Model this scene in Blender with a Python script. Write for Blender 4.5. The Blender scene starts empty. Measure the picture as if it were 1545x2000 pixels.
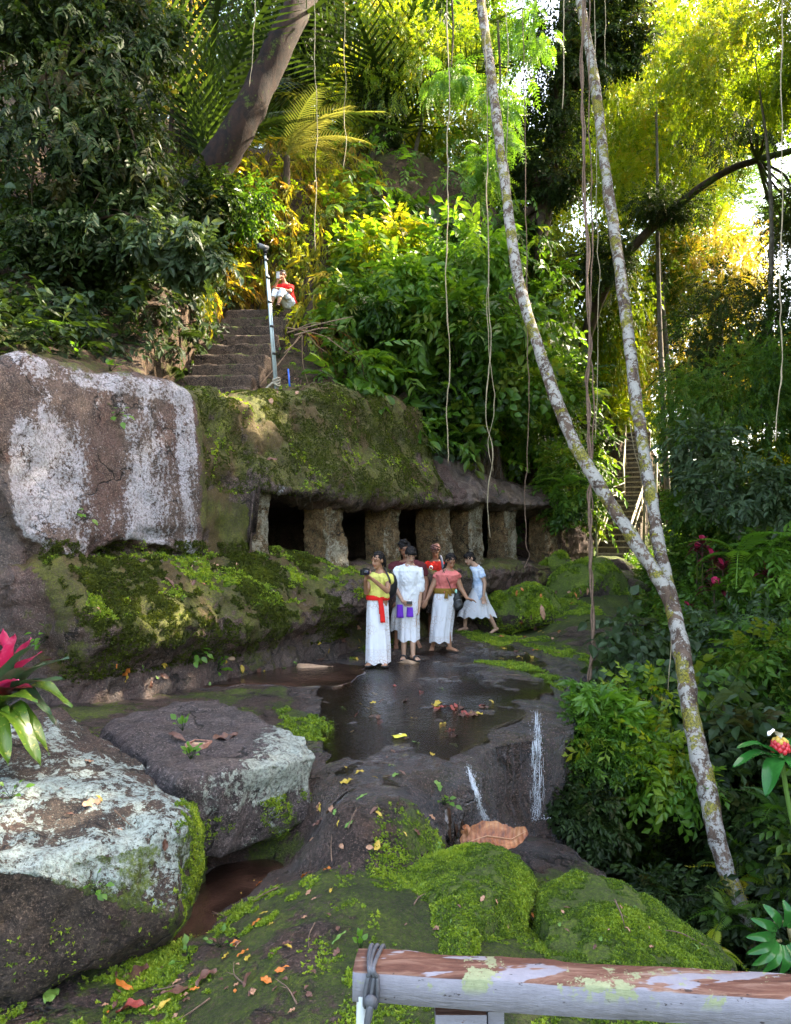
import bpy, bmesh, math, random
import numpy as np
from mathutils import Vector, Matrix
# ------------------------------------------------------------------ camera, sky, sun, exposure
SC = bpy.context.scene
COL = SC.collection
EYE = np.array([0.0, 0.0, 1.7]); F = 1450.0; PITCH = math.atan(65/1450)
cd = bpy.data.cameras.new('camera'); cam = bpy.data.objects.new('camera', cd); COL.objects.link(cam)
cd.sensor_fit = 'VERTICAL'; cd.sensor_height = 24; cd.lens = 24*F/2000; cd.clip_start = .05; cd.clip_end = 2000
cam.location = EYE; cam.rotation_euler = (math.pi/2+PITCH, 0, 0)
SC.camera = cam
SUN_AZ, SUN_EL = math.radians(72), math.radians(42)
w = bpy.data.worlds.new('World'); SC.world = w; w.use_nodes = True
nt = w.node_tree; sky = nt.nodes.new('ShaderNodeTexSky'); sky.sky_type = 'NISHITA'; sky.sun_disc = False
sky.sun_elevation = SUN_EL; sky.sun_rotation = SUN_AZ; sky.air_density = 1.0; sky.dust_density = 2.5; sky.ozone_density = 1.5
wm = nt.nodes.new('ShaderNodeMix'); wm.data_type = 'RGBA'; wm.blend_type = 'MULTIPLY'; wm.inputs[0].default_value = 1; wm.inputs[7].default_value = (1.12, .97, .80, 1)   # warm tint put over the sky colour in place of white balance
nt.links.new(sky.outputs[0], wm.inputs[6]); nt.links.new(wm.outputs[2], nt.nodes['Background'].inputs[0]); nt.nodes['Background'].inputs[1].default_value = .15
sd = bpy.data.lights.new('sun', 'SUN'); sd.energy = 3.0; sd.angle = math.radians(.5); sd.color = (1, .87, .66)
sun = bpy.data.objects.new('sun', sd); COL.objects.link(sun)
SV = Vector((math.sin(SUN_AZ)*math.cos(SUN_EL), math.cos(SUN_AZ)*math.cos(SUN_EL), math.sin(SUN_EL)))
sun.rotation_euler = SV.to_track_quat('Z', 'Y').to_euler(); sun.location = SV*60
SC.view_settings.view_transform = 'Standard'; SC.view_settings.look = 'None'
SC.view_settings.exposure = 3.5; SC.view_settings.gamma = 1
SC.render.engine = 'CYCLES'
SC.cycles.max_bounces = 6; SC.cycles.diffuse_bounces = 3; SC.cycles.transmission_bounces = 4

# ------------------------------------------------------------------ helpers
cp, sp = math.cos(PITCH), math.sin(PITCH)
def ray(px, py):                       # direction scaled so that its world y component is 1
    u = (px-772.5)/F; v = (1000-py)/F
    d = np.array([u, cp - v*sp, sp + v*cp]); return d/d[1]
def PY(px, py, Y): return EYE + ray(px, py)*Y
def PZ(px, py, z):
    d = ray(px, py); return EYE + d*((z-1.7)/d[2])
def pt(t):
    if t[0] == 'z': return PZ(*t[1:])
    if t[0] == 'y': return PY(*t[1:])
    return np.array(t[1:], float)
R = np.random.RandomState(7)
def hsh(i):
    i = (i.astype(np.int64)*374761393) & 0xffffffff
    i = ((i ^ (i >> 13))*1274126177) & 0xffffffff
    return ((i ^ (i >> 16)) & 0xffff)/65535.0
def vnoise(p, seed=0):                 # smooth value noise in -1..1
    p = np.asarray(p, float); i = np.floor(p).astype(np.int64); f = p-i; f = f*f*f*(f*(f*6-15)+10)
    r = 0
    for dx in (0, 1):
        for dy in (0, 1):
            for dz in (0, 1):
                h = hsh((i[:, 0]+dx)*73856093 ^ (i[:, 1]+dy)*19349663 ^ (i[:, 2]+dz)*83492791 ^ (seed*2654435+11))
                wx = f[:, 0] if dx else 1-f[:, 0]; wy = f[:, 1] if dy else 1-f[:, 1]; wz = f[:, 2] if dz else 1-f[:, 2]
                r = r + h*wx*wy*wz
    return r*2-1
def fbm(p, sc=1.0, o=4, seed=0, gain=.5):
    p = np.asarray(p, float)*sc; a = 1; r = 0
    for k in range(o):
        r = r + a*vnoise(p+k*17.3, seed+k); p = p*2.03; a *= gain
    return r
def sst(x, a, b):
    t = np.clip((x-a)/(b-a), 0, 1); return t*t*(3-2*t)
def rbf(pts, smooth=0.0):
    P = np.array(pts); n = len(P); xy = P[:, :2]
    d = np.linalg.norm(xy[:, None]-xy[None], axis=2)
    K = np.where(d > 0, d*d*np.log(d+1e-9), 0)+np.eye(n)*smooth
    A = np.zeros((n+3, n+3)); A[:n, :n] = K; A[:n, n] = 1; A[:n, n+1:] = xy; A[n, :n] = 1; A[n+1:, :n] = xy.T
    c = np.linalg.solve(A, np.r_[P[:, 2], 0, 0, 0])
    def f(x, y):
        sh = np.shape(x); x = np.ravel(x); y = np.ravel(y); r = np.zeros(len(x))
        for a, q in zip(c[:n], xy):
            dd = (x-q[0])**2+(y-q[1])**2; r += a*.5*dd*np.log(dd+1e-12)
        return (r+c[n]+c[n+1]*x+c[n+2]*y).reshape(sh)
    return f
def poly_sd(x, y, poly):               # signed distance, positive inside
    sh = np.shape(x); x = np.ravel(x); y = np.ravel(y); P = np.array(poly); Q = np.roll(P, -1, axis=0)
    d = np.full(len(x), 1e9); ins = np.zeros(len(x), bool)
    for a, b in zip(P, Q):
        e = b-a; L = (e*e).sum()+1e-12; t = np.clip(((x-a[0])*e[0]+(y-a[1])*e[1])/L, 0, 1)
        d = np.minimum(d, np.hypot(x-a[0]-t*e[0], y-a[1]-t*e[1]))
        c = ((a[1] > y) != (b[1] > y)); dy = b[1]-a[1]
        xi = a[0]+(y-a[1])*e[0]/(dy if abs(dy) > 1e-12 else 1e-12)
        ins ^= c & (x < xi)
    return np.where(ins, d, -d).reshape(sh)

def mesh_np(name, V, Fc, smooth=True, attrs=None):
    V = np.ascontiguousarray(V, np.float32); Fc = np.ascontiguousarray(Fc, np.int32); n, k = Fc.shape
    me = bpy.data.meshes.new(name); me.vertices.add(len(V)); me.vertices.foreach_set('co', V.ravel())
    me.loops.add(n*k); me.loops.foreach_set('vertex_index', Fc.ravel()); me.polygons.add(n)
    me.polygons.foreach_set('loop_start', np.arange(0, n*k, k, dtype=np.int32))
    me.polygons.foreach_set('loop_total', np.full(n, k, np.int32))
    me.update(calc_edges=True)
    me.polygons.foreach_set('use_smooth', np.full(n, smooth))
    for a, v in (attrs or {}).items():
        at = me.attributes.new(a, 'FLOAT', 'POINT'); at.data.foreach_set('value', np.ascontiguousarray(v, np.float32))
    return me
def tag(o, label=None, cat=None, group=None, kind=None):
    if label: o['label'] = label
    if cat: o['category'] = cat
    if group: o['group'] = group
    if kind: o['kind'] = kind
    return o
def ob(name, me, mat=None, parent=None, **kw):
    o = bpy.data.objects.new(name, me); COL.objects.link(o)
    if mat is not None and me is not None:
        ml = mat if isinstance(mat, (list, tuple)) else [mat]
        if len(me.materials) == 0:
            for m in ml: me.materials.append(m)
    if parent: o.parent = parent
    if kw: tag(o, **kw)
    return o
def empty(name, loc, rz=0, **kw):
    o = bpy.data.objects.new(name, None); COL.objects.link(o); o.location = loc; o.rotation_euler = (0, 0, rz)
    tag(o, **kw); return o
def copy_tree(o, parent=None):
    c = o.copy(); COL.objects.link(c); c.parent = parent
    for ch in list(o.children): copy_tree(ch, c)
    return c
class MB:                               # mesh builder from small pieces
    def __init__(s): s.v = []; s.f = []; s.n = 0; s.mi = []
    def add(s, V, Fs, mi=0):
        V = np.asarray(V, float); s.v.append(V)
        for f in Fs: s.f.append([int(i)+s.n for i in f]); s.mi.append(mi)
        s.n += len(V)
    def box(s, c, sz, rot=None, mi=0, bev=0):
        x, y, z = [a/2 for a in sz]
        V = np.array([(-x,-y,-z),(x,-y,-z),(x,y,-z),(-x,y,-z),(-x,-y,z),(x,-y,z),(x,y,z),(-x,y,z)], float)
        if rot is not None: V = V @ np.array(rot).T
        s.add(V+np.array(c), [(0,3,2,1),(4,5,6,7),(0,1,5,4),(1,2,6,5),(2,3,7,6),(3,0,4,7)], mi)
    def tube(s, P, r, n=8, mi=0, cap=True, tw=None):
        V, Fs = tube_vf(P, r, n, cap); s.add(V, Fs, mi)
    def sph(s, c, r, n=10, m=8, mi=0, rot=None):
        r = np.array(r if np.ndim(r) else [r]*3, float)
        V = [(0, 0, -1)]
        for j in range(1, m):
            a = math.pi*j/m-math.pi/2
            for i in range(n): b = 2*math.pi*i/n; V.append((math.cos(a)*math.cos(b), math.cos(a)*math.sin(b), math.sin(a)))
        V.append((0, 0, 1)); V = np.array(V)*r
        if rot is not None: V = V @ np.array(rot).T
        Fs = [(0, 1+(i+1) % n, 1+i) for i in range(n)]
        for j in range(m-2):
            for i in range(n):
                a = 1+j*n+i; b = 1+j*n+(i+1) % n; Fs.append((a, b, b+n, a+n))
        L = len(V)-1; Fs += [(L-n+i, L-n+(i+1) % n, L) for i in range(n)]
        s.add(V+np.array(c), Fs, mi)
    def mesh(s, name, smooth=True):
        me = bpy.data.meshes.new(name); me.from_pydata(np.concatenate(s.v).tolist(), [], s.f); me.update()
        me.polygons.foreach_set('use_smooth', [smooth]*len(s.f))
        me.polygons.foreach_set('material_index', s.mi)
        return me
def smooth_path(P, k=6, r=None):
    P = np.array(P, float); Q = np.vstack([2*P[0]-P[1], P, 2*P[-1]-P[-2]]); out = []; rr = []
    r = None if r is None else np.array(r, float)
    for i in range(1, len(Q)-2):
        for j in range(k):
            t = j/k; a, b, c, d = Q[i-1:i+3]
            out.append(.5*((2*b)+(c-a)*t+(2*a-5*b+4*c-d)*t*t+(3*b-a-3*c+d)*t**3))
            if r is not None: rr.append(r[i-1]*(1-t)+r[i]*t)
    out.append(P[-1]);
    if r is not None: rr.append(r[-1]); return np.array(out), np.array(rr)
    return np.array(out)
def tube_vf(P, r, n=8, cap=True):
    P = np.array(P, float); m = len(P); r = np.full(m, r) if np.ndim(r) == 0 else np.array(r, float)
    T = np.gradient(P, axis=0); T /= np.linalg.norm(T, axis=1)[:, None]+1e-12
    u = np.cross(T[0], (0, 0, 1));
    if np.linalg.norm(u) < .1: u = np.cross(T[0], (0, 1, 0))
    u /= np.linalg.norm(u); V = []
    for i in range(m):
        u = u-T[i]*u.dot(T[i]); u /= np.linalg.norm(u); v = np.cross(T[i], u)
        a = np.arange(n)*2*math.pi/n
        V.append(P[i]+r[i]*(np.cos(a)[:, None]*u+np.sin(a)[:, None]*v))
    V = np.concatenate(V); Fs = []
    for i in range(m-1):
        for j in range(n):
            Fs.append((i*n+j, i*n+(j+1) % n, (i+1)*n+(j+1) % n, (i+1)*n+j))
    if cap: Fs.append(tuple(range(n))[::-1]); Fs.append(tuple((m-1)*n+j for j in range(n)))
    return V, Fs
def eval_mesh(o):
    dg = bpy.context.evaluated_depsgraph_get(); dg.update()
    return bpy.data.meshes.new_from_object(o.evaluated_get(dg))
def remesh(me, vox, smooth=0, fac=.5):
    o = bpy.data.objects.new('tmp', me); COL.objects.link(o)
    m = o.modifiers.new('r', 'REMESH'); m.mode = 'VOXEL'; m.voxel_size = vox; m.use_smooth_shade = True
    if smooth: s = o.modifiers.new('s', 'SMOOTH'); s.iterations = smooth; s.factor = fac
    r = eval_mesh(o); bpy.data.objects.remove(o); return r
def get_vn(me):
    n = len(me.vertices); V = np.empty(n*3, np.float32); me.vertices.foreach_get('co', V)
    N = np.empty(n*3, np.float32); me.vertices.foreach_get('normal', N)
    return V.reshape(-1, 3).astype(float), N.reshape(-1, 3).astype(float)
def set_v(me, V): me.vertices.foreach_set('co', np.ascontiguousarray(V, np.float32).ravel()); me.update()
def set_attr(me, name, v):
    at = me.attributes.new(name, 'FLOAT', 'POINT'); at.data.foreach_set('value', np.ascontiguousarray(v, np.float32))

# ------------------------------------------------------------------ materials
class NT:
    def __init__(s, name):
        s.m = bpy.data.materials.new(name); s.m.use_nodes = True; s.t = s.m.node_tree; s.t.nodes.clear()
        s.out = s.t.nodes.new('ShaderNodeOutputMaterial')
    def n(s, typ, **kw):
        x = s.t.nodes.new('ShaderNode'+typ)
        for k, v in kw.items():
            if hasattr(x, k): setattr(x, k, v)
        return x
    def set(s, inp, v):
        if hasattr(v, 'is_output') or isinstance(v, bpy.types.NodeSocket): s.t.links.new(v, inp)
        elif isinstance(v, (tuple, list)) and len(v) == 3 and inp.type == 'RGBA': inp.default_value = (*v, 1)
        else: inp.default_value = v
    def pos(s): return s.n('NewGeometry').outputs['Position']
    def obj(s): return s.n('TexCoord').outputs['Object']
    def nz(s): x = s.n('SeparateXYZ'); s.set(x.inputs[0], s.n('NewGeometry').outputs['Normal']); return x.outputs[2]
    def attr(s, a): x = s.n('Attribute'); x.attribute_name = a; return x.outputs['Fac']
    def noise(s, sc, det=4, rough=.55, vec=None, dist=0):
        x = s.n('TexNoise'); x.inputs['Scale'].default_value = sc; x.inputs['Detail'].default_value = det
        x.inputs['Roughness'].default_value = rough; x.inputs['Distortion'].default_value = dist
        s.set(x.inputs['Vector'], vec if vec is not None else s.pos()); return x.outputs['Fac']
    def vor(s, sc, vec=None, feat='F1'):
        x = s.n('TexVoronoi'); x.feature = feat; x.inputs['Scale'].default_value = sc
        s.set(x.inputs['Vector'], vec if vec is not None else s.pos()); return x.outputs['Distance']
    def scl(s, vec, v):
        x = s.n('VectorMath', operation='MULTIPLY'); s.set(x.inputs[0], vec); x.inputs[1].default_value = v; return x.outputs[0]
    def M(s, op, a, b=0.0, c=None, clamp=False):
        x = s.n('Math', operation=op); x.use_clamp = clamp; s.set(x.inputs[0], a); s.set(x.inputs[1], b)
        if c is not None: s.set(x.inputs[2], c)
        return x.outputs[0]
    def step(s, v, a, b):
        x = s.n('MapRange'); x.interpolation_type = 'SMOOTHSTEP'; s.set(x.inputs[0], v)
        x.inputs[1].default_value = a; x.inputs[2].default_value = b; return x.outputs[0]
    def lin(s, v, a, b, c, d):
        x = s.n('MapRange'); s.set(x.inputs[0], v)
        for i, q in zip((1, 2, 3, 4), (a, b, c, d)): x.inputs[i].default_value = q
        return x.outputs[0]
    def mix(s, f, a, b):
        x = s.n('Mix', data_type='RGBA'); s.set(x.inputs[0], f); s.set(x.inputs[6], a); s.set(x.inputs[7], b); return x.outputs[2]
    def ramp(s, v, stops):
        x = s.n('ValToRGB'); e = x.color_ramp.elements
        while len(e) < len(stops): e.new(.5)
        for el, (p, c) in zip(e, stops): el.position = p; el.color = (*c, 1)
        s.set(x.inputs[0], v); return x.outputs[0]
    def bump(s, h, strength=.5, dist=.02, nrm=None):
        x = s.n('Bump'); x.inputs['Strength'].default_value = strength; x.inputs['Distance'].default_value = dist
        s.set(x.inputs['Height'], h)
        if nrm is not None: s.set(x.inputs['Normal'], nrm)
        return x.outputs[0]
    def bsdf(s, col, rough=.7, bump=None, spec=.5, metal=0, trans=0, **kw):
        b = s.n('BsdfPrincipled'); s.set(b.inputs['Base Color'], col); s.set(b.inputs['Roughness'], rough)
        s.set(b.inputs['Specular IOR Level'], spec); s.set(b.inputs['Metallic'], metal); s.set(b.inputs['Transmission Weight'], trans)
        if bump is not None: s.set(b.inputs['Normal'], bump)
        for k, v in kw.items(): s.set(b.inputs[k.replace('_', ' ')], v)
        return b.outputs[0]
    def done(s, sh): s.t.links.new(sh, s.out.inputs[0]); return s.m
def simple(name, col, rough=.6, var=.15, sc=12, spec=.5, metal=0, bump=.2, bd=.004):
    n = NT(name); c = np.array(col); f = n.noise(sc, 4, .6, n.obj())
    cc = n.ramp(f, [(.3, tuple(c*(1-var))), (.7, tuple(np.clip(c*(1+var), 0, 1)))])
    return n.done(n.bsdf(cc, rough, n.bump(n.noise(sc*4, 3, .6, n.obj()), bump, bd), spec, metal))
MOSS = [(.25, (.014, .024, .003)), (.5, (.06, .095, .007)), (.75, (.17, .24, .014))]
def rock(name, a=(.035, .025, .022), b=(.10, .075, .062), moss=.5, lich=.5, rough=.75, wet=.25, mossc=MOSS, lc=((.28, .31, .28), (.42, .42, .42)), red=0, streak=False, mup=.25, ls=2.2, warm=None, bd=.075, silt=None):
    n = NT(name); p = n.pos()
    big = n.noise(1.1, 5, .6, p); mid = n.noise(6, 6, .65, p); fine = n.noise(45, 5, .7, p); vf = n.noise(160, 3, .6, p)
    base = n.mix(n.step(n.M('ADD', n.M('MULTIPLY', mid, .6), n.M('MULTIPLY', n.noise(22, 5, .75, p), .4)), .40, .60), tuple(np.array(a)*.6), b)
    base = n.mix(n.M('MULTIPLY', n.step(big, .45, .65), .5), base, tuple(np.array(a)*.55))
    base = n.mix(n.M('MULTIPLY', n.step(fine, .50, .64), .6), base, tuple(np.array(b)*1.9)); base = n.mix(n.M('MULTIPLY', n.step(n.noise(70, 4, .8, p), .5, .38), .65), base, tuple(np.array(a)*.4))
    if red: base = n.mix(n.M('MULTIPLY', n.step(n.noise(2.3, 5, .6, n.scl(p, (1, 1, .35))), .45, .6), red*.75), base, n.mix(n.step(n.noise(26, 5, .8, p), .4, .62), (.035, .016, .013), (.115, .055, .045)))
    base = n.mix(n.M('MULTIPLY', n.M('SUBTRACT', 1, n.step(n.vor(19, p), .05, .20)), n.M('MULTIPLY', n.step(n.noise(3, 3, .6, p), .42, .6), .8)), base, (.008, .005, .004))
    if silt: base = n.mix(n.M('MULTIPLY', n.step(n.noise(1.5, 6, .72, p, .8), .47, .60), .75), base, n.mix(n.step(n.noise(33, 5, .8, p), .42, .6), tuple(np.array(silt)*.45), silt)); base = n.mix(n.M('MULTIPLY', n.step(n.noise(2.6, 6, .75, n.scl(p, (1, 1, 1.7)), 1.2), .52, .60), .7), base, (.010, .007, .006))
    base = n.mix(n.M('MULTIPLY', n.step(n.noise(58, 5, .85, p), .555, .60), .75), base, tuple(np.minimum(np.array(b)*3.4, .3)))  # pale mineral grains, also standing in for glints on the wet rock
    dn = n.n('TexNoise'); dn.inputs['Scale'].default_value = 2.5; dn.inputs['Detail'].default_value = 5; n.set(dn.inputs['Vector'], p); dv = n.n('VectorMath', operation='MULTIPLY_ADD'); n.set(dv.inputs[0], dn.outputs['Color']); dv.inputs[1].default_value = (.9, .9, .9); n.set(dv.inputs[2], p)
    crk = n.M('SUBTRACT', 1, n.step(n.vor(1.15, dv.outputs[0], 'DISTANCE_TO_EDGE'), .004, .022)); crk = n.M('MULTIPLY', crk, n.step(n.noise(1.9, 3, .5, p), .46, .56)); base = n.mix(n.M('MULTIPLY', crk, .9), base, (.006, .004, .003))
    # lichen
    sp = n.scl(p, (1, 1, .3)) if streak else p
    ln = n.M('ADD', n.M('MULTIPLY', n.noise(ls, 6, .7, sp, .6), .5), n.M('MULTIPLY', n.noise(ls*9, 5, .8, p, .4), .5))
    ln = n.M('MULTIPLY_ADD', ln, 1.35, -.175); ln = n.M('ADD', ln, n.M('MULTIPLY', n.attr('lichen'), .3))
    lm = n.M('MULTIPLY', n.step(ln, 1.02-lich, 1.06-lich), n.lin(n.noise(34, 5, .8, p), .38, .52, .25, 1.0))
    spk = n.step(n.noise(75, 3, .7, p), .64, .68)
    lm = n.M('MAXIMUM', lm, n.M('MULTIPLY', spk, n.M('MULTIPLY', n.step(ln, .8-lich, .98-lich), .8)))
    lcol = n.mix(n.noise(9, 4, .6, p), *[tuple(q) for q in lc])
    lcol = n.mix(n.step(n.noise(38, 4, .8, p), .5, .7), lcol, tuple(np.array(lc[0])*.42))
    base = n.mix(lm, base, lcol)
    # moss
    mn = n.M('ADD', n.M('MULTIPLY', n.noise(1.7, 5, .62, p, .3), .65), n.M('MULTIPLY', n.noise(14, 5, .7, p), .35))
    mn = n.M('MULTIPLY_ADD', mn, 1.5, -.25); mn = n.M('ADD', mn, n.M('MULTIPLY', n.nz(), mup)); mn = n.M('ADD', mn, n.M('MULTIPLY', n.attr('moss'), .35))
    mm = n.step(mn, 1.0-moss, 1.1-moss)
    mc = n.ramp(n.M('MULTIPLY_ADD', n.M('ADD', n.M('MULTIPLY', n.noise(30, 5, .85, p), .6), n.M('MULTIPLY', n.noise(2.5, 4, .6, p), .4)), 1.8, -.4), mossc)
    if warm: mc = n.mix(n.M('MULTIPLY', n.step(n.noise(1.6, 4, .6, n.scl(p, (1, 1, .5))), .48, .6), .8), mc, warm)
    mm = n.M('MULTIPLY', mm, n.lin(n.noise(55, 4, .8, p), .35, .6, .35, 1.0))
    base = n.mix(mm, base, mc)
    wa = n.attr('wet'); keep = n.M('MAXIMUM', mm, n.M('MULTIPLY', lm, .8))
    ro = n.M('SUBTRACT', n.lin(mid, .3, .7, rough, rough-wet), n.M('MULTIPLY', wa, .46)); ro = n.mix(keep, ro, (.9, .9, .9))
    base = n.mix(n.M('MULTIPLY', wa, .45), base, n.mix(.5, base, (.01, .006, .006)))
    h = n.M('ADD', n.M('MULTIPLY', mid, .5), n.M('ADD', n.M('MULTIPLY', fine, .28), n.M('MULTIPLY', vf, .12)))
    h = n.M('SUBTRACT', h, n.M('MULTIPLY', crk, .35)); h = n.M('ADD', h, n.M('MULTIPLY', n.M('MINIMUM', n.vor(19, p), .3), .5)); h = n.M('ADD', h, n.M('ADD', n.M('MULTIPLY', lm, .05), n.M('MULTIPLY', mm, n.M('MULTIPLY', n.noise(90, 4, .8, p), .35))))
    return n.done(n.bsdf(base, ro, n.bump(h, 1.0, bd), n.M('MULTIPLY_ADD', wa, .6, .4)))
def leafmat(name, cols, trans=.4, rough=.42, spec=.5, tint=(1.25, 1.15, .45)):
    n = NT(name); r = n.attr('rnd')
    st = [(i/(max(1, len(cols)-1)), c) for i, c in enumerate(cols)]
    c = n.ramp(r, st)
    c = n.mix(n.M('MULTIPLY', n.noise(1.3, 2, .5, n.pos()), .35), c, tuple(np.array(cols[0])*.8))
    b = n.bsdf(c, rough, None, spec)
    t = n.n('BsdfTranslucent'); tc = n.n('Mix', data_type='RGBA', blend_type='MULTIPLY'); tc.inputs[0].default_value = 1
    n.set(tc.inputs[6], c); n.set(tc.inputs[7], tuple(x*1.6 for x in tint)); n.set(t.inputs[0], tc.outputs[2])
    m = n.n('MixShader'); m.inputs[0].default_value = trans; n.t.links.new(b, m.inputs[1]); n.t.links.new(t.outputs[0], m.inputs[2])
    return n.done(m.outputs[0])
LM = {}
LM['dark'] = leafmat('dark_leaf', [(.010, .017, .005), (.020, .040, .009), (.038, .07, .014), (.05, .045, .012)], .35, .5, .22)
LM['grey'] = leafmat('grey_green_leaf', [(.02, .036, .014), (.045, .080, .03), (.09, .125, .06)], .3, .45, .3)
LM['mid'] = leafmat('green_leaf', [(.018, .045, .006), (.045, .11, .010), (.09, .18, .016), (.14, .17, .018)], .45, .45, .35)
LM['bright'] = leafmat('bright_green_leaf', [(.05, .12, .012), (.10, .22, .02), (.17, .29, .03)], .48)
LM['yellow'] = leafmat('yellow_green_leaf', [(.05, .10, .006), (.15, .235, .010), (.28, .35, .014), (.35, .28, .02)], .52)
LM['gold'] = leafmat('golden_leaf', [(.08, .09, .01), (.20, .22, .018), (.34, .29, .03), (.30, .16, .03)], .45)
LM['brown'] = leafmat('dead_leaf', [(.07, .03, .018), (.14, .06, .03), (.22, .11, .06)], .2, .6)
LM['moss'] = leafmat('moss_sprig', [(.035, .07, .005), (.10, .17, .01), (.22, .32, .018), (.32, .40, .03)], .35, .6)
LM['mossd'] = leafmat('moss_sprig_dark', [(.018, .024, .004), (.05, .066, .007), (.11, .135, .014)], .25, .7, .2)
LM['root'] = leafmat('root_thread', [(.02, .014, .01), (.05, .035, .022), (.10, .07, .04)], .1, .8)
def barkm(name, a, b, patch=None, amt=.5, sc=8, moss=.0, yel=.0):
    n = NT(name); p = n.pos(); q = n.scl(p, (1, 1, .6))
    f = n.noise(sc, 6, .7, q, .5); base = n.mix(n.step(f, .35, .65), a, b)
    if patch:
        f2 = n.M('ADD', n.M('MULTIPLY', n.noise(sc*.8, 5, .65, p, .8), .6), n.M('MULTIPLY', n.noise(sc*4, 5, .8, p), .4))
        base = n.mix(n.step(f2, 1.0-amt, 1.05-amt), base, n.mix(n.noise(sc*5, 4, .7, p), tuple(np.array(patch)*.5), patch))
    if yel: base = n.mix(n.M('MULTIPLY', n.step(n.noise(sc*.45, 5, .7, p), .93-yel, .98-yel), .9), base, n.mix(n.step(n.noise(50, 4, .8, p), .4, .6), (.05, .05, .006), (.24, .20, .012)))
    if moss: base = n.mix(n.step(n.noise(2.3, 5, .7, p), .95-moss, 1.05-moss), base, n.mix(n.noise(40, 3, .6, p), (.02, .035, .004), (.09, .12, .01)))
    return n.done(n.bsdf(base, .85, n.bump(n.M('ADD', f, n.M('MULTIPLY', n.noise(sc*8, 4, .7, p), .5)), .8, .02), .3))
BK = {'lichen': barkm('lichened_bark', (.05, .03, .02), (.13, .085, .06), (.40, .37, .33), .525, 7.5, 0, .40),
      'dark': barkm('dark_bark', (.02, .013, .009), (.06, .038, .024), None, 0, 7, .45),
      'big': barkm('reddish_bark', (.006, .003, .002), (.026, .011, .006), (.06, .045, .035), .40, 5, .38),
      'grey': barkm('grey_bark', (.06, .05, .04), (.14, .12, .1), (.3, .28, .25), .4, 9, .3),
      'vine': simple('vine_bark', (.14, .085, .055), .85, .4, 30), 'vinel': simple('pale_vine_bark', (.3, .24, .15), .8, .3, 30)}
# ------------------------------------------------------------------ terrain
TOP = [('z',200,1345,-.06),('z',400,1325,-.04),('z',520,1312,0),('z',640,1290,.0),('z',738,1300,0),('z',797,1288,0),('z',865,1268,0),('z',965,1240,.0),
 ('z',905,1230,.02),('z',1050,1230,.05),('z',1100,1280,.0),('z',1150,1310,-.02),('z',1130,1340,-.04),('z',1100,1385,-.09),('z',1040,1420,-.15),
 ('z',920,1475,-.16),('z',860,1395,-.09),('z',780,1443,-.165),('z',700,1350,-.05),('z',670,1410,-.15),('z',640,1460,-.175),('z',640,1520,-.18),('z',720,1535,-.19),('z',790,1505,-.188),('z',720,1568,-.165),('z',800,1550,-.16),('z',640,1572,-.165),('y',730,1600,5.22),('y',800,1600,5.36),('y',850,1590,5.75),('y',720,1645,5.05),('y',800,1645,5.3),('y',860,1640,5.8),('y',640,1600,5.38),('y',612,1650,5.4),('y',650,1700,5.0),('y',600,1760,4.75),('y',760,1705,5.0),('y',700,1760,4.6),('z',860,1515,-.158),('z',840,1450,-.165),
 ('z',300,1400,-.04),('z',100,1500,-.12),('z',700,1238,.16),('z',800,1225,.1),('z',1000,1195,.2),('y',1060,1150,16.5),('y',1060,1110,18),('y',1150,1120,17.5),
 ('y',1100,1200,14.5),('y',1200,1190,15),('y',1250,1100,19.5),('y',1180,1082,23),('z',490,1740,-.76),('z',560,1700,-.76),('z',420,1780,-.77),('z',600,1760,-.68),('z',460,1850,-.71),('w',-4,5,-.5),('w',-7,7,-.2),('w',10,26,2),('w',-2.5,4.6,-.7)]
LOW = [('z',960,1625,-.86),('z',880,1650,-.80),('y',760,1705,5.0),('y',700,1760,4.55),('y',640,1790,4.45),('y',650,1700,5.0),('z',1080,1690,-.95),('y',600,1860,4.15),('y',500,1950,3.85),('z',300,1990,-.76),
 ('z',0,1990,-.8),('z',400,1780,-.78),('z',500,1700,-.76),('w',0,2,-.85),('w',-2,2,-.85),('w',2,2,-.85),('w',-3.5,4.5,-.75),('z',1040,1800,-.85),('z',1300,1850,-.85),('w',3,4,-.9),('w',-3.5,7,-.8)]
BASE = [('w',2.6,8.2,-3.6),('w',2.7,6,-3.8),('w',2.5,4,-3.6),('w',3.5,10.2,-2.6),('w',3.0,12.0,-1.6),('w',0,0,-3.4),('w',-3,6,-3),('y',1545,1300,10.5),('y',1545,1600,7.8),('y',1545,1850,6.3),('y',1400,1400,10.8),
 ('y',1400,1600,9),('y',1300,1300,12.5),('y',1400,1200,14.5),('y',1545,1100,14.5),('y',1300,1150,17),('y',1400,1062,22),('y',1545,980,16),('w',15,20,7),
 ('w',25,25,14),('w',3,46,1),('w',22,46,5),('w',-20,45,3),('w',0,85,8),('w',50,85,12),('w',-50,85,8),('w',8,8,.2),('w',12,4,3),('w',14,-6,4),('w',3,-8,-3),('w',-10,-8,-2),('w',7,24,1.3),('w',3,22,.5),('w',-5,12,-1),('w',9,28,1.8),('w',6,3,-2)]
ftop, flow, fbase = [rbf([pt(c) for c in L], .03) for L in (TOP, LOW, BASE)]
def xy(L): return [tuple(pt(c)[:2]) for c in L]
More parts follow.
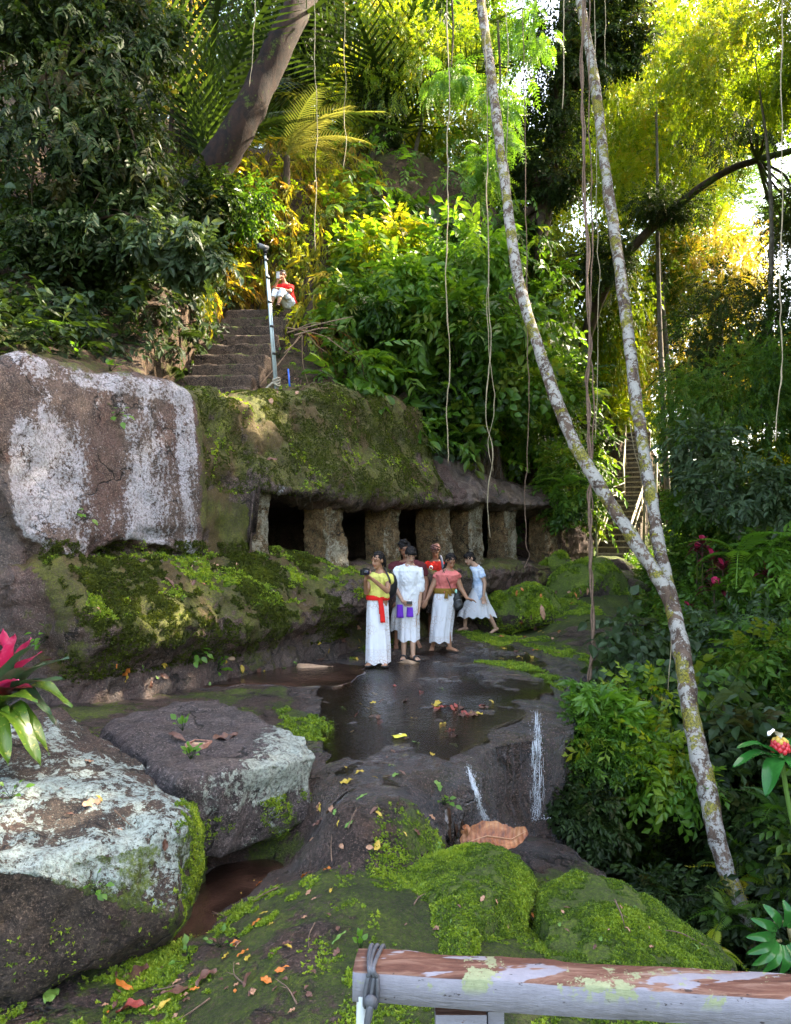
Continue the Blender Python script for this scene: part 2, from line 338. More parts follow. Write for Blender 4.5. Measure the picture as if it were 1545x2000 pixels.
PT = xy([('y',1180,1100,28),('y',1240,1150,19),('y',1235,1200,15.5),('z',1170,1262,-.0),('z',1155,1310,-.02),('z',1140,1345,-.05),('z',1112,1400,-.12),('z',1045,1437,-.17),('z',990,1455,-.2),('z',925,1492,-.22),
 ('z',898,1535,-.22),('y',885,1600,6.05),('y',880,1660,5.65),('y',770,1705,5.0),('y',650,1750,4.82),('y',560,1790,4.85),('z',400,1800,-.7),('w',-3,4),('w',-12,4),('w',-12,28)])
PL = xy([('z',900,1590,-.8),('z',1075,1612,-.9),('z',1125,1650,-.95),('z',1170,1705,-.95),('z',1260,1790,-.9),('z',1370,1860,-.88),('z',1480,1925,-.88),('w',2.4,2.4),('w',2.4,0),('w',-6,0),('w',-6,8),('w',0,8)])
def ground_parts(x, y):
    st_, sl = poly_sd(x, y, PT), poly_sd(x, y, PL)
    bx = .10*vnoise(np.c_[np.ravel(x)*1.7, np.ravel(y)*1.7, np.zeros(np.size(x))], 3).reshape(np.shape(x))
    st_ = st_+bx; sl = sl+bx
    def edge(s): s = np.maximum(-s, 0); return 7*np.minimum(s, .55)+2.2*np.maximum(s-.55, 0)
    rnd = lambda s, r, a: a*np.exp(-np.maximum(s, 0)/r)
    zt = ftop(x, y)-edge(st_)-rnd(st_, .22, .07); zl = flow(x, y)-edge(sl)-rnd(sl, .2, .06); zb = fbase(x, y)
    return zt, zl, zb, st_, sl
def ground_z(x, y):
    zt, zl, zb, a, b = ground_parts(x, y); return np.maximum(np.maximum(zt, zl), zb)
def axis(lo, hi, c0, c1, fine, g):
    a = list(np.arange(c0, c1, fine)); s = fine
    while a[-1] < hi: s *= g; a.append(a[-1]+s)
    s = fine
    while a[0] > lo: s *= g; a.insert(0, a[0]-s)
    return np.array(a)
gx = axis(-150, 150, -4.2, 3.4, .03, 1.035); gy = axis(-30, 200, 3.4, 11, .03, 1.02)
X, Y = np.meshgrid(gx, gy, indexing='ij'); sh = X.shape
zt, zl, zb, sdt, sdl = ground_parts(X, Y); Z = np.maximum(np.maximum(zt, zl), zb)
isb = (zb >= np.maximum(zt, zl)-.02)
P = np.c_[X.ravel(), Y.ravel(), Z.ravel()]
near = np.clip(14/np.maximum(Y.ravel(), 4), 0, 1)
n1 = fbm(P, .8, 5, 5); n2 = fbm(P, 5, 4, 9); n3 = fbm(P, 2.2, 3, 19)
flat = np.exp(-np.maximum(Z.ravel()*0, 0))
amp = np.where(isb.ravel(), .14, .030)
far = sst(Y.ravel(), 14, 40)
dz = n1*amp*(1+far*3)+n2*.015+n3*.018*(~isb.ravel())
# steep faces get sideways relief
gzx, gzy = np.gradient(Z, gx, gy); g = np.hypot(gzx, gzy).ravel(); steep = sst(g, .9, 3)
G = np.c_[gzx.ravel(), gzy.ravel()]/(g[:, None]+1e-6)
off = (fbm(P*np.array([1, 1, 1.6]), 1.9, 5, 31)*.10+np.abs(fbm(P, 6, 3, 33))*.03)*steep
P[:, :2] -= G*off[:, None]; P[:, 2] += dz*(1-steep*.5)
nx, ny = sh; idx = np.arange(nx*ny).reshape(nx, ny)
Fc = np.stack([idx[:-1, :-1], idx[1:, :-1], idx[1:, 1:], idx[:-1, 1:]], -1).reshape(-1, 4)
# wetness: water soaks most of the ledge, the falls and the stream bed
sdt_f = sdt.ravel(); yy = Y.ravel(); xx = X.ravel()
STREAM = xy([('z',170,1322,0),('z',640,1288,0),('z',850,1255,0),('z',1000,1262,0),('z',1160,1300,0),('z',1140,1400,-.1),('z',1000,1460,-.2),('z',890,1530,-.25),('z',960,1630,-.86),('z',1130,1660,-.95),('z',1160,1720,-.95),('z',960,1690,-.86),('z',640,1700,-.7),('z',420,1800,-.74),('z',380,1700,-.7),('z',600,1600,-.4),('z',640,1400,-.1),('z',560,1330,-.02),('z',170,1360,-.05)])
wsd = poly_sd(xx, yy, STREAM)
wet = np.clip(sst(wsd+.25*fbm(P, 1.3, 3, 77), -.25, .15)+steep*(yy < 9)*(xx < 3.2)*.9, 0, 1)
dry = xy([('z',20,1990,-.8),('z',700,1800,-.68),('z',1100,1750,-.8),('z',1480,1925,-.8),('w',2.5,2),('w',-3,2)])
moss = np.clip(-.12*sst(poly_sd(xx, yy, dry), -.2, .3)+np.where(isb.ravel(), .35, 0)-wet*.8, -1, 1)
def bandm(L, wd, v):
    s = poly_sd(xx, yy, xy(L)); return v*sst(s, -wd, wd)
moss += bandm([('z',690,1255,.1),('z',900,1215,.1),('z',1010,1245,0),('z',980,1262,0),('z',860,1240,0),('z',700,1285,0)], .15, .95)
moss += bandm([('z',930,1290,0),('z',1000,1288,0),('z',1110,1330,-.03),('z',1100,1342,-.03),('z',1000,1305,0)], .06, 1.6)
moss += bandm([('z',1010,1255,0),('z',1060,1250,0),('z',1160,1285,0),('z',1150,1300,0)], .06, 1.5)
moss += bandm([('z',1080,1215,.05),('z',1160,1225,.05),('z',1190,1240,0),('z',1090,1240,0)], .1, 1.2)
moss += bandm([('z',540,1370,-.05),('z',650,1385,-.06),('z',640,1430,-.1),('z',570,1420,-.1)], .06, 1.4)
moss += bandm([('z',0,1990,-.8),('z',250,1900,-.8),('z',450,1800,-.75),('z',620,1800,-.7),('z',560,1990,-.8),('w',-1,2.2)], -.0+.2, .15)
moss += bandm([('z',620,1720,-.66),('z',800,1700,-.66),('z',740,1800,-.7),('z',660,1790,-.7)], .1, -.5)
moss += bandm([('z',640,1810,-.7),('z',780,1700,-.66),('z',1040,1690,-.8),('z',1200,1720,-.8),('z',1440,1890,-.85),('w',2,2.4),('w',-.4,2.4)], .25, .6)
moss += np.where(yy > 13.5, .5, 0)*(xx < 9)
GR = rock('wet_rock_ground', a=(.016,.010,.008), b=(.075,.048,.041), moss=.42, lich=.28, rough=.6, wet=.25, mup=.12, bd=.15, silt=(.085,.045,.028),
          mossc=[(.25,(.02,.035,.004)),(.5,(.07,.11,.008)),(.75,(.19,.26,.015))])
GP, GF = P.copy(), Fc.copy()
gme = mesh_np('ground', P, Fc, attrs={'moss': moss, 'wet': wet, 'lichen': np.where(wet > .3, -.6, 0.)})
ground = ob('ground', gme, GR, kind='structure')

# water: thin sheets lying in the hollows of the rock
def water_sheet(name, poly, lift, step=.03, level=None, mat=None):
    pl = xy(poly); A = np.array(pl); x = np.arange(A[:, 0].min()-.1, A[:, 0].max()+.1, step); y = np.arange(A[:, 1].min()-.1, A[:, 1].max()+.1, step)
    X, Y = np.meshgrid(x, y, indexing='ij'); s = poly_sd(X, Y, pl)
    zt, zl, zb, _, _ = ground_parts(X, Y); Zs = np.maximum(np.maximum(zt, zl), zb)
    p = np.c_[X.ravel(), Y.ravel(), Zs.ravel()]
    s2 = s.ravel()+.10*vnoise(p*4, 8)
    z = (Zs.ravel()+lift if level is None else np.full(len(s2), level))-.16*sst(-s2, 0, .16)
    V = np.c_[X.ravel(), Y.ravel(), z]; keep = s2 > -.15
    idx = np.arange(len(x)*len(y)).reshape(len(x), len(y))
    Q = np.stack([idx[:-1, :-1], idx[1:, :-1], idx[1:, 1:], idx[:-1, 1:]], -1).reshape(-1, 4)
    Q = Q[keep[Q].all(1)]; u, inv = np.unique(Q, return_inverse=True)
    return ob(name, mesh_np(name, V[u], inv.reshape(-1, 4)), mat or WATER, kind='structure')
n = NT('stream_water'); p = n.pos()
rip = n.M('ADD', n.noise(6, 3, .5, p, .6), n.M('MULTIPLY', n.noise(34, 3, .6, n.scl(p, (1, .6, 1)), 1.), .5))
wc = n.mix(n.step(n.noise(2.2, 4, .6, p), .4, .65), (.020, .011, .008), (.058, .030, .021))
WATER = n.done(n.bsdf(wc, .035, n.bump(rip, .3, .03), .7))
water_sheet('stream_water', [('z',170,1322,0),('z',520,1305,0),('z',660,1296,0),('z',720,1306,0),('z',690,1335,-.03),('z',600,1340,-.03),('z',480,1335,-.03),('z',180,1362,-.05)], .010)
water_sheet('rock_pool', [('z',685,1440,-.16),('z',710,1400,-.14),('z',790,1390,-.13),('z',860,1430,-.15),('z',860,1480,-.17),('z',800,1510,-.17),('z',720,1518,-.17),('z',685,1505,-.17),('z',680,1470,-.17)], .016, .02, -.168)
n = NT('water_film'); p = n.pos(); fr = n.n('Fresnel'); fr.inputs[0].default_value = 1.8; bm_ = n.bump(n.M('ADD', n.noise(9, 4, .6, p, .8), n.M('MULTIPLY', n.noise(40, 4, .7, p), .6)), .45, .03); n.set(fr.inputs['Normal'], bm_)
tr_ = n.n('BsdfTransparent'); tr_.inputs[0].default_value = (.62, .50, .44, 1); gl_ = n.n('BsdfGlossy'); gl_.inputs['Roughness'].default_value = .05; n.set(gl_.inputs['Normal'], bm_)
mx = n.n('MixShader'); n.t.links.new(fr.outputs[0], mx.inputs[0]); n.t.links.new(tr_.outputs[0], mx.inputs[1]); n.t.links.new(gl_.outputs[0], mx.inputs[2]); FILM = n.done(mx.outputs[0])
water_sheet('water_film', [('z',690,1300,0),('z',850,1262,0),('z',990,1258,0),('z',1060,1290,0),('z',1075,1350,-.05),('z',1010,1400,-.1),('z',930,1435,-.13),('z',880,1480,-.16),('z',845,1515,-.16),('z',770,1532,-.16),('z',655,1538,-.16),('z',640,1430,-.12),('z',620,1345,-.03)], .004, .02, None, FILM)
water_sheet('lower_stream', [('z',860,1668,-.74),('z',870,1640,-.78),('z',930,1630,-.82),('z',995,1645,-.86),('z',930,1664,-.83)], .012)
water_sheet('lower_stream', [('z',360,1690,-.74),('z',470,1660,-.72),('z',600,1640,-.68),('z',640,1680,-.70),('z',560,1760,-.72),('z',440,1830,-.75),('z',360,1850,-.76)], .012, .02, -.742)

# ------------------------------------------------------------------ carved cliff with the row of meditation caves
A0 = np.array([-2.03, 10.8]); U0 = np.array([.607, .794]); U0 /= np.linalg.norm(U0); N0 = np.array([-U0[1], U0[0]])   # N0 points into the hill
def wall(t, s): return A0[0]+U0[0]*t+N0[0]*s, A0[1]+U0[1]*t+N0[1]*s
def ts(x, y): dx, dy = x-A0[0], y-A0[1]; return dx*U0[0]+dy*U0[1], dx*N0[0]+dy*N0[1]
def tpx(px): k = (px-772.5)/F; return (A0[1]*k-A0[0])/(U0[0]-U0[1]*k)
tt = np.r_[np.arange(-12, -4.2, .08), np.arange(-4.2, 12.2, .03)]
def key(t, ks, vs): return np.interp(t, ks, vs)
solid = 1-sst(tt, -.17, -.12)+sst(tt, 10.02, 10.1)
bul = sst(tt, -3.5, -3.0)*(1-sst(tt, 1.0, 1.6)); ben = sst(tt, .6, 1.6)
nb = vnoise(np.c_[tt*1.3, tt*0, tt*0], 4); nb2 = vnoise(np.c_[tt*3.1, tt*0+5, tt*0], 6)
top = key(tt, [-12,-5,-3.6,-3.2,-2.4,-1.7,-.9,-.3,.4,1.2,2.3,3.4,4.6,5.2,6.4,9.8,11,12.2], [3.2,3.5,3.72,3.88,3.86,3.95,3.9,3.92,4.05,4.2,4.5,4.55,4.4,3.7,3.5,3.3,2.6,.6])+nb2*.04
tops = key(tt, [-12,-3.6,-.9,.0,1.2,4.6,5.2,9.8,20], [.3,.35,.35,.42,.5,.7,1.1,1.1,1.1])
lipz = key(tt, [-12,-.2,.3,4.8,5.0,5.4,9.6,10.4,20], [2.4,2.45,2.45,2.42,2.38,2.5,2.6,2.2,2.2])+nb2*.02
lips = key(tt, [-12,-.6,.1,1,4.7,5.1,9.4,10,20], [0,0,-.12,-.2,-.2,-.1,-.28,-.1,0])
lich = ((tt < -.85) & (tt > -3.75))
Z0 = np.zeros_like(tt); op = 1-solid
und = key(tt, [-12,-3.7,-3.45,-2.9,-2.2,-1.6,-1.1,-.7,20], [2.5,2.4,1.9,1.5,1.72,1.68,1.5,1.3,1.3])   # bottom of the lichened slab
lm_ = sst(tt, -3.75, -3.5)*(1-sst(tt, -1.0, -.75))
K = [  # (s, z) of each profile key
 (-.15+Z0-.35*bul-.6*ben, -.6+Z0),
 (-.12-.45*bul-.42*ben*(1-sst(tt, 8, 9.5)), Z0-.0+ben*.12),
 (.12-.68*bul-.25*ben, Z0+.30+.15*ben),
 (.12-.98*bul-.30*ben, Z0+.60),
 (.12-1.02*bul-.88*ben, Z0+.80),
 (.12-.85*bul-.94*ben, Z0+1.02+nb*.05+.1*ben),
 (.12-.6*bul-.86*ben, 1.18+nb*.05+.06*ben+.10*bul),
 (.10-.1*bul-.15*ben, 1.34+.26*bul+Z0-.04*ben),
 (.16*solid+3.3*op, 1.34+.30*solid*bul+Z0),
 (.12*solid+3.35*op-.0, np.where(op > .5, 2.25, und-.06)),
 (-.05*solid*lm_+.02*solid*(1-lm_)+op*1.0, np.where(op > .5, 2.42, und+.02)),
 (lips+.03-.1*lm_, np.where(solid > .5, und+.2, lipz)),
 (lips-.10*op-.02, np.where(solid > .5, und+.5, lipz+.07)),
 (lips*.8-.08*op+.02, lipz*.8+top*.2),
 (tops*.30+lips*.4, lipz*.42+top*.58),
 (tops*.62, lipz*.08+top*.92), (tops, top), (tops+.7, top+.06), (tops+2.2, top-.3)]
seg = [6, 10, 12, 8, 10, 10, 14, 12, 10, 5, 10, 4, 12, 16, 16, 10, 8, 10]
rows = []
for i in range(len(K)-1):
    for j in range(seg[i]):
        f = j/seg[i]; a, b = K[i], K[i+1]; rows.append((a[0]*(1-f)+b[0]*f, a[1]*(1-f)+b[1]*f))
rows.append(K[-1]); S = np.array([r[0] for r in rows]); Zc = np.array([r[1] for r in rows])   # (nr, nt)
ker = np.array([1, 2, 3, 2, 1.])/9
for _ in range(1):
    Sp = np.pad(S, ((2, 2), (0, 0)), 'edge'); Zp = np.pad(Zc, ((2, 2), (0, 0)), 'edge')
    S = sum(Sp[i:i+len(S)]*ker[i] for i in range(5)); Zc = sum(Zp[i:i+len(Zc)]*ker[i] for i in range(5))
nr, ntt = S.shape; T = np.broadcast_to(tt, S.shape)
cx, cy = wall(T, S); P = np.c_[cx.ravel(), cy.ravel(), Zc.ravel()]
Pp = P.reshape(nr, ntt, 3); du = np.gradient(Pp, axis=1); dv = np.gradient(Pp, axis=0); Nn = np.cross(du, dv).reshape(-1, 3); Nn /= np.linalg.norm(Nn, axis=1)[:, None]+1e-9
if (Nn[:, 0]*(-N0[0])+Nn[:, 1]*(-N0[1])).mean() < 0: Nn = -Nn
inside = ((S > .35) & (Zc < 2.46) & (Zc > 1.2)).ravel()
d = fbm(P, .9, 4, 40)*.11+fbm(P, 3.2, 4, 41)*.06+(1-np.abs(fbm(P, 7, 4, 42, .6)))*.035
lay = vnoise(np.c_[P[:, 0]*.5, P[:, 1]*.5, P[:, 2]*3.2+.5*vnoise(P, 3)], 55); d += lay*.05*(P[:, 2] < 1.2)
Tr, Sr, Zr = T.ravel(), S.ravel(), Zc.ravel()
d = np.where(inside, d*.4, d); d += .035*fbm(np.c_[Tr*2.6, Zr*.5, Tr*0], 1, 4, 203)*((Zr > 2.4) & (Tr > -1)); d *= 1-.6*((Tr > -3.7) & (Tr < -.85) & (Zr > 1.9))
P += Nn*d[:, None]
slab = sst(Tr, -3.7, -3.45)*(1-sst(Tr, -1.02, -.9))*sst(Zr-np.broadcast_to(und, S.shape).ravel(), -.04, .03)*(1-sst(Zr, 3.8, 4.1))
dark = (1-sst(Tr, -3.5, -3.2)); 
tsl = np.where((Zr > 2.35) & (Tr > -.9), 1., 0.)
hv0 = vnoise(np.c_[Tr*3.1, Zr*.5, Tr*0], 171)+.6*vnoise(np.c_[Tr*9, Zr*1.2, Tr*0], 172)
mo = -.6*slab*1.0+.55*tsl*(1-sst(Tr, 4.8, 5.3))+.35*((Zr < 1.5) & (Tr < .8) & (Tr > -3.2))+.5*((Tr > -1.0) & (Tr < -.2))+.25*(Zr > 3.7)-.5*dark-.9*((Tr > 4.9) & (Zr > 2.45) & (Sr < 1.3))-1.5*inside
mo += .45*sst(Nn[:, 2], .5, .9)*(Zr < 1.5)*(Tr < 1.4)*(~inside)
mo += .55*sst(Zr, 3.3, 3.9)*(Tr > -.9)*(Tr < 4.8)
mo += tsl*.45*hv0*(Tr < 5)-.5*tsl*sst(2.8-Zr, 0, .25)*(Tr < 5.2); mo -= .6*sst(.35-Zr, -.2, .2)*(Tr < 1.5)
hv = vnoise(np.c_[Tr*2.1, Zr*.25, Tr*0], 71)+.5*vnoise(np.c_[Tr*6, Zr*.7, Tr*0], 72)
bandl = sst(Tr, -3.6, -3.45)*(1-sst(Tr, -2.75, -2.5))*sst(3.4-Zr, 0, .5)+sst(Tr, -1.32, -1.22)+.6*np.exp(-((Tr+1.95)/.18)**2)*(Zr < 2.9)
li = slab*(.40+.36*bandl+.18*hv-.10*sst(Zr, 2.9, 3.4))-1.2*(1-slab)*(Tr < 20)
li += np.where((Tr > .2) & (Tr < 5.2) & (Zr > 2.4) & (Zr < 2.95), .85*sst(2.95-Zr, 0, .4), 0)+np.where((Tr > -.2) & (Tr < .4) & (Zr > 1.3), .75, 0)+.35*((Tr > -3.4) & (Tr < -.8) & (Zr > 3.6))
we = np.clip(.8*dark*(Zr < 2.6)+.8*((Tr > 5.2) & (Tr < 9.9) & (Zr > 2.5) & (Sr < 1.6))*sst(hv, -.5, .2)+.4*(Zr < .35)*(Tr < 2), 0, 1)
RK = rock('mossy_cliff_rock', a=(.040,.026,.021), b=(.10,.066,.052), moss=.44, lich=.40, rough=.85, wet=.2, red=.85, streak=True, ls=2.6, mup=.2,
          mossc=[(.22,(.022,.026,.004)),(.5,(.085,.096,.009)),(.78,(.21,.23,.018))], warm=(.10,.062,.016), lc=((.30,.31,.31),(.47,.43,.48)))
idx = np.arange(nr*ntt).reshape(nr, ntt); Fc = np.stack([idx[:-1, :-1], idx[:-1, 1:], idx[1:, 1:], idx[1:, :-1]], -1).reshape(-1, 4)
cliff = empty('rock_cliff', (A0[0], A0[1], 0), label='long carved rock cliff with a row of caves and a white lichened face', cat='cliff')
def local(o, root): o.parent = root; o.matrix_parent_inverse = Matrix.Translation(-Vector(root.location)) ; return o
local(ob('rock_face', mesh_np('rock_face', P, Fc, attrs={'moss': mo, 'lichen': li, 'wet': we}), RK), cliff)
# partitions between the caves, each a rough pillar of living rock
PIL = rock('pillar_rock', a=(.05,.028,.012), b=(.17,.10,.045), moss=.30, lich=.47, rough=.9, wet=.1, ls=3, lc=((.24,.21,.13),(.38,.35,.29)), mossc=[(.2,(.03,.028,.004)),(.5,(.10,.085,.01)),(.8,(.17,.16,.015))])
for i, (a, b) in enumerate([(494,526),(636,670),(755,780),(858,885),(920,942),(990,1008),(1068,1100)]):
    t0, t1 = tpx(a), tpx(b); w_ = t1-t0; m = (t0+t1)/2; mb = MB()
    cor = []
    for z, fl, sf in ((1.26, .05, -.08), (1.45, .02, -.03), (2.2, 0, 0), (2.6, .04, -.04)):
        lean = (.22*(z-1.3)*-.6 if i == 3 else 0)+(.05 if i == 1 and z < 1.5 else 0)
        for tq, sq in ((t0-fl+lean, sf), (t1+fl+lean, sf), (t1+.01+lean, .5), (t0-.01+lean, .5)):
            x, y = wall(tq, sq); cor.append((x, y, z))
    Fs = [(3,2,1,0)]+[(k*4+j, k*4+(j+1) % 4, k*4+4+(j+1) % 4, k*4+4+j) for k in range(3) for j in range(4)]+[(12,13,14,15)]
    mb.add(cor, Fs); me = remesh(mb.mesh('p'), .024, 1); V, N = get_vn(me)
    V += N*(fbm(V, 3.5, 4, 60+i)*.03+fbm(V, 14, 3, 70+i)*.014)[:, None]; set_v(me, V)
    tq, sq = ts(V[:, 0], V[:, 1]); set_attr(me, 'lichen', np.where(sq < .06, .22 if i in (0, 1, 4, 5) else .1, -1.2)); set_attr(me, 'moss', np.where(V[:, 2] < 1.5, .4, 0.)-.6*(sq > .15))  # paler fronts, darker jambs: side shading put into the colour through the lichen attribute
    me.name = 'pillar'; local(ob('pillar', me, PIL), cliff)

# ------------------------------------------------------------------ loose boulders
def boulder(name, pts, vox, mat, label, cat='boulder', sm=8, amp=(.05, .02, .006), seed=0, attr=None, **kw):
    bm = bmesh.new(); [bm.verts.new(tuple(p)) for p in pts]; bmesh.ops.convex_hull(bm, input=bm.verts[:])
    me = bpy.data.meshes.new('h'); bm.to_mesh(me); bm.free(); me = remesh(me, vox, sm, .6); V, N = get_vn(me)
    V += N*(fbm(V, 1.4, 3, seed)*amp[0]+fbm(V, 5, 3, seed+1)*amp[1]+fbm(V, 16, 3, seed+2)*amp[2])[:, None]
    c = V.mean(0); c[2] = V[:, 2].min(); set_v(me, V-c)
    for k, f in (attr(V, N) if attr else {}).items(): set_attr(me, k, f)
    me.name = name; o = ob(name, me, mat, label=label, cat=cat, **kw); o.location = c; return o
B1 = rock('lichened_boulder_rock', a=(.020,.013,.010), b=(.052,.037,.027), moss=.30, lich=.46, rough=.85, wet=.1, ls=1.5, lc=((.24,.31,.28),(.40,.44,.41)), mup=.05, red=.3)
def a1(V, N):
    up = N[:, 2]; f = (-N[:, 1])
    fr = sst(V[:, 2], -.62, -.30)
    l = .0*sst(up, .1, .5)+.10*(up > .2)*sst(-1.9-V[:, 1]*0+V[:, 0]*0+(5.5-V[:, 1]), -2.2, -1.5)-.9*(up < .05)+.16*fr-.35*sst(V[:, 1], 5.7, 6.4)*sst(-V[:, 0], 2.2, 2.6)
    m = .9*(N[:, 0] > .55)*(up < .5)+.35*(up < -.1)-.2*(up > .3)
    return {'lichen': l, 'moss': m}
boulder('boulder', [PY(120,1375,6.4),PY(60,1400,6.2),PY(-300,1430,6.0),PY(210,1430,6.1),PY(300,1500,5.8),PY(378,1555,5.4),PY(385,1600,5.25),PY(388,1790,5.0),PY(385,1740,5.6),PY(350,1620,4.7),PY(335,1790,4.45),PY(330,1845,4.75),
  PY(0,1700,3.95),PY(-300,1690,3.7),PY(-300,1830,3.8),PY(20,1950,4.15),PY(-300,2000,4.0),PY(-300,1700,6.6),PY(150,1800,6.5)], .028, B1,
  'huge slanted boulder covered in pale lichen at the lower left of the photo', sm=10, seed=100, attr=a1, amp=(.06,.025,.008))
B2 = rock('grey_slab_rock', a=(.028,.021,.02), b=(.075,.058,.055), moss=.34, lich=.42, rough=.75, wet=.15, ls=2.2, lc=((.28,.32,.27),(.42,.44,.38)), mup=-.05, red=.2)
def a2(V, N):
    c = np.c_[V[:, 0]+.75, V[:, 1]-5.9]; rr = np.hypot(c[:, 0], c[:, 1])
    l = np.where(N[:, 2] > .6, -.45, .02)+.75*sst(V[:, 0], -1.5, -.95)*sst(V[:, 2], -.35, -.05)+.45*sst(V[:, 0], -1.35, -.85)*(N[:, 2] > .6); m = .5*sst(-V[:, 2], .1, .5)*(N[:, 2] < .5)*sst(V[:, 0], -1.4, -1.0)-.5*(N[:, 2] > .7)
    return {'lichen': l, 'moss': m}
boulder('boulder', [PY(330,1368,7.9),PY(420,1366,7.7),PY(500,1395,6.95),PY(600,1432,6.3),PY(626,1478,6.05),PY(612,1530,6.0),PY(596,1590,6.0),PY(585,1622,6.15),PY(560,1625,5.9),PY(560,1490,5.75),PY(470,1505,5.5),
  PY(345,1520,5.2),PY(350,1690,5.25),PY(395,1682,5.3),PY(200,1420,7.0),PY(150,1650,6.0),PY(300,1560,7.9),PY(560,1540,7.0)], .024, B2,
  'flat topped dark boulder with a lichened right end, carrying the small woven basket', sm=7, seed=120, attr=a2, amp=(.05,.03,.008))
MG = rock('moss_grown_rock', a=(.028,.02,.016), b=(.07,.05,.042), moss=.60, lich=.2, rough=.85, wet=.1, mup=.22, mossc=[(.2,(.03,.05,.004)),(.5,(.10,.16,.01)),(.78,(.24,.32,.018))])
MOUNDS = [boulder('mossy_rock', [PZ(720,1730,-0.56),PZ(800,1672,-0.50),PZ(920,1652,-0.45),PZ(1010,1672,-0.45),PZ(1045,1722,-0.51),PZ(1035,1800,-0.62),PZ(900,1900,-0.60),PZ(700,1860,-0.68),PZ(640,1810,-0.74),PZ(860,1740,-0.41),PZ(960,1740,-0.41),
   PZ(900,1850,-0.51),PZ(780,1700,-1.0),PZ(1040,1700,-1.0),PZ(980,2000,-1.0),PZ(660,1950,-1.0)], .024, MG, 'broad moss covered rock just below the big brown fallen leaf', seed=140, amp=(.05,.03,.008), sm=12),
 boulder('mossy_rock', [PZ(1062,1740,-0.56),PZ(1120,1705,-0.54),PZ(1195,1712,-0.56),PZ(1260,1765,-0.60),PZ(1340,1822,-0.68),PZ(1420,1868,-0.76),PZ(1050,1850,-0.60),PZ(1060,1950,-0.64),PZ(1180,1800,-0.51),PZ(1250,1850,-0.54),PZ(1400,1960,-0.74),
   PZ(1060,1800,-1.1),PZ(1250,1800,-1.15),PZ(1430,1900,-1.1),PZ(1300,2000,-1.1)], .024, MG, 'bright moss covered rock beside the dark gorge at right', seed=150, amp=(.05,.03,.008), sm=12)]
BS = [((1000,1190,14.8),(1.1,.75,.55),'low mossy rock at the foot of the cave bench behind the walking man'),((1085,1122,17.3),(.55,.5,.62),'rounded mossy rock at the far right end of the caves'),
 ((1150,1155,16.3),(1.25,.9,.75),'wide mossy mound behind the long brown vine'),((1170,1120,18.5),(1.0,.6,.42),'bare grey rock lying before the bamboo railed stairs'),((1215,1165,17),(.8,.6,.5),'small dark rock at the foot of the forked tree'),
 ((1160,1215,14.6),(1.3,.6,.22),'flat dark stone slab on the ledge beside the long brown vine')]
for i, (c, r, lb) in enumerate(BS):
    p = PY(c[0], c[1], c[2]); rr = np.random.RandomState(200+i); pts = []
    for k in range(22):
        v = rr.normal(size=3); v /= np.linalg.norm(v); pts.append(p+v*np.array(r)*rr.uniform(.85, 1.1))
    boulder('boulder' if i in (3, 4, 5) else 'mossy_rock', pts, .045, GR if i in (3, 4, 5) else MG, lb, seed=210+i*3, sm=6)
for i, (px, py, r, lb) in enumerate([(1002,1203,.16,'round grey stone on the ledge right of the walking man'),(1060,1185,.14,'small dark cobble near the hanging dead leaf')]):
    p = PZ(px, py, .22); rr = np.random.RandomState(240+i); pts = [p+rr.normal(size=3)*r*.5*np.array([1.2, 1, .7]) for k in range(18)]
    boulder('stone', pts, .02, B2, lb, 'stone', seed=250+i, sm=5, amp=(.01, .006, .002))
# ------------------------------------------------------------------ hillside above the cliff
def wz(t, s, z): x, y = wall(t, s); return ('w', x, y, z)
HC = [wz(-6,1.2,3.3),wz(-3.5,1.0,3.6),wz(-2.5,1.0,3.75),wz(-1.5,1.0,3.8),wz(-.3,1.5,3.9),wz(.6,1.6,4.05),wz(1.6,1.6,4.25),wz(2.6,1.7,4.5),wz(3.6,1.8,4.55),wz(4.6,1.9,4.3),wz(5.5,1.3,3.4),wz(7,1.3,3.3),wz(9,1.3,3.0),wz(11,1.0,2.2),
 wz(5.5,2.2,4.6),wz(7,2.4,4.8),wz(9,2.2,4.4),wz(11,2.2,3.2),
 ('y',0,680,9.6),('y',0,600,11.2),('y',100,640,11),('y',200,655,12),('y',300,640,13),('y',100,480,12.8),('y',230,480,14),('y',330,560,14.5),('y',100,300,15.5),('y',300,400,17),
 ('y',480,760,13.0),('y',430,740,13.0),('y',540,765,12.9),('y',600,770,13.2),('y',420,660,15),('y',520,670,14.9),('y',440,610,16.2),('y',570,606,16.0),('y',620,615,15.8),('y',430,540,17.3),('y',560,540,17.4),('y',540,450,18.3),('y',560,340,19.8),
 ('y',640,700,14.4),('y',700,640,16.2),('y',700,520,18.5),('y',700,400,20.5),('y',800,760,16.6),('y',850,640,18.5),('y',850,480,21.5),('y',950,820,18.5),('y',980,680,21),('y',1000,520,25),('y',1080,860,21),('y',1120,960,21.5),('y',1100,740,25),
 ('y',1160,900,26),('y',1180,1070,22.5),('y',1140,1060,21),('y',1240,840,28.5),('y',1300,840,30),('y',1200,740,34),wz(-14,6,7),wz(-14,1,3),wz(14,12,10),wz(12,20,18),wz(0,20,24),wz(-14,20,20),wz(0,40,30),wz(30,40,22),wz(30,10,5),wz(30,0,2)]
fh = rbf([pt(c) for c in HC], .05)
ht = np.r_[np.arange(-26, -7, .35), np.arange(-7, 14, .10), np.arange(14, 55, .6)]; hs = np.r_[np.arange(1.0, 9, .10), np.arange(9, 60, .7)]
Th, Sh = np.meshgrid(ht, hs, indexing='ij'); hx, hy = wall(Th, Sh); hz = fh(hx, hy)
hz = np.where(Th > 11, hz-sst(Th, 11, 16)*sst(-Sh, -6, -1)*3, hz)
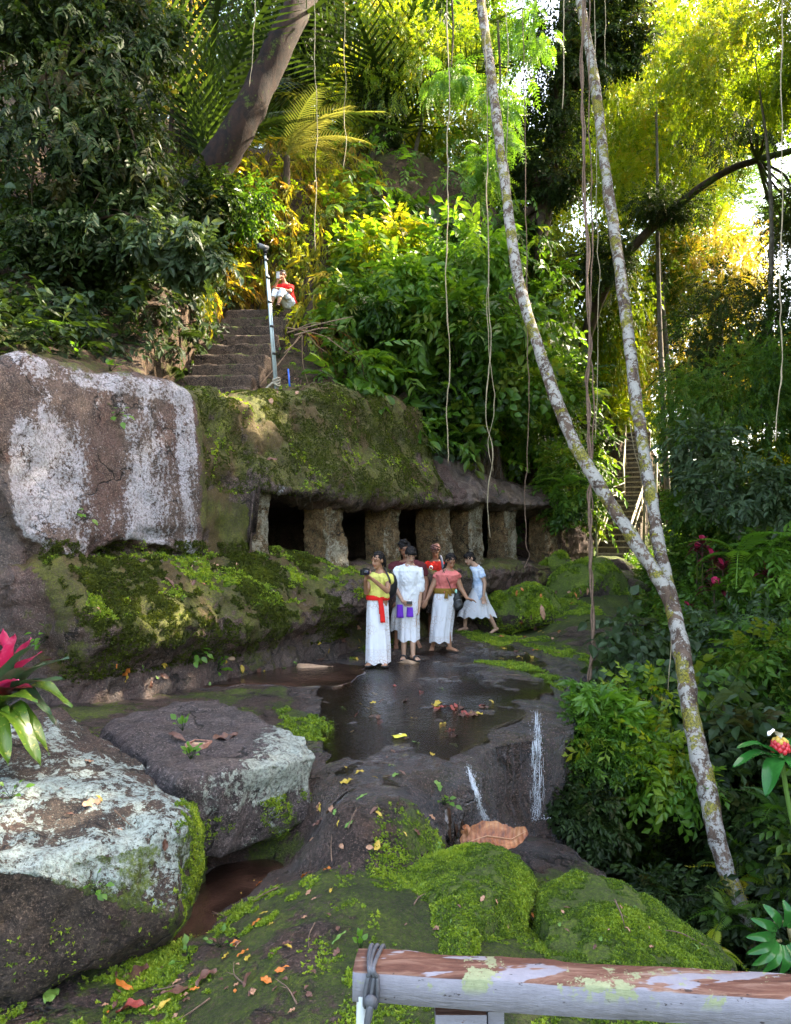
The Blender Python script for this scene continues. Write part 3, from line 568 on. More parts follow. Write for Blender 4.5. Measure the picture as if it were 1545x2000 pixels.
P = np.c_[hx.ravel(), hy.ravel(), hz.ravel()]; d = fbm(P, .8, 4, 300)*.14+fbm(P, 3.5, 3, 301)*.05
Pp = P.reshape(Th.shape+(3,)); HN = np.cross(np.gradient(Pp, axis=0), np.gradient(Pp, axis=1)).reshape(-1, 3); HN /= np.linalg.norm(HN, axis=1)[:, None]; HN *= np.sign(HN[:, 2:3])
cut = np.zeros(len(P), bool)
for SA, SB, wd_, dn_ in ((PY(412,757,12.9), PY(508,606,16.0), .95, .42), (PY(1194,1090,22.2), PY(1234,968,25.2), .85, .5), (PY(1236,962,25.4), PY(1244,846,29), .8, .5)):
    e_ = (SB-SA)[:2]; q_ = np.c_[P[:, 0]-SA[0], P[:, 1]-SA[1]]; tq_ = np.clip((q_@e_)/(e_@e_), -.15, 1.08); c_ = np.hypot(q_[:, 0]-e_[0]*tq_, q_[:, 1]-e_[1]*tq_) < wd_; cut |= c_
    P[:, 2] = np.where(c_, np.minimum(P[:, 2], SA[2]+(SB[2]-SA[2])*tq_-dn_), P[:, 2])
P += HN*d[:, None]*np.where(cut, .2, 1)[:, None]; HP = P.copy()
idx = np.arange(Th.size).reshape(Th.shape); HF = np.stack([idx[:-1, :-1], idx[1:, :-1], idx[1:, 1:], idx[:-1, 1:]], -1).reshape(-1, 4)
SOIL = rock('hillside_soil', a=(.022,.013,.008), b=(.07,.042,.024), moss=.42, lich=.1, rough=.95, wet=.05, mup=.1, mossc=[(.25,(.02,.028,.004)),(.5,(.06,.07,.008)),(.8,(.13,.15,.015))])
hill = ob('hillside', mesh_np('hillside', P, HF), SOIL, kind='structure')
def hill_z(x, y): return fh(x, y)

# ------------------------------------------------------------------ leaf templates  (length along +Y, face along +Z)
def tri(V, T): return np.array(V, float), np.array(T, int)
def leaf_s(w=.28, dr=-.12): return tri([(0,0,0),(-w,.45,.05),(0,1,dr),(w,.45,.05)], [(0,3,2),(0,2,1)])
def leaf_b(w=.24, dr=-.18, sh=.0): return tri([(0,0,0),(-w*.8,.22+sh,.04),(-w,.5,.05),(-w*.55,.78,dr*.4),(0,1,dr),(w*.55,.78,dr*.4),(w,.5,.05),(w*.8,.22+sh,.04),(0,.4,-.02),(0,.72,dr*.35-.03)],
   [(0,8,1),(1,8,2),(2,8,9),(2,9,3),(3,9,4),(0,7,8),(7,6,8),(6,9,8),(6,5,9),(5,4,9)])
def xf(T, pos, fwd, up, s, wsc=1):
    V, F_ = T; f = np.array(fwd, float); f /= np.linalg.norm(f); x = np.cross(f, up); x /= np.linalg.norm(x)+1e-9; z = np.cross(x, f)
    return V[:, :1]*x*s*wsc+V[:, 1:2]*f*s+V[:, 2:]*z*s+np.array(pos), F_
def join(L):
    Vs, Fs, n_ = [], [], 0
    for V, F_ in L: Vs.append(V); Fs.append(F_+n_); n_ += len(V)
    return np.concatenate(Vs), np.concatenate(Fs)
def strip(P, w):
    P = np.array(P, float); V = np.concatenate([P+np.array([w, 0, 0]), P-np.array([w, 0, 0])]); m = len(P); Fs = []
    for i in range(m-1): Fs += [(i, i+1, m+i+1), (i, m+i+1, m+i)]
    return V, np.array(Fs)
def twig(nl=9, L=1.0, ls=.34, lf=None, droop=.25, ang=55, seed=0, lw=1, stem=.008, alt=True):
    r = np.random.RandomState(seed); lf = lf if lf is not None else leaf_s(); C = lambda t: np.array([.06*math.sin(3*t+seed), t*L, -droop*t*t*L]); out = [strip([C(t) for t in np.linspace(0, 1, 4)], stem)]
    for i in range(nl):
        t = .15+.85*(i+.5)/nl; sd_ = 1 if i % 2 else -1; a = math.radians(ang+r.uniform(-18, 18))*sd_*(1-.5*(t > .93))
        f = np.array([math.sin(a), math.cos(a), -.25-droop*t+r.uniform(-.25, .2)]); u = np.array([r.uniform(-.35, .35), r.uniform(-.3, .1), 1])
        out.append(xf(lf, C(t), f, u, ls*r.uniform(.7, 1.15), lw))
    return join(out)
def compound(n=9, L=1.0, ls=.3, w=.9, droop=.35):      # pinnate frond, leaflets in pairs
    out = [strip([(0, t*L, .12*math.sin(t*3)-droop*t*t*L) for t in np.linspace(0, 1, 6)], .008)]; lf = leaf_s(.16, -.1)
    for i in range(n):
        t = .12+.86*i/(n-1); y = t*L; z = .12*math.sin(t*3)-droop*t*t*L; q = math.sin(min(1, t*1.25+.15)*math.pi*.86)+.12
        for sgn in (-1, 1): out.append(xf(lf, (0, y, z), (sgn*1, .45, -.25), (0, 0, 1), ls*q*w))
    out.append(xf(lf, (0, L, -droop*L), (0, 1, -.5), (0, 0, 1), ls*.5)); return join(out)
def palm(n=26, L=1.0, ls=.42, droop=.55):
    out = [strip([(0, t*L, .35*t*L-droop*t*t*L*1.2) for t in np.linspace(0, 1, 8)], .012)]
    V = np.array([(-.028,0,0),(.028,0,0),(.022,.5,-.04),(-.022,.5,-.04),(0,1,-.28)], float); T = (V, np.array([(0,1,2),(0,2,3),(3,2,4)]))
    for i in range(n):
        t = .1+.9*i/(n-1); p = (0, t*L, .35*t*L-droop*t*t*L*1.2); q = (1-.55*abs(t-.4)/.6)
        for sgn in (-1, 1): out.append(xf(T, p, (sgn*1, .75, .12-.35*t), (0, 0, 1), ls*q*R.uniform(.85, 1.1)))
    return join(out)
def whorl(n=6, lf=None, el=-.15, seed=0, s=1, jit=.2):
    r = np.random.RandomState(seed); out = []
    for i in range(n):
        a = 2*math.pi*i/n+r.uniform(-jit, jit); out.append(xf(lf if lf is not None else leaf_b(.2, -.25), (0, 0, 0), (math.cos(a), math.sin(a), el+r.uniform(-.15, .25)), (0, 0, 1), s*r.uniform(.75, 1.1)))
    return join(out)
TW = {'s': [twig(11, 1, .26, leaf_s(.26), .3, 55, i) for i in range(3)], 'm': [twig(8, 1, .36, leaf_s(.27), .35, 58, i+5) for i in range(3)],
      'b': [twig(6, 1, .50, leaf_b(.22, -.2), .4, 50, i+9) for i in range(3)], 'h': [twig(5, 1, .42, leaf_b(.36, -.25, -.02), .5, 55, i+12) for i in range(3)],
      'bam': [twig(12, 1, .42, leaf_s(.10, -.3), .75, 32, i+15) for i in range(3)], 'c': [compound(9), compound(11, 1, .26)], 'f': [compound(20, 1, .30, .8, .45)],
      'w': [whorl(6, None, -.1, i) for i in range(2)], 'p': [palm()]}
def frames(fwd, up, r):
    f = fwd/(np.linalg.norm(fwd, axis=1)[:, None]+1e-9); x = np.cross(f, up); x /= np.linalg.norm(x, axis=1)[:, None]+1e-9; z = np.cross(x, f)
    return np.stack([x, f, z], 1)       # rows: local axes
def bake(kinds, pos, fwd, up, size, rnd, jit=None):
    Vs, Fs, Rs, n_ = [], [], [], 0; kinds = TW[kinds] if isinstance(kinds, str) else kinds; k = len(kinds); sel = np.arange(len(pos)) % k; M_ = frames(fwd, up, None)
    for i, (V, F_) in enumerate(kinds):
        q = np.where(sel == i)[0]
        if len(q) == 0: continue
        W = np.einsum('vk,nkj->nvj', V, M_[q])*size[q][:, None, None]+pos[q][:, None]
        Vs.append(W.reshape(-1, 3)); Fs.append((F_[None]+(np.arange(len(q))*len(V))[:, None, None]).reshape(-1, 3)+n_)
        lj = np.random.RandomState(1).uniform(-.16, .16, size=(len(q), len(V)//4+1)); lj = np.repeat(lj, 4, axis=1)[:, :len(V)]
        Rs.append(np.clip(rnd[q][:, None]+lj, 0, 1).ravel()); n_ += len(q)*len(V)
    return np.concatenate(Vs), np.concatenate(Fs), np.concatenate(Rs)
def unit(r, n): v = r.normal(size=(n, 3)); return v/np.linalg.norm(v, axis=1)[:, None]
def crown_mesh(name, radii, nclump, ntw, size, kind, seed, droop=.25, cl=.3, low=-.6, fill=.55):
    r = np.random.RandomState(seed); radii = np.array(radii, float); c = unit(r, nclump); c = c[c[:, 2] > low]; rad = fill+(1-fill)*r.rand(len(c))**.6; rad *= 1+.22*vnoise(c*2.3, seed)
    C = c*rad[:, None]*radii; crr = cl*radii.mean()*r.uniform(.6, 1.3, len(c))
    k = ntw//len(C)+1; d = unit(r, len(C)*k); Cr = np.repeat(C, k, 0); rr = np.repeat(crr, k)*r.rand(len(d))**.4
    p = Cr+d*rr[:, None]*np.array([1, 1, .75]); out = Cr/radii; out /= np.linalg.norm(out, axis=1)[:, None]+1e-6
    f = d*.8+out*.5+np.array([0, 0, -droop])+r.normal(size=d.shape)*.25; up = np.array([0, 0, 1.])+r.normal(size=d.shape)*.45
    rnd = np.clip(.5+.28*np.repeat(r.normal(size=len(C)), k)*.7+r.normal(size=len(d))*.14, 0, 1)
    V, F_, Rn = bake(kind, p, f, up, size*r.uniform(.65, 1.25, len(d)), rnd); return mesh_np(name, V, F_, False, {'rnd': Rn}), C
def scatter(name, P, N, size, kind, mat, seed, nf=.6, droop=.5, rv=.25, rnd=None, **kw):
    r = np.random.RandomState(seed); n_ = len(P); f = N*nf+r.normal(size=(n_, 3))*.55+np.array([0, 0, -droop]); up = N*.6+np.array([0, 0, .8])+r.normal(size=(n_, 3))*.35
    rr = np.clip((.45+.4*fbm(P, .9, 3, seed) if rnd is None else rnd)+r.normal(size=n_)*rv*.6, 0, 1)
    V, F_, Rn = bake(kind, P, f, up, size*r.uniform(.6, 1.3, n_), rr); return ob(name, mesh_np(name, V, F_, False, {'rnd': Rn}), mat, **kw)
def proj(P):
    D = P-EYE; y_ = D[:, 1]*cp+D[:, 2]*sp; z_ = -D[:, 1]*sp+D[:, 2]*cp; y_ = np.where(y_ > .1, y_, .1); return 772.5+F*D[:, 0]/y_, 1000-F*z_/y_
def sample(V, Fq, n_, seed, cond=None):
    r = np.random.RandomState(seed); T = np.concatenate([Fq[:, [0, 1, 2]], Fq[:, [0, 2, 3]]]); a, b, c = V[T[:, 0]], V[T[:, 1]], V[T[:, 2]]; N = np.cross(b-a, c-a); A = np.linalg.norm(N, axis=1)/2
    if cond is not None: A = A*cond((a+b+c)/3)
    i = r.choice(len(T), n_, p=A/A.sum()); u, v = r.rand(2, n_); m = u+v > 1; u[m], v[m] = 1-u[m], 1-v[m]
    Nn_ = N[i]/(np.linalg.norm(N[i], axis=1)[:, None]+1e-9); Nn_ *= np.where(Nn_[:, 2:3] < 0, -1, 1); return a[i]+(b[i]-a[i])*u[:, None]+(c[i]-a[i])*v[:, None], Nn_
def inpx(P, x0, x1, y0, y1, m=0): px, py = proj(P); return (px > x0-m) & (px < x1+m) & (py > y0-m) & (py < y1+m)

# ------------------------------------------------------------------ undergrowth on the banks (stuff)
tA, sA = ts(HP[:, 0], HP[:, 1])
def stairs_clear(P): px, py = proj(P); return ~((px > 515) & (px < 600) & (py > 510) & (py < 640) & (P[:, 1] < 16.6)) & ~((px > 1155) & (px < 1290) & (py > 830) & (py < 1110)) & ~((px > 350+(755-py)*.42-15) & (px < 500+(755-py)*.5+10) & (py > 595) & (py < 800) & (P[:, 1] < 17.5))
def hs_(n_, seed, x0, x1, y0, y1, dmax=45): return sample(HP, HF, n_, seed, lambda c: inpx(c, x0, x1, y0, y1)*(c[:, 1] > 5)*(c[:, 1] < dmax)*stairs_clear(c)*1.)
def band(name, n_, seed, box, size, kind, mat, label=None, thick=.5, droop=.5, rv=.25, dmax=45, rnd=None):
    P_, N_ = hs_(n_, seed, *box, dmax=dmax); r = np.random.RandomState(seed+1); sc_ = np.linalg.norm(P_-EYE, axis=1)/14
    P_ = P_+N_*(r.rand(len(P_))**1.5*thick)[:, None]
    return scatter(name, P_, N_, size, kind, mat, seed, droop=droop, rv=rv, kind=None, rnd=rnd, **{}) if False else tag(scatter(name, P_, N_, size, kind, mat, seed, droop=droop, rv=rv, rnd=rnd), None, None, None, 'stuff')
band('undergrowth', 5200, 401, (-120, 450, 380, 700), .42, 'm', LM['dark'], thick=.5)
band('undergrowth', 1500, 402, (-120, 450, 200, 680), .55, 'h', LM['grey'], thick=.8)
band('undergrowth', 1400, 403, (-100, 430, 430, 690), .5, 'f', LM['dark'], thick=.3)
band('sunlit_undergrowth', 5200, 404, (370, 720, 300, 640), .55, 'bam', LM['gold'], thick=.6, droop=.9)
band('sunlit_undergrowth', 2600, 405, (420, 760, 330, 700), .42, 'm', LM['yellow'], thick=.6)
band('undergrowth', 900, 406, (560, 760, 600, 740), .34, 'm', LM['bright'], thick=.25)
band('undergrowth', 7000, 407, (640, 1130, 420, 900), .62, 'b', LM['mid'], thick=1.1)
band('undergrowth', 2800, 408, (640, 1130, 300, 1080), .6, 'm', LM['bright'], thick=1.3)
band('undergrowth', 1600, 409, (760, 1160, 620, 1060), .6, 'h', LM['grey'], thick=.8)
band('undergrowth', 2500, 410, (1060, 1130, 600, 1080), .7, 'm', LM['mid'], thick=.8)
band('undergrowth', 2500, 411, (1280, 1420, 600, 1080), .8, 'm', LM['mid'], thick=1.0)
band('undergrowth', 1200, 412, (1160, 1300, 600, 830), .8, 'm', LM['yellow'], thick=.8)
# ------------------------------------------------------------------ trees
def trunk_mesh(path, r, n_=10, seed=0, k=6, rough=.10):
    P_, rr = smooth_path(path, k, r); V, Fs = tube_vf(P_, rr, n_); V = np.array(V); c = np.repeat(P_, n_, 0); d = V-c
    V = c+d*(1+rough*fbm(V, 2.5/np.mean(r)**.5, 3, seed))[:, None]; mb = MB(); mb.add(V, Fs); return mb
def Pp_(L): return [PY(*q) for q in L]
def tree(name, label, cat, path, r, bark, crowns, leaf, limbs=6, seed=0, group=None, kind='s', size=.55, ncl=60, ntw=1500, droop=.3, fill=.5, cl=.3, tn=10, mesh=None, low=-.8):
    path = [np.array(p, float) for p in path]; root = empty(name, tuple(path[0]), label=label, cat=cat, **({'group': group} if group else {})); rs = np.random.RandomState(seed)
    mb = trunk_mesh(path, r, tn, seed)
    first = None
    for ci, (c, rad) in enumerate(crowns):
        c = np.array(c, float); 
        if mesh is None: me, C = crown_mesh('crown', rad, ncl, ntw, size, kind, seed+ci*7+1, droop, cl, low, fill)
        else: me, C = mesh[:2]
        o = ob('crown', me, leaf, root); o.location = c-path[0]
        if mesh is not None: o.rotation_euler = (0, 0, rs.uniform(0, 6)); o.scale = tuple(np.array(rad)/mesh[2])
        pk = np.array(path); 
        for j in rs.permutation(len(C))[:limbs]:
            e = c+C[j]*.85*(1 if mesh is None else np.array(rad)/mesh[2]); i = np.argmin(np.linalg.norm(pk-e, axis=1)); i = max(i, len(pk)//3); s_ = pk[i]
            if np.linalg.norm(s_-c) > 1.3*np.max(rad)+1 and ci == 0: s_ = pk[-1]
            m_ = (s_+e)/2+rs.normal(size=3)*.12*np.linalg.norm(e-s_)+np.array([0, 0, .1*np.linalg.norm(e-s_)]); rb = np.array(r)[min(i, len(r)-1)]*.5
            Pq, rq = smooth_path([s_, m_, e], 5, [rb, rb*.6, rb*.18]); V, Fs = tube_vf(Pq, rq, 5); mb.add(V, Fs)
    me = mb.mesh('trunk'); V, _ = get_vn(me); set_v(me, V-path[0]); ob('trunk', me, bark, root); return root
# the reddish trunk leaning over the bank
tree('leaning_tree', 'thick reddish mossy trunk leaning right over the steps and the sunlit bank', 'tree', Pp_([(330,480,17.0),(372,400,16.9),(420,325,16.8),(478,232,16.7),(522,140,16.8),(565,50,16.9),(615,-50,17.4),(700,-230,18),(760,-420,18.5)]),
     [.6,.48,.40,.36,.34,.33,.31,.28,.2], BK['big'], [(PY(760,-560,19), (4.5, 3.5, 2.2)), (PY(560,-420,17), (3, 3, 1.6))], LM['mid'], seed=11, kind='m', size=.7, ncl=50, ntw=1200, tn=16)
# forked lichened tree in front
rt = empty('forked_tree', tuple(PY(1482,1870,6.6)), label='slender forked tree with white lichen and yellow moss rising beside the gorge', cat='tree')
pathA = Pp_([(1480,1868,6.6),(1462,1808,6.7),(1412,1680,6.9),(1380,1540,7.2),(1350,1400,7.6),(1330,1260,8.1),(1305,1155,8.6),(1290,1080,8.9),(1270,960,9.3),(1245,800,9.9),(1215,560,10.8),(1185,350,11.8),(1160,150,12.6),(1130,-10,13.2),(1090,-200,14)])
pathB = Pp_([(1318,1215,8.35),(1292,1140,8.55),(1235,1050,8.8),(1165,940,9.1),(1110,840,9.5),(1052,680,10),(1012,540,10.5),(985,350,11.3),(960,150,12),(938,-10,12.6),(925,-200,13.2)])
mb = trunk_mesh(pathA, [.10,.075,.08,.09,.092,.09,.085,.075,.075,.08,.085,.085,.085,.08,.07], 14, 5, 8, .16); me = mb.mesh('trunk'); V, _ = get_vn(me); set_v(me, V-np.array(rt.location)); ob('trunk', me, BK['lichen'], rt)
mb = trunk_mesh(pathB, [.05,.078,.082,.08,.08,.078,.075,.075,.08,.075,.07], 14, 6, 8, .16); me = mb.mesh('second_trunk'); V, _ = get_vn(me); set_v(me, V-np.array(rt.location)); ob('second_trunk', me, BK['lichen'], rt)
for k, p in enumerate((PY(1060,-330,15), PY(900,-300,14))):
    me, C = crown_mesh('crown', (2.6, 2.6, 1.1), 26, 420, .6, 'm', 90+k); o = ob('crown', me, LM['mid'], rt); o.location = p-np.array(rt.location)
# shared crowns for the forest behind
CM = {}
def cmesh(key, *a, **k):
    if key not in CM: me, C = crown_mesh(*a, **k); CM[key] = (me, C, np.array(a[1]))
    return CM[key]
fy = cmesh('fy', 'crown', (4, 4, 3.2), 75, 3400, .62, 's', 501, fill=.35, cl=.24); fm = cmesh('fm', 'crown', (4, 4, 3.2), 65, 3000, .66, 'm', 502, fill=.35, cl=.26)
def ftree(i, px, py, Yd, rad, leaf, label, base=None, bark='grey', mesh=None, r0=.12, group=None, path=None):
    c = PY(px, py, Yd); b = PY(*base) if base else np.array([c[0]+.3, c[1]+.3, min(hill_z(c[0], c[1]), c[2]-rad[2]*1.6)])
    m_ = (b+c)/2+np.array([.2*math.sin(i), .1, 0]); me = (fy if mesh == 'y' else fm)
    key_ = (mesh, leaf.name)
    if key_ not in CM: q = me[0].copy(); q.materials.clear(); q.name = 'crown'; CM[key_] = (q, me[1], me[2])
    return tree('forest_tree', label, 'tree', path or [b, m_, m_*.35+c*.65+np.array([.35*math.cos(i*2), 0, 0]), c+np.array([.2*math.sin(i*3), 0, -rad[2]*.1])], [r0, r0*.7, r0*.4, r0*.12] if not path else [r0]*len(path), BK[bark], [(c, rad)], leaf, seed=600+i, mesh=CM[key_], group=group, limbs=7)
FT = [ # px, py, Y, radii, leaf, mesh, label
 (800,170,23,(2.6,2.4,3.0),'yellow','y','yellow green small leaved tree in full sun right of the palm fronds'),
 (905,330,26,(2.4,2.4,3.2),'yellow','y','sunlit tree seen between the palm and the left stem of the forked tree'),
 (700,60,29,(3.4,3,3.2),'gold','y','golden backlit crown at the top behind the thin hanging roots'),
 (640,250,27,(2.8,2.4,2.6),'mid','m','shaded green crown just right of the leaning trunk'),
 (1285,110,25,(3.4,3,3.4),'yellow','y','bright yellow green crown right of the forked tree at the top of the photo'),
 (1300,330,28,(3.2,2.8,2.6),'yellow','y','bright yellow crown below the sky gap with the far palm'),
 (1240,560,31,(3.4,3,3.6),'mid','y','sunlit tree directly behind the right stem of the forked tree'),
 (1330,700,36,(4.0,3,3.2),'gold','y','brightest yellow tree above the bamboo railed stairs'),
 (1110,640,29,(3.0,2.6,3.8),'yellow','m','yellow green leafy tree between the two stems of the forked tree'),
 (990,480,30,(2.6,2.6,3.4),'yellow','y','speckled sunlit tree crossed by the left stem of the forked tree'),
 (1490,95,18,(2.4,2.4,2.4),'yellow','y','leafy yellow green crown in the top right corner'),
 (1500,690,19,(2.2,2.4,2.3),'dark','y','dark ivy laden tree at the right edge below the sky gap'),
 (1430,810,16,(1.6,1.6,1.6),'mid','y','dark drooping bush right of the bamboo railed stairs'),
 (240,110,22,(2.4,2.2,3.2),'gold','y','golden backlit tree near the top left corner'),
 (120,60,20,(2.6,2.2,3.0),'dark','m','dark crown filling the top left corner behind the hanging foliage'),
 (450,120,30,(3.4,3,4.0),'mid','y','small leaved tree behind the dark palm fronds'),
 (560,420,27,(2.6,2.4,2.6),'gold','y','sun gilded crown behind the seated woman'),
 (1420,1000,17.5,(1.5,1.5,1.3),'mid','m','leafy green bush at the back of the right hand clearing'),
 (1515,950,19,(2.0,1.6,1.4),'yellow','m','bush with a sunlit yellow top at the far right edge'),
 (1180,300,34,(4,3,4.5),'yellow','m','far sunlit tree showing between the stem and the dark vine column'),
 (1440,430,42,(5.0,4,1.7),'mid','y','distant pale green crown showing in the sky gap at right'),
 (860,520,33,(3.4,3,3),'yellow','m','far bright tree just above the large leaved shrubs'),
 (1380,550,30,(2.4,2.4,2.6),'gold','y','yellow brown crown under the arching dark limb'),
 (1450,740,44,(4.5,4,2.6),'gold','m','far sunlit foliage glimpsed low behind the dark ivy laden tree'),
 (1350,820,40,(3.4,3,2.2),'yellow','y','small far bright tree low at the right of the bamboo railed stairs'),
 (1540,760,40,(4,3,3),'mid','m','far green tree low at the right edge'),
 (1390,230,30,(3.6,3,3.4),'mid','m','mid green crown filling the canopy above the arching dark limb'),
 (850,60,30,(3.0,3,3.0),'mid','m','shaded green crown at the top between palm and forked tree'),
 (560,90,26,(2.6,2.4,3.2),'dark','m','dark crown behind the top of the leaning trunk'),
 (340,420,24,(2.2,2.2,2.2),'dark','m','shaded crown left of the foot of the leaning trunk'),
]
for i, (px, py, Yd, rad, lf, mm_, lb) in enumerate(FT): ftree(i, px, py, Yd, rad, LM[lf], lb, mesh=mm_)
# unseen trees added along the right rim and overhead to shade the gorge
RIML = ['unseen shade tree added on the right rim behind the ti plants','unseen tree added high above the middle of the gorge for shade','unseen shade tree added close behind the first one on the right rim','unseen low wide crowned shade tree added abreast of the pool','unseen tall shade tree added second back from the right rim','unseen high flat crown added over the gorge beside the ledge for shade','unseen shade tree added on the right rim nearest the wooden railing','unseen broad shade tree added behind and right of the wooden railing','unseen tallest shade tree added on the right rim beside the arching dark limb','unseen high crown added on the right rim over the dark ivy laden tree for shade','unseen far right shade tree added behind the arching dark limb','unseen crown added high over the right edge of the gorge above the railing for shade']
for i, (x, y, z, rad) in enumerate([(12.5,14,8,(3.2,2.6,4.5)),(8.2,11.5,14.5,(2.8,2.4,1.8)),(13,17.5,9,(2.8,2.2,3.2)),(12.5,17.5,14.5,(3,3,2.4)),(16.5,22,15,(3.6,3,3)),(9,8.6,11,(2.8,2.8,2)),(11.5,9,6,(3.0,3,4.2)),(14.5,11,11,(3.2,3,4)),(10.5,12.5,14,(3.0,2.6,2.2)),(12,5,9,(3.4,3.4,4.4)),(15,2,9,(3.2,3.2,4.4)),(17,15.5,15,(3,2.6,3.4))]):
    c = np.array([x, y, z], float); g_ = float(ground_z(np.array([x+1.]), np.array([y+.5]))[0]); b = np.array([x+1., y+.5, g_])
    key_ = ('m', LM['mid'].name) ; 
    tree('shade_tree', RIML[i], 'tree', [b, (b+c)/2, c], [.25, .2, .1], BK['dark'], [(c, rad)], LM['mid'], seed=700+i, mesh=CM[key_], group='unseen trees added to shade the gorge')
# dark vine-laden trunk with its column of ivy
tree('ivy_clad_tree', 'dark ivy covered trunk standing between the two stems of the forked tree', 'tree', Pp_([(1010,700,24),(1030,560,23.5),(1060,400,23),(1095,200,23),(1110,0,23),(1120,-150,23)]), [.4,.38,.34,.3,.28,.25], BK['dark'],
     [(PY(1095,120,22.4), (1.15,1.0,2.6)), (PY(1060,330,22.6), (.95,.9,2.0)), (PY(1200,60,22), (.9,.8,1.8)), (PY(1030,560,23), (.7,.7,1.5))], LM['dark'], seed=21, kind='m', size=.42, ncl=40, ntw=1100, fill=.3)
tree('ivy_clad_tree', 'dark mossy trunk with climbing leaves just right of the leaning trunk', 'tree', Pp_([(715,520,24),(720,400,23.5),(728,280,23),(740,150,23),(760,0,23),(770,-100,23)]), [.36,.34,.32,.28,.25,.2], BK['dark'],
     [(PY(735,200,22.6), (.6,.6,1.5)), (PY(720,420,22.8), (.6,.6,1.3))], LM['dark'], seed=22, kind='m', size=.4, ncl=30, ntw=420, fill=.3)
# the arching dark limb at the right
tree('arching_tree', 'dark tree arching to the right across the sky gap, trailing small leaves', 'tree', Pp_([(1120,760,27),(1150,640,26),(1200,530,25),(1290,430,24),(1400,345,23.5),(1480,312,23),(1580,285,23),(1700,240,23)]), [.24,.22,.17,.14,.12,.11,.10,.08], BK['dark'],
     [(PY(1300,400,23.8), (1.1,.5,.55)), (PY(1460,250,22.5), (1.9,1.6,1.0)), (PY(1180,520,24.5), (.9,.8,1.2)), (PY(1560,440,22), (.8,.8,1.2))], LM['dark'], seed=23, kind='s', size=.4, ncl=60, ntw=620, fill=.2)
for i, (px, y0_, y1_, Yd, w_, lb) in enumerate([(1192,560,1040,30,.13,'pale straight trunk standing left of the right stem of the forked tree'),(1203,620,900,33,.10,'thin pale trunk close behind the other pale trunk'),(335,-40,340,18,.06,'thin dark bare stem rising into the sky gap at upper left'),(352,-40,330,18.4,.04,'thinner dark stem beside the first at upper left'),(368,-60,350,19,.05,'slightly leaning dark stem nearest the leaning trunk'),(862,-40,300,26,.09,'slim dark trunk seen through the sunlit tree at top centre')]):
    me, C = crown_mesh('crown', (.9, .9, .5), 16, 90, .4, 's', 820+i); root = tree('thin_tree', lb, 'tree', Pp_([(px-4,y1_,Yd),(px+3,(y0_+y1_)/2,Yd),(px+5,y0_,Yd),(px+8,y0_-120,Yd)]), [w_, w_, w_*.85, w_*.6], BK['grey' if i < 2 else 'dark'], [(PY(px+8,y0_-140,Yd), (.9,.9,.5))], LM['yellow' if i < 2 else 'dark'], seed=820+i, mesh=(me, C, np.array([.9, .9, .5])), limbs=3)
# hanging broad-leaved bush at the top left
tree('overhanging_bush', 'dark broad leaved bush hanging over the left end of the cliff top', 'bush', [np.array([-9.5,13,8.]), PY(-60,200,12.5), PY(120,150,12)], [.2,.14,.08], BK['dark'],
     [(PY(90,210,12.2), (1.7,1.2,1.9)), (PY(230,330,12.6), (1.0,.8,1.1)), (PY(120,470,12.4), (1.2,.8,.8)), (PY(40,20,12.2), (1.6,1.2,1.2)), (PY(250,80,13), (.9,.7,1.0))], LM['dark'], seed=31, kind='b', size=.28, ncl=70, ntw=1250, droop=.9, fill=.3, limbs=5, cl=.3)
tree('overhanging_bush', 'lighter spray of drooping leaves reaching right from under the left bush', 'bush', Pp_([(60,470,12.6),(150,440,12.2),(260,420,12),(370,470,12)]), [.04,.03,.02,.01], BK['dark'], [(PY(230,430,12), (.9,.4,.25)), (PY(330,460,12), (.6,.4,.25)), (PY(380,500,12.2), (.45,.3,.2))], LM['grey'], seed=33, kind='b', size=.36, ncl=22, ntw=110, droop=.5, fill=.2, limbs=4)
# palms
def palm_plant(label, base, n_, L, leaf, seed, el=(.5, 1.3), az=(0, 6.28), stem=.5, r0=.12, name='palm'):
    rs = np.random.RandomState(seed); root = empty(name, tuple(base), label=label, cat='palm'); mb = trunk_mesh([(0, 0, -.6), (0, 0, stem*.5), (0, 0, stem)], [r0, r0, r0*.8], 10, seed); ob('trunk', mb.mesh('trunk'), BK['dark'], root)
    for i in range(n_):
        a = az[0]+(az[1]-az[0])*(i+rs.uniform(-.3, .3))/n_; e = rs.uniform(*el); T = palm(26, 1, .30, rs.uniform(.5, .8)); l = L*rs.uniform(.75, 1.1)
        V, F_ = T; me = mesh_np('frond', V*l, F_, False, {'rnd': np.full(len(V), rs.uniform(.1, .9))}); o = ob('frond', me, leaf, root); o.location = (0, 0, stem)
        f = Vector((math.cos(a)*math.cos(e), math.sin(a)*math.cos(e), math.sin(e))); x = f.cross(Vector((0, 0, 1))).normalized(); z = x.cross(f); o.rotation_euler = Matrix((x, f, z)).transposed().to_euler()
    return root
LM['pale'] = leafmat('pale_frond', [(.07, .10, .03), (.16, .19, .06), (.24, .22, .09)], .35)
palm_plant('dark palm with tall feathery fronds at the foot of the leaning trunk', PY(400,380,18.2), 15, 5.2, LM['dark'], 41, (.75, 1.4))
palm_plant('dark feathery palm behind the hanging roots at top centre', PY(770,380,23), 13, 5.6, LM['dark'], 42, (.5, 1.35), stem=1.5)
palm_plant('palm with sunlit golden fronds arching right of the leaning trunk', PY(560,350,18.6), 8, 2.5, LM['pale'], 43, (.1, .9), (-1.0, 1.2), .6, .09)
palm_plant('far palm whose frond tips show in the sky gap at upper right', PY(1225,260,40), 12, 5, LM['gold'], 44, (.0, .9), stem=.5)
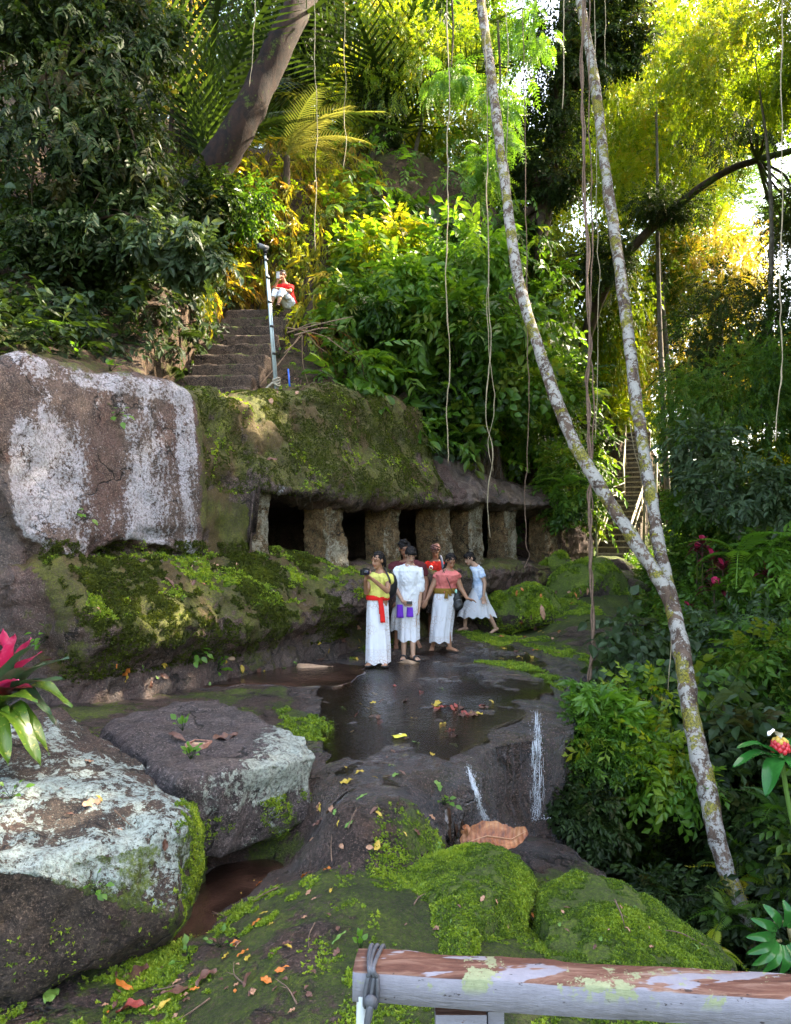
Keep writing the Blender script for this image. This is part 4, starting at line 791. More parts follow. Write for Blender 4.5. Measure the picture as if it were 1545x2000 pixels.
palm_plant('small dark palm with arching fronds in the upper left shade', PY(300,230,17.5), 10, 3.2, LM['dark'], 45, (.1, 1.2), stem=.6)
# bright sprays with feathery compound leaves close to the front
for i, (px, py, Yd, rad, lb) in enumerate([(1040,70,13.5,(.42,.35,.75),'bright backlit spray of compound leaves between the forked stems at the top'),(972,235,13,(.28,.25,.85),'bright green compound leaves hanging beside the left forked stem'),
     (880,150,14,(.45,.3,.3),'fresh green spray reaching left of the forked tree at the top'),(950,330,14.5,(.3,.3,.45),'small bright spray trailing below the left forked stem')]):
    tree('compound_leaved_branch', lb, 'branch', [PY(px, py-190, Yd), PY(px+5, py-90, Yd), PY(px, py, Yd)], [.025, .018, .008], BK['dark'], [(PY(px, py, Yd), rad)], LM['bright'], seed=50+i, kind='c', size=.42, ncl=22, ntw=110, droop=.9, limbs=6)

# ------------------------------------------------------------------ shrubs
def shrub(name, label, px, py, Yd, rad, leaf, kind, size, ntw, seed, ncl=30, droop=.3, cat='shrub', base=None, fill=.3, cl=.3, group=None):
    c = PY(px, py, Yd); b = np.array(base) if base is not None else c+np.array([0, .15, -rad[2]*1.1]); root = empty(name, tuple(b), label=label, cat=cat, **({'group': group} if group else {}))
    me, C = crown_mesh('leaves', rad, ncl, ntw, size, kind, seed, droop, cl, -.9, fill); me.name = 'leaves'; o = ob('leaves', me, LM[leaf], root); o.location = c-b
    rs = np.random.RandomState(seed); mb = MB()
    for j in rs.permutation(len(C))[:7]:
        e = c-b+C[j]*.9; m_ = e*.5+rs.normal(size=3)*.06; Pq, rq = smooth_path([(0, 0, 0), m_, e], 5, [.016, .011, .004]); V, Fs = tube_vf(Pq, rq, 5); mb.add(V, Fs)
    ob('stems', mb.mesh('stems'), BK['dark'], root); return root
SH = [('broad_leaved_shrub','large leaved green shrub at the top of the bank beside the left forked stem',905,500,17.5,(1.05,.8,.75),'bright','b',.55,330),
 ('broad_leaved_shrub','large leaved shrub spilling down to the long mossy slope above the caves',800,590,16.5,(1.2,.8,.7),'bright','b',.5,330),
 ('broad_leaved_shrub','leafy shrub hanging over the middle caves behind the thin pale root',905,650,16.2,(1.3,.8,.7),'mid','b',.52,420),
 ('broad_leaved_shrub','shaded leafy shrub overhanging the slanted wet rock above the far caves',980,760,16.4,(1.0,.7,.65),'mid','h',.5,330),
 ('broad_leaved_shrub','dark leafy shrub in the hollow above the slanted rock',880,760,17,(.9,.6,.6),'grey','h',.48,260),
 ('broad_leaved_shrub','sunny leaved shrub between the seated woman and the hanging root',740,500,17.5,(1.0,.7,.8),'yellow','m',.5,340),
 ('broad_leaved_shrub','shrub of mid green leaves close behind the fern clump',700,600,15.6,(.7,.5,.5),'mid','b',.42,170),
 ('leafy_bush','dark hanging foliage right of the caves against the overhang',1075,800,19,(.9,.7,1.4),'mid','m',.45,500),
 ('leafy_bush','dark foliage tumbling past the right end of the caves',1098,950,18.0,(.42,.5,1.0),'mid','m',.36,420),
 ('leafy_bush','leafy growth left of of the bamboo railed stairs',1120,840,22,(.5,.6,1.2),'dark','h',.5,260),
 ('leafy_bush','grey green bush spreading above the red ti plants',1450,955,12.2,(.95,.7,.5),'grey','b',.27,420),
 ('leafy_bush','grey leaved bush left of the red ti plants',1365,880,13.5,(.55,.4,.4),'grey','b',.34,130),
 ('heart_leaved_shrub','shrub with big rounded leaves left of the forked tree at the ledge edge',1248,1265,9.6,(.42,.4,.42),'grey','h',.42,105),
 ('heart_leaved_shrub','shrub with big rounded leaves right of the forked tree trunk',1395,1400,8.6,(.42,.4,.3),'grey','h',.42,70),
 ('heart_leaved_shrub','rounded leaved shrub crossed by the thin pale root above the gorge',1300,1360,8.9,(.38,.35,.3),'mid','h',.40,80),
 ('palmate_shrub','fresh green shrub with finger like leaves at the right lip of the ledge',1160,1365,8.2,(.30,.3,.16),'bright','w',.17,70),
 ('palmate_shrub','light green plant with whorled leaves between ledge and gorge',1215,1400,8.1,(.28,.3,.16),'bright','w',.17,60),
 ('hanging_vine_bush','dense small leaved creeper covering the rock right of the waterfall',1160,1470,8.1,(.42,.4,.5),'mid','s',.24,1300),
 ('hanging_vine_bush','dark glossy creeper below the bright creeper beside the gorge',1130,1590,7.7,(.36,.35,.45),'dark','m',.22,800),
 ('hanging_vine_bush','bright creeper under the whorled plants at the ledge edge',1185,1420,8.2,(.38,.35,.28),'bright','s',.22,520),
 ('trailing_shrub','yellow green sprays arching over the dark mouth of the gorge',1265,1480,7.9,(.48,.35,.28),'yellow','m',.30,150),
 ('trailing_shrub','pale green sprays hanging lowest over the dark gorge',1310,1530,7.7,(.34,.3,.18),'bright','m',.30,75),
 ('trailing_shrub','small yellowish sprig at the top of the gorge creepers',1245,1360,8.6,(.35,.3,.2),'yellow','m',.26,80),
 ('leafy_bush','dense dark bush lining the right wall of the gorge',1440,1540,8.2,(.55,.5,.6),'dark','b',.3,420),
 ('leafy_bush','green bush at the right edge above the red coned ginger',1500,1300,9.6,(.7,.5,.4),'mid','m',.34,330),
 ('leafy_bush','dark leafy shrub hiding the foot of the leaning trunk',380,395,16.0,(.85,.6,.5),'dark','m',.45,330),
 ('leafy_bush','sun flecked shrub under the leaning trunk',460,400,16.6,(.8,.6,.45),'mid','m',.42,260),
 ('leafy_bush','dark leafy clump at the bottom of the gorge',1330,1780,7.0,(.5,.4,.3),'dark','m',.24,420),
 ('leafy_bush','shaded bush behind the lower part of the forked trunk',1480,1680,7.6,(.5,.45,.5),'dark','m',.28,420),
 ('leafy_bush','low green bush on the slope just under the ti plants',1400,1190,12,(.8,.6,.3),'mid','m',.34,260),
 ('leafy_bush','leafy green bush at the right edge beside the ti plants',1510,1110,12,(.7,.5,.5),'bright','b',.3,240),
 ('leafy_bush','slender bush of glossy leaves left of the lower red ti plant',1440,1230,10.8,(.55,.4,.35),'grey','m',.34,200)]
for i, q in enumerate(SH): shrub(q[0], q[1], q[2], q[3], q[4], q[5], q[6], q[7], q[8], q[9], 900+i*3)

# undergrowth on the ground beyond the ledge
def gs_(n_, seed, x0, x1, y0, y1, dmin=5.5, dmax=60): return sample(GP, GF, n_, seed, lambda c: inpx(c, x0, x1, y0, y1)*(c[:, 1] > dmin)*(c[:, 1] < dmax)*(poly_sd(c[:, 0], c[:, 1], PT) < -.12)*(poly_sd(c[:, 0], c[:, 1], PL) < -.1)*1.)
def gband(name, n_, seed, box, size, kind, mat, thick=.3, **k):
    P_, N_ = gs_(n_, seed, *box); r = np.random.RandomState(seed+1); P_ = P_+N_*(r.rand(len(P_))**1.6*thick)[:, None]
    return tag(scatter(name, P_, N_, size, kind, mat, seed, **k), kind='stuff')
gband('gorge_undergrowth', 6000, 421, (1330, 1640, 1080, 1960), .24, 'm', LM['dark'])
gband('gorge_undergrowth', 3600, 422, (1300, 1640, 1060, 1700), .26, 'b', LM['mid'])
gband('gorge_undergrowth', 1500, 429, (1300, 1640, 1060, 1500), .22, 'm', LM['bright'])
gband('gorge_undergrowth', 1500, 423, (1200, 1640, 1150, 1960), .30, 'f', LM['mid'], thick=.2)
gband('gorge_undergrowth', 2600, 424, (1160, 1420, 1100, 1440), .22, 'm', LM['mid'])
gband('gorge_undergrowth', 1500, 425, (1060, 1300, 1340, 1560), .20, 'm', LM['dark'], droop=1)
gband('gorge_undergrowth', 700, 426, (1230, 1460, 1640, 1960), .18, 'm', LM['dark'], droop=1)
gband('clearing_grass', 2600, 427, (1180, 1640, 1040, 1200), .3, 's', LM['mid'], thick=.15)
gband('clearing_undergrowth', 3200, 428, (1300, 1640, 780, 1150), .42, 'm', LM['mid'], thick=.8)
gband('gorge_undergrowth', 3500, 431, (1640, 2600, 900, 1960), .3, 'b', LM['mid'], thick=.4)
gband('gorge_undergrowth', 2500, 432, (1640, 2600, 900, 1960), .26, 'm', LM['dark'], thick=.4)
# ------------------------------------------------------------------ people
def nrm(v): v = np.array(v, float); return v/(np.linalg.norm(v)+1e-9)
def capsule(mb, a, b, ra, rb, n=10):
    a, b = np.array(a, float), np.array(b, float); d = b-a; L = np.linalg.norm(d)+1e-6; u = d/L; P_, r_ = [], []
    for k in (-90, -60, -30, 0): c, s_ = math.cos(math.radians(k)), math.sin(math.radians(k)); P_.append(a+u*s_*ra); r_.append(max(ra*c, ra*.05))
    for k in (0, 30, 60, 90): c, s_ = math.cos(math.radians(k)), math.sin(math.radians(k)); P_.append(b+u*s_*rb); r_.append(max(rb*c, rb*.05))
    mb.tube(P_, r_, n)
def loft(mb, rings, n=28, cap=True, pleat=None, mi=0):
    V = []; th = np.arange(n)*2*math.pi/n
    for i, (c, lat, fr, rx, ry) in enumerate(rings):
        w_ = 1 if pleat is None else 1+pleat(th, i/(len(rings)-1)); V.append(np.array(c)+(np.cos(th)*rx*w_)[:, None]*lat+(np.sin(th)*ry*w_)[:, None]*fr)
    V = np.concatenate(V); m = len(rings); Fs = [(i*n+j, i*n+(j+1) % n, (i+1)*n+(j+1) % n, (i+1)*n+j) for i in range(m-1) for j in range(n)]
    if cap: Fs += [tuple(range(n))[::-1], tuple((m-1)*n+j for j in range(n))]
    mb.add(V, Fs, mi)
def hand(mb, w_, d, pn, curl=.5, s=1.0, side=1):
    d = nrm(d); pn = nrm(pn-np.dot(pn, d)*d); x = np.cross(d, pn)*side; w_ = np.array(w_, float)
    for q in (-1, -.33, .33, 1): capsule(mb, w_+x*q*.010*s, w_+d*.075*s+x*q*.026*s, .016*s, .0125*s, 8)
    for q, l in ((-1, .055), (-.33, .070), (.33, .074), (1, .065)):
        b = w_+d*.082*s+x*q*.028*s; e1 = nrm(d+pn*curl*.6); e2 = nrm(d*(1-curl*.5)+pn*curl*1.5); m_ = b+e1*l*.5*s
        capsule(mb, b, m_, .0095*s, .0085*s, 8); capsule(mb, m_, m_+e2*l*.5*s, .0085*s, .007*s, 8)
    b = w_+d*.025*s+x*.024*s; e = nrm(x*.8+d*.7+pn*curl*.5); capsule(mb, b, b+e*.035*s, .012*s, .010*s, 8); capsule(mb, b+e*.035*s, b+e*.035*s+nrm(e+d*.6+pn*curl)*.028*s, .010*s, .008*s, 8)
def skinm(name, c):
    n = NT(name); f = n.noise(9, 4, .6, n.obj()); col = n.mix(n.step(f, .35, .65), tuple(np.array(c)*.85), c)
    col = n.mix(n.step(n.attr('feat'), .3, .45), col, tuple(np.array(c)*np.array([.85, .45, .42]))); col = n.mix(n.step(n.attr('feat'), .8, .9), col, (.012, .008, .006))
    return n.done(n.bsdf(col, .5, n.bump(n.noise(160, 3, .6, n.obj()), .15, .002), .4))
def cloth(name, c, var=.1, pat=None, patc=(.35, .22, .14), sc=22):
    n = NT(name); o = n.obj(); f = n.noise(7, 4, .6, o); col = n.mix(n.step(f, .3, .7), tuple(np.array(c)*(1-var)), c)
    if pat == 'batik':
        z_ = n.n('SeparateXYZ'); n.set(z_.inputs[0], o); v = n.vor(sc, n.scl(o, (1, .35, .8)), 'DISTANCE_TO_EDGE'); ln = n.M('SUBTRACT', 1, n.step(v, .02, .07))
        msk = n.M('MULTIPLY', ln, n.step(n.noise(4, 2, .5, o), .45, .6)); col = n.mix(n.M('MULTIPLY', msk, .7), col, patc)
        bandz = n.M('MULTIPLY', n.M('SUBTRACT', 1, n.step(z_.outputs[2], .22, .26)), n.step(n.vor(34, o, 'DISTANCE_TO_EDGE'), .0, .09)); col = n.mix(n.M('MULTIPLY', n.M('SUBTRACT', .5, n.M('MULTIPLY', bandz, .5)), n.M('SUBTRACT', 1, n.step(z_.outputs[2], .22, .26))), col, patc)
    if pat == 'wash': col = n.mix(n.M('MULTIPLY', n.step(n.noise(5, 5, .7, o), .45, .62), .75), col, patc)
    h = n.M('ADD', n.noise(9, 4, .6, n.scl(o, (1, 1, .35))), n.M('MULTIPLY', n.noise(300, 2, .5, o), .05))
    return n.done(n.bsdf(col, .85, n.bump(h, .7, .02), .2))
HAIR = simple('black_hair', (.010, .008, .008), .62, .4, 60, .18, 0, .5, .004)
SKR = cloth('white_batik_cloth', (.62, .62, .66), .06, 'batik')
def person(label, loc, J, skin, look, build=1.0, shirt=None, sleeve=.55, shirt_low=-.02, skirt=None, hair='short', trousers=None, chest=0, curl=(.5, .5), shoes=None, pn=((0, 1, 0), (0, 1, 0)), seat=False):
    J = {k: np.array(v, float) for k, v in J.items()}; root = empty('person', tuple(loc), label=label, cat='person')
    lat = nrm(J['sL']-J['sR']); up = nrm(J['neck']-J['hip']); fr = nrm(np.cross(up, lat)); fr = -fr if np.dot(fr, [look[0], look[1], 0]) < -.0 and False else fr   # fr points to the back for lat = figure's left
    fw = -np.cross(lat, up)*-1; fw = np.cross(lat, up); 
    if 'face' in J and np.dot(fw, J['face']) < 0: fw = -fw
    hl = nrm(np.array([lat[0], lat[1], 0])*.7+nrm(J['kL']-J['kR']+lat*1e-3)*.0+lat*.3); b = build; mb = MB()
    L = np.linalg.norm(J['neck']-J['hip']); sw = np.linalg.norm(J['sL']-J['sR'])/2
    prof = [(-.22, .13, .10), (-.1, .162, .118), (.08, .158, .115), (.38, .132, .10), (.62, .148, .108+chest*.3), (.8, .16, .11+chest*.5), (.93, .10, .075), (1.02, .06, .055)]
    def rings(inf, t0=-9, t1=9, sc=1):
        r_ = []
        for t, rx, ry in prof:
            if t < t0 or t > t1: continue
            c = J['hip']*(1-t)+J['neck']*t+fw*(.012 if .5 < t < .9 else 0)+fw*chest*(.35 if .6 <= t <= .8 else 0); r_.append((c, lat, fw, rx*b*sc+inf, ry*b*sc+inf))
        return r_
    loft(mb, rings(0)); capsule(mb, J['neck']-up*.03, J['head']-np.array([0, 0, .03]), .053*b**.5, .048)
    for s_ in 'LR':
        capsule(mb, J['s'+s_]-up*.045-lat*(.012 if s_=='L' else -.012), J['e'+s_], .050*b, .040*b); capsule(mb, J['e'+s_], J['w'+s_], .039*b, .026*b**.5)
        capsule(mb, J['neck']-up*.035, J['s'+s_]-up*.04, .045*b, .048*b)
        hd = J.get('h'+s_, nrm(J['w'+s_]-J['e'+s_])); hand(mb, J['w'+s_]+nrm(hd)*.005, hd, np.array(pn['LR'.index(s_)], float), curl['LR'.index(s_)], 1.0, 1 if s_ == 'L' else -1)
        hp = J['hip']+hl*(.085 if s_ == 'L' else -.085)*b; kn, an = J['k'+s_], J['a'+s_]; capsule(mb, hp, kn, .085*b, .055*b)
        cm = kn*.65+an*.35+nrm(np.cross(np.cross(nrm(an-kn), J['t'+s_]), an-kn))*-.012; capsule(mb, kn, cm, .052*b, .052*b); capsule(mb, cm, an, .050*b, .034)
        td = nrm(J['t'+s_]); sd = nrm(np.cross(td, [0, 0, 1])); he = an+np.array([0, 0, -.035])-td*.035; ball = an+td*.11+np.array([0, 0, -.052]); capsule(mb, he, ball, .032, .026)
        for q in (-1, -.3, .4, 1): capsule(mb, an+td*.02+np.array([0, 0, -.035])+sd*q*.008, ball+sd*q*.022, .028, .017)
        for q, l in ((-1.15, .035), (-.55, .04), (0, .042), (.55, .045), (1.15, .048)): capsule(mb, ball+sd*q*.024-np.array([0, 0, .006]), ball+sd*q*.028+td*l-np.array([0, 0, .010]), .011, .009 if q < 1 else .012, 8)
    # head
    f = nrm(look); hu = nrm(np.array([0, 0, 1.])-f*f[2]); hx = np.cross(f, hu); Rm = np.stack([hx, f, hu], 1); H = J['head']; hp_ = lambda x, y, z: H+Rm@np.array([x, y, z])
    mb.sph(H+Rm@np.array([0, -.012, .022]), (.074, .093, .088), 18, 12, 0, Rm); mb.sph(hp_(0, .018, -.035), (.058, .068, .072), 16, 10, 0, Rm); mb.sph(hp_(0, .062, -.088), (.026, .024, .02), 10, 8, 0, Rm)
    capsule(mb, hp_(0, .080, .012), hp_(0, .100, -.028), .008, .013, 8); mb.sph(hp_(.012, .088, -.030), .009); mb.sph(hp_(-.012, .088, -.030), .009)
    mb.sph(hp_(0, .083, -.053), (.024, .012, .006), 12, 8, 0, Rm); mb.sph(hp_(0, .081, -.064), (.020, .012, .007), 12, 8, 0, Rm)
    for s_ in (-1, 1): mb.sph(hp_(s_*.076, -.012, -.008), (.012, .022, .032), 10, 8, 0, Rm); mb.sph(hp_(s_*.031, .070, .028), (.026, .016, .008), 10, 8, 0, Rm); mb.sph(hp_(s_*.030, .072, .008), (.015, .012, .010), 10, 8, 0, Rm)
    me = remesh(mb.mesh('person_body'), .0058, 2, .5); V, N = get_vn(me); q = (V-H)@Rm
    feat = np.zeros(len(V)); ya = q[:, 1] > .05
    feat[(np.abs(q[:, 0]) < .026) & (np.abs(q[:, 2]+.058) < .011) & (q[:, 1] > .07)] = .6
    feat[ya & (np.abs(np.abs(q[:, 0])-.031) < .022) & (np.abs(q[:, 2]-.034) < .0045)] = 1; feat[ya & (np.abs(np.abs(q[:, 0])-.030) < .012) & (np.abs(q[:, 2]-.008) < .0045)] = 1
    set_attr(me, 'feat', feat); me.name = 'body'; ob('body', me, skin, root)
    # hair
    mb = MB(); mb.sph(hp_(0, -.022, .036), (.083, .094, .090), 18, 12, 0, Rm); mb.sph(hp_(0, -.055, -.01), (.074, .062, .085), 16, 10, 0, Rm)
    if hair == 'short': mb.sph(hp_(.02, .045, .085), (.055, .045, .032), 12, 8, 0, Rm); mb.sph(hp_(-.03, .055, .075), (.04, .035, .03), 12, 8, 0, Rm)
    if hair == 'curly':
        for k in range(26): v = unit(R, 1)[0]; v[2] = abs(v[2]); v[1] = min(v[1], .55); mb.sph(hp_(*(v*np.array([.085, .098, .10])+np.array([0, -.02, .035]))), .028, 8, 6)
    if hair == 'tail': mb.sph(hp_(0, -.115, -.02), (.035, .04, .045), 12, 8, 0, Rm); capsule(mb, hp_(0, -.13, -.03), hp_(.02, -.13, -.16), .028, .012)
    if hair == 'side': mb.sph(hp_(0, -.1, .0), (.05, .04, .05), 12, 8, 0, Rm); capsule(mb, hp_(.05, -.06, -.03), hp_(.085, .01, -.17), .03, .022); capsule(mb, hp_(.085, .01, -.17), hp_(.07, .06, -.26), .022, .010)
    if hair == 'fringe': mb.sph(hp_(0, .058, .062), (.066, .035, .034), 12, 8, 0, Rm); mb.sph(hp_(0, .03, .085), (.06, .06, .03), 12, 8, 0, Rm)
    if hair != 'none':
        me = remesh(mb.mesh('h'), .007, 2, .5); V, N = get_vn(me); V += N*(fbm(V, 48, 3, 9)*.011)[:, None]; set_v(me, V); me.name = 'hair'; ob('hair', me, HAIR, root)
    if shirt:
        mb = MB(); r_ = rings(.022, shirt_low, .98, 1.02); lo = r_[0]
        if shirt_low > -.3: c = J['hip']*(1-shirt_low)+J['neck']*shirt_low; r_.insert(0, (c, lat, fw, np.interp(shirt_low, [p_[0] for p_ in prof], [p_[1] for p_ in prof])*b+.03, np.interp(shirt_low, [p_[0] for p_ in prof], [p_[2] for p_ in prof])*b+.03))
        loft(mb, r_)
        for s_ in 'LR':
            e = J['s'+s_]*(1-sleeve)+J['e'+s_]*sleeve; q_ = J['s'+s_]-up*.042-lat*(.014 if s_ == 'L' else -.014)
            if sleeve > 1: e = J['e'+s_]*(2-sleeve)+J['w'+s_]*(sleeve-1); mb.tube([q_, J['e'+s_]], [.075*b, .060*b], 14); mb.sph(J['e'+s_], .058*b); mb.tube([J['e'+s_], e], [.058*b, .056*b], 14)
            else: mb.tube([q_+(q_-e)*.05, e], [.072*b, .066*b], 14)
            mb.sph(q_-up*.005, .066*b, 12, 8); capsule(mb, J['neck']-up*.05, q_, .054*b, .062*b)
        me = remesh(mb.mesh('s'), .0085, 3, .5); V, N = get_vn(me); V += N*(fbm(V*np.array([1, 1, .6]), 13, 4, 77+len(label), .6)*.013+fbm(V, 38, 2, 5)*.002)[:, None]; set_v(me, V); me.name = 'shirt'; ob('shirt', me, shirt, root)
        if shirt_low < .02 and 'collar' in J: 
            mb = MB(); c = J['neck']-up*.012; loft(mb, [(c-up*.03-fw*.005, lat, fw, .088, .08), (c+up*.004-fw*.006, lat, fw, .073, .068), (c+up*.006-fw*.006, lat, fw, .066, .061), (c-up*.03-fw*.005, lat, fw, .072, .066)], 20, False); ob('collar', mb.mesh('collar'), shirt, root)
    if skirt:
        mat_, rg, amp, k_, ph = skirt; rr = []
        for c, rx, ry, a in rg: rr.append((np.array(c, float), np.array([math.cos(a), math.sin(a), 0]), np.array([-math.sin(a), math.cos(a), 0]), rx, ry))
        A = np.array([np.r_[r_[0], r_[3], r_[4], rg[i][3]] for i, r_ in enumerate(rr)]); A = smooth_path(A, 6); rr = [(a_[:3], np.array([math.cos(a_[5]), math.sin(a_[5]), 0]), np.array([-math.sin(a_[5]), math.cos(a_[5]), 0]), a_[3], a_[4]) for a_ in A]
        mb = MB(); loft(mb, rr, 90, False, lambda th, t: amp*t**.8*(np.sin(k_*th+ph+t*1.2)*.6+np.sin((k_*2+1)*th+ph*2)*.3+np.sin(3*th+ph)*.5))
        me = mb.mesh('skirt'); V, N = get_vn(me); hz_ = A[:, 2].min(); V[:, 2] += .018*np.sin(V[:, 0]*40+ph)*np.clip((hz_+.15-V[:, 2])/.15, 0, 1); V += N*(fbm(V*np.array([1, 1, .4]), 9, 3, 4)*.008)[:, None]; set_v(me, V); ob('skirt', me, mat_, root)
    if trousers:
        mb = MB()
        for s_ in 'LR':
            hp = J['hip']+hl*(.085 if s_ == 'L' else -.085)*b; kn, an = J['k'+s_], J['a'+s_]; capsule(mb, hp, kn, .095*b, .068*b); mb.tube([kn, kn*.5+an*.5], [.068*b, .066*b], 14)
        mb.sph(J['hip'], (.18*b, .16, .14)); me = remesh(mb.mesh('t'), .009, 3, .5); V, N = get_vn(me); V += N*(fbm(V, 12, 3, 3)*.010)[:, None]; set_v(me, V); me.name = 'trousers'; ob('trousers', me, trousers, root)
    if shoes:
        for s_ in 'LR':
            an = J['a'+s_]; td = nrm(J['t'+s_]*np.array([1, 1, 0])); sd = nrm(np.cross(td, [0, 0, 1])); mb = MB(); z0 = an[2]-.082; th = np.linspace(0, 2*math.pi, 24, endpoint=False)
            ol = [an[:2]+td[:2]*(.055+math.cos(t)*.135)+sd[:2]*math.sin(t)*(.047+.006*math.cos(t)) for t in th]; V = [(*p_, z0) for p_ in ol]+[(*p_, z0+.018) for p_ in ol]; mb.add(V, [(i, (i+1) % 24, 24+(i+1) % 24, 24+i) for i in range(24)]+[tuple(range(24))[::-1], tuple(range(24, 48))])
            for k in (.0, .022) if shoes == 'slide' else (.0,):
                c = np.array([an[0], an[1], z0+.02])+td*(.085+k); mb.tube(smooth_path([c-sd*.048, c-sd*.03+np.array([0, 0, .045])+td*.005, c+sd*.03+np.array([0, 0, .047]), c+sd*.048], 5), .010 if shoes == 'slide' else .006, 6)
            ob('sandal', mb.mesh('sandal'), BLACK, root)
    return root, J, lat, up, fw, hp_
BLACK = simple('black_rubber', (.012, .012, .014), .5, .3, 30, .5, 0, .2)
def band_(root, name, c, rx, ry, h, a, mat, knot=None, tails=()):
    mb = MB(); l, f = np.array([math.cos(a), math.sin(a), 0]), np.array([-math.sin(a), math.cos(a), 0]); c = np.array(c, float); up = np.array([0, 0, 1.])
    loft(mb, [(c-up*h/2, l, f, rx, ry), (c-up*h*.2, l, f, rx+.008, ry+.008), (c+up*h*.2, l, f, rx+.006, ry+.006), (c+up*h/2, l, f, rx-.004, ry-.004)], 40, False, lambda th, t: .012*np.sin(9*th+t*4))
    if knot is not None: mb.sph(knot, (.035, .03, .028), 12, 8)
    for P_, w0, w1 in tails:
        P_ = smooth_path(P_, 5); n_ = len(P_); r_ = np.linspace(w0, w1, n_); V = []
        for q, w_ in zip(P_, r_): V += [q+[-w_, 0, 0], q+[-w_*.3, -.016, 0], q+[w_*.3, -.004, 0], q+[w_, -.014, 0], q+[w_, .004, 0], q+[-w_, .012, 0]]
        mb.add(V, [(i*6+j, i*6+(j+1) % 6, i*6+6+(j+1) % 6, i*6+6+j) for i in range(n_-1) for j in range(6)]+[tuple(range(6))[::-1], tuple((n_-1)*6+j for j in range(6))])
    return ob(name, mb.mesh(name), mat, root)
def at0(px, Y, z=None):
    p = PY(px, 1100, Y); p[2] = float(ground_z(np.array([p[0]]), np.array([p[1]]))[0])+.012 if z is None else z; return p
SK1 = skinm('brown_skin', (.30, .15, .085)); SK2 = skinm('light_skin', (.42, .25, .17)); SK3 = skinm('deep_brown_skin', (.20, .09, .052))
# woman taking a photograph
L1 = at0(738, 10.5)
r1, J1, *_ = person('woman in yellow t-shirt and red sash holding up a camera', L1, dict(hip=(.0,.02,.90), neck=(.035,.0,1.335), head=(.0,-.03,1.475), sR=(-.09,.06,1.285), sL=(.17,-.09,1.285), eR=(-.16,-.08,1.03), wR=(-.165,-.27,1.215), hR=(.25,-.5,.9),
   eL=(.135,-.26,1.06), wL=(-.06,-.38,1.225), hL=(-.8,-.2,.5), kR=(-.08,.0,.48), kL=(.08,.0,.48), aR=(-.09,.0,.09), aL=(.11,-.01,.09), tR=(-.3,-1,0), tL=(-.1,-1,0), face=(-.5,-.85,0)), SK1, (-.72,-.66,-.2), .93,
   shirt=cloth('yellow_tshirt_cloth', (.62, .58, .14), .08), sleeve=.45, shirt_low=.12, hair='tail', skirt=(SKR, [((.0,.02,1.0),.135,.105,-.4),((0,.02,.86),.160,.125,-.4),((0,0,.55),.165,.14,-.3),((0,0,.25),.175,.15,-.2),((.0,0,.045),.180,.155,-.2)], .07, 9, .4), shoes='flip', curl=(.9, .9), pn=((0,.5,.9),(.4,.6,-.4)))
RED = cloth('red_sash_cloth', (.62, .018, .014), .15)
band_(r1, 'sash', (.0,.015,.955), .165, .135, .07, -.4, RED, (.045,-.125,.94), [([(.04,-.14,.93),(.06,-.17,.8),(.075,-.175,.62)], .03, .035), ([(.03,-.14,.93),(.045,-.165,.84),(.05,-.17,.74)], .025, .03)])
mb = MB(); mb.tube(smooth_path([(.125,-.16,1.31),(.17,-.20,1.2),(.165,-.10,1.05)], 6), .014, 6); mb.tube(smooth_path([(.125,-.16,1.31),(.1,.0,1.37),(.12,.09,1.3)], 6), .014, 6); ob('backpack_strap', mb.mesh('strap'), BLACK, r1)
bp = empty('backpack', tuple(L1+np.array([.17, .14, 1.12])), .5, label='black backpack on the back of the woman in the yellow t-shirt', cat='backpack'); mb = MB(); mb.sph((0,0,0), (.12,.085,.19), 16, 12); me = remesh(mb.mesh('b'), .015, 4); ob('bag_body', me, BLACK, bp); mb = MB(); mb.sph((0,.07,-.05), (.09,.04,.10), 12, 8); ob('front_pocket', mb.mesh('pocket'), BLACK, bp)
mb = MB(); mb.tube([(0,0,.17),(0,-.02,.22),(.03,-.02,.2)], .008, 6); ob('carry_loop', mb.mesh('loop'), BLACK, bp)
cmr = empty('camera', tuple(L1+np.array([-.165, -.44, 1.325])), .62, label='black compact camera held up by the woman in yellow', cat='camera'); mb = MB(); mb.box((0,0,0), (.125,.045,.078)); mb.box((0,0,.045), (.04,.035,.022)); mb.box((.04,0,.043), (.02,.02,.012)); ob('camera_body', mb.mesh('cam', False), BLACK, cmr)
mb = MB(); mb.tube([(0,-.02,0),(0,-.035,0),(0,-.036,0),(0,-.075,0)], [.034,.034,.030,.030], 20); ob('lens', mb.mesh('lens'), simple('lens_black', (.01,.01,.012), .15, .1), cmr); mb = MB(); mb.tube([(0,-.0755,0),(0,-.077,0)], [.024,.024], 20); ob('lens_glass', mb.mesh('glass'), simple('lens_glass', (.02,.02,.05), .03, .1), cmr)
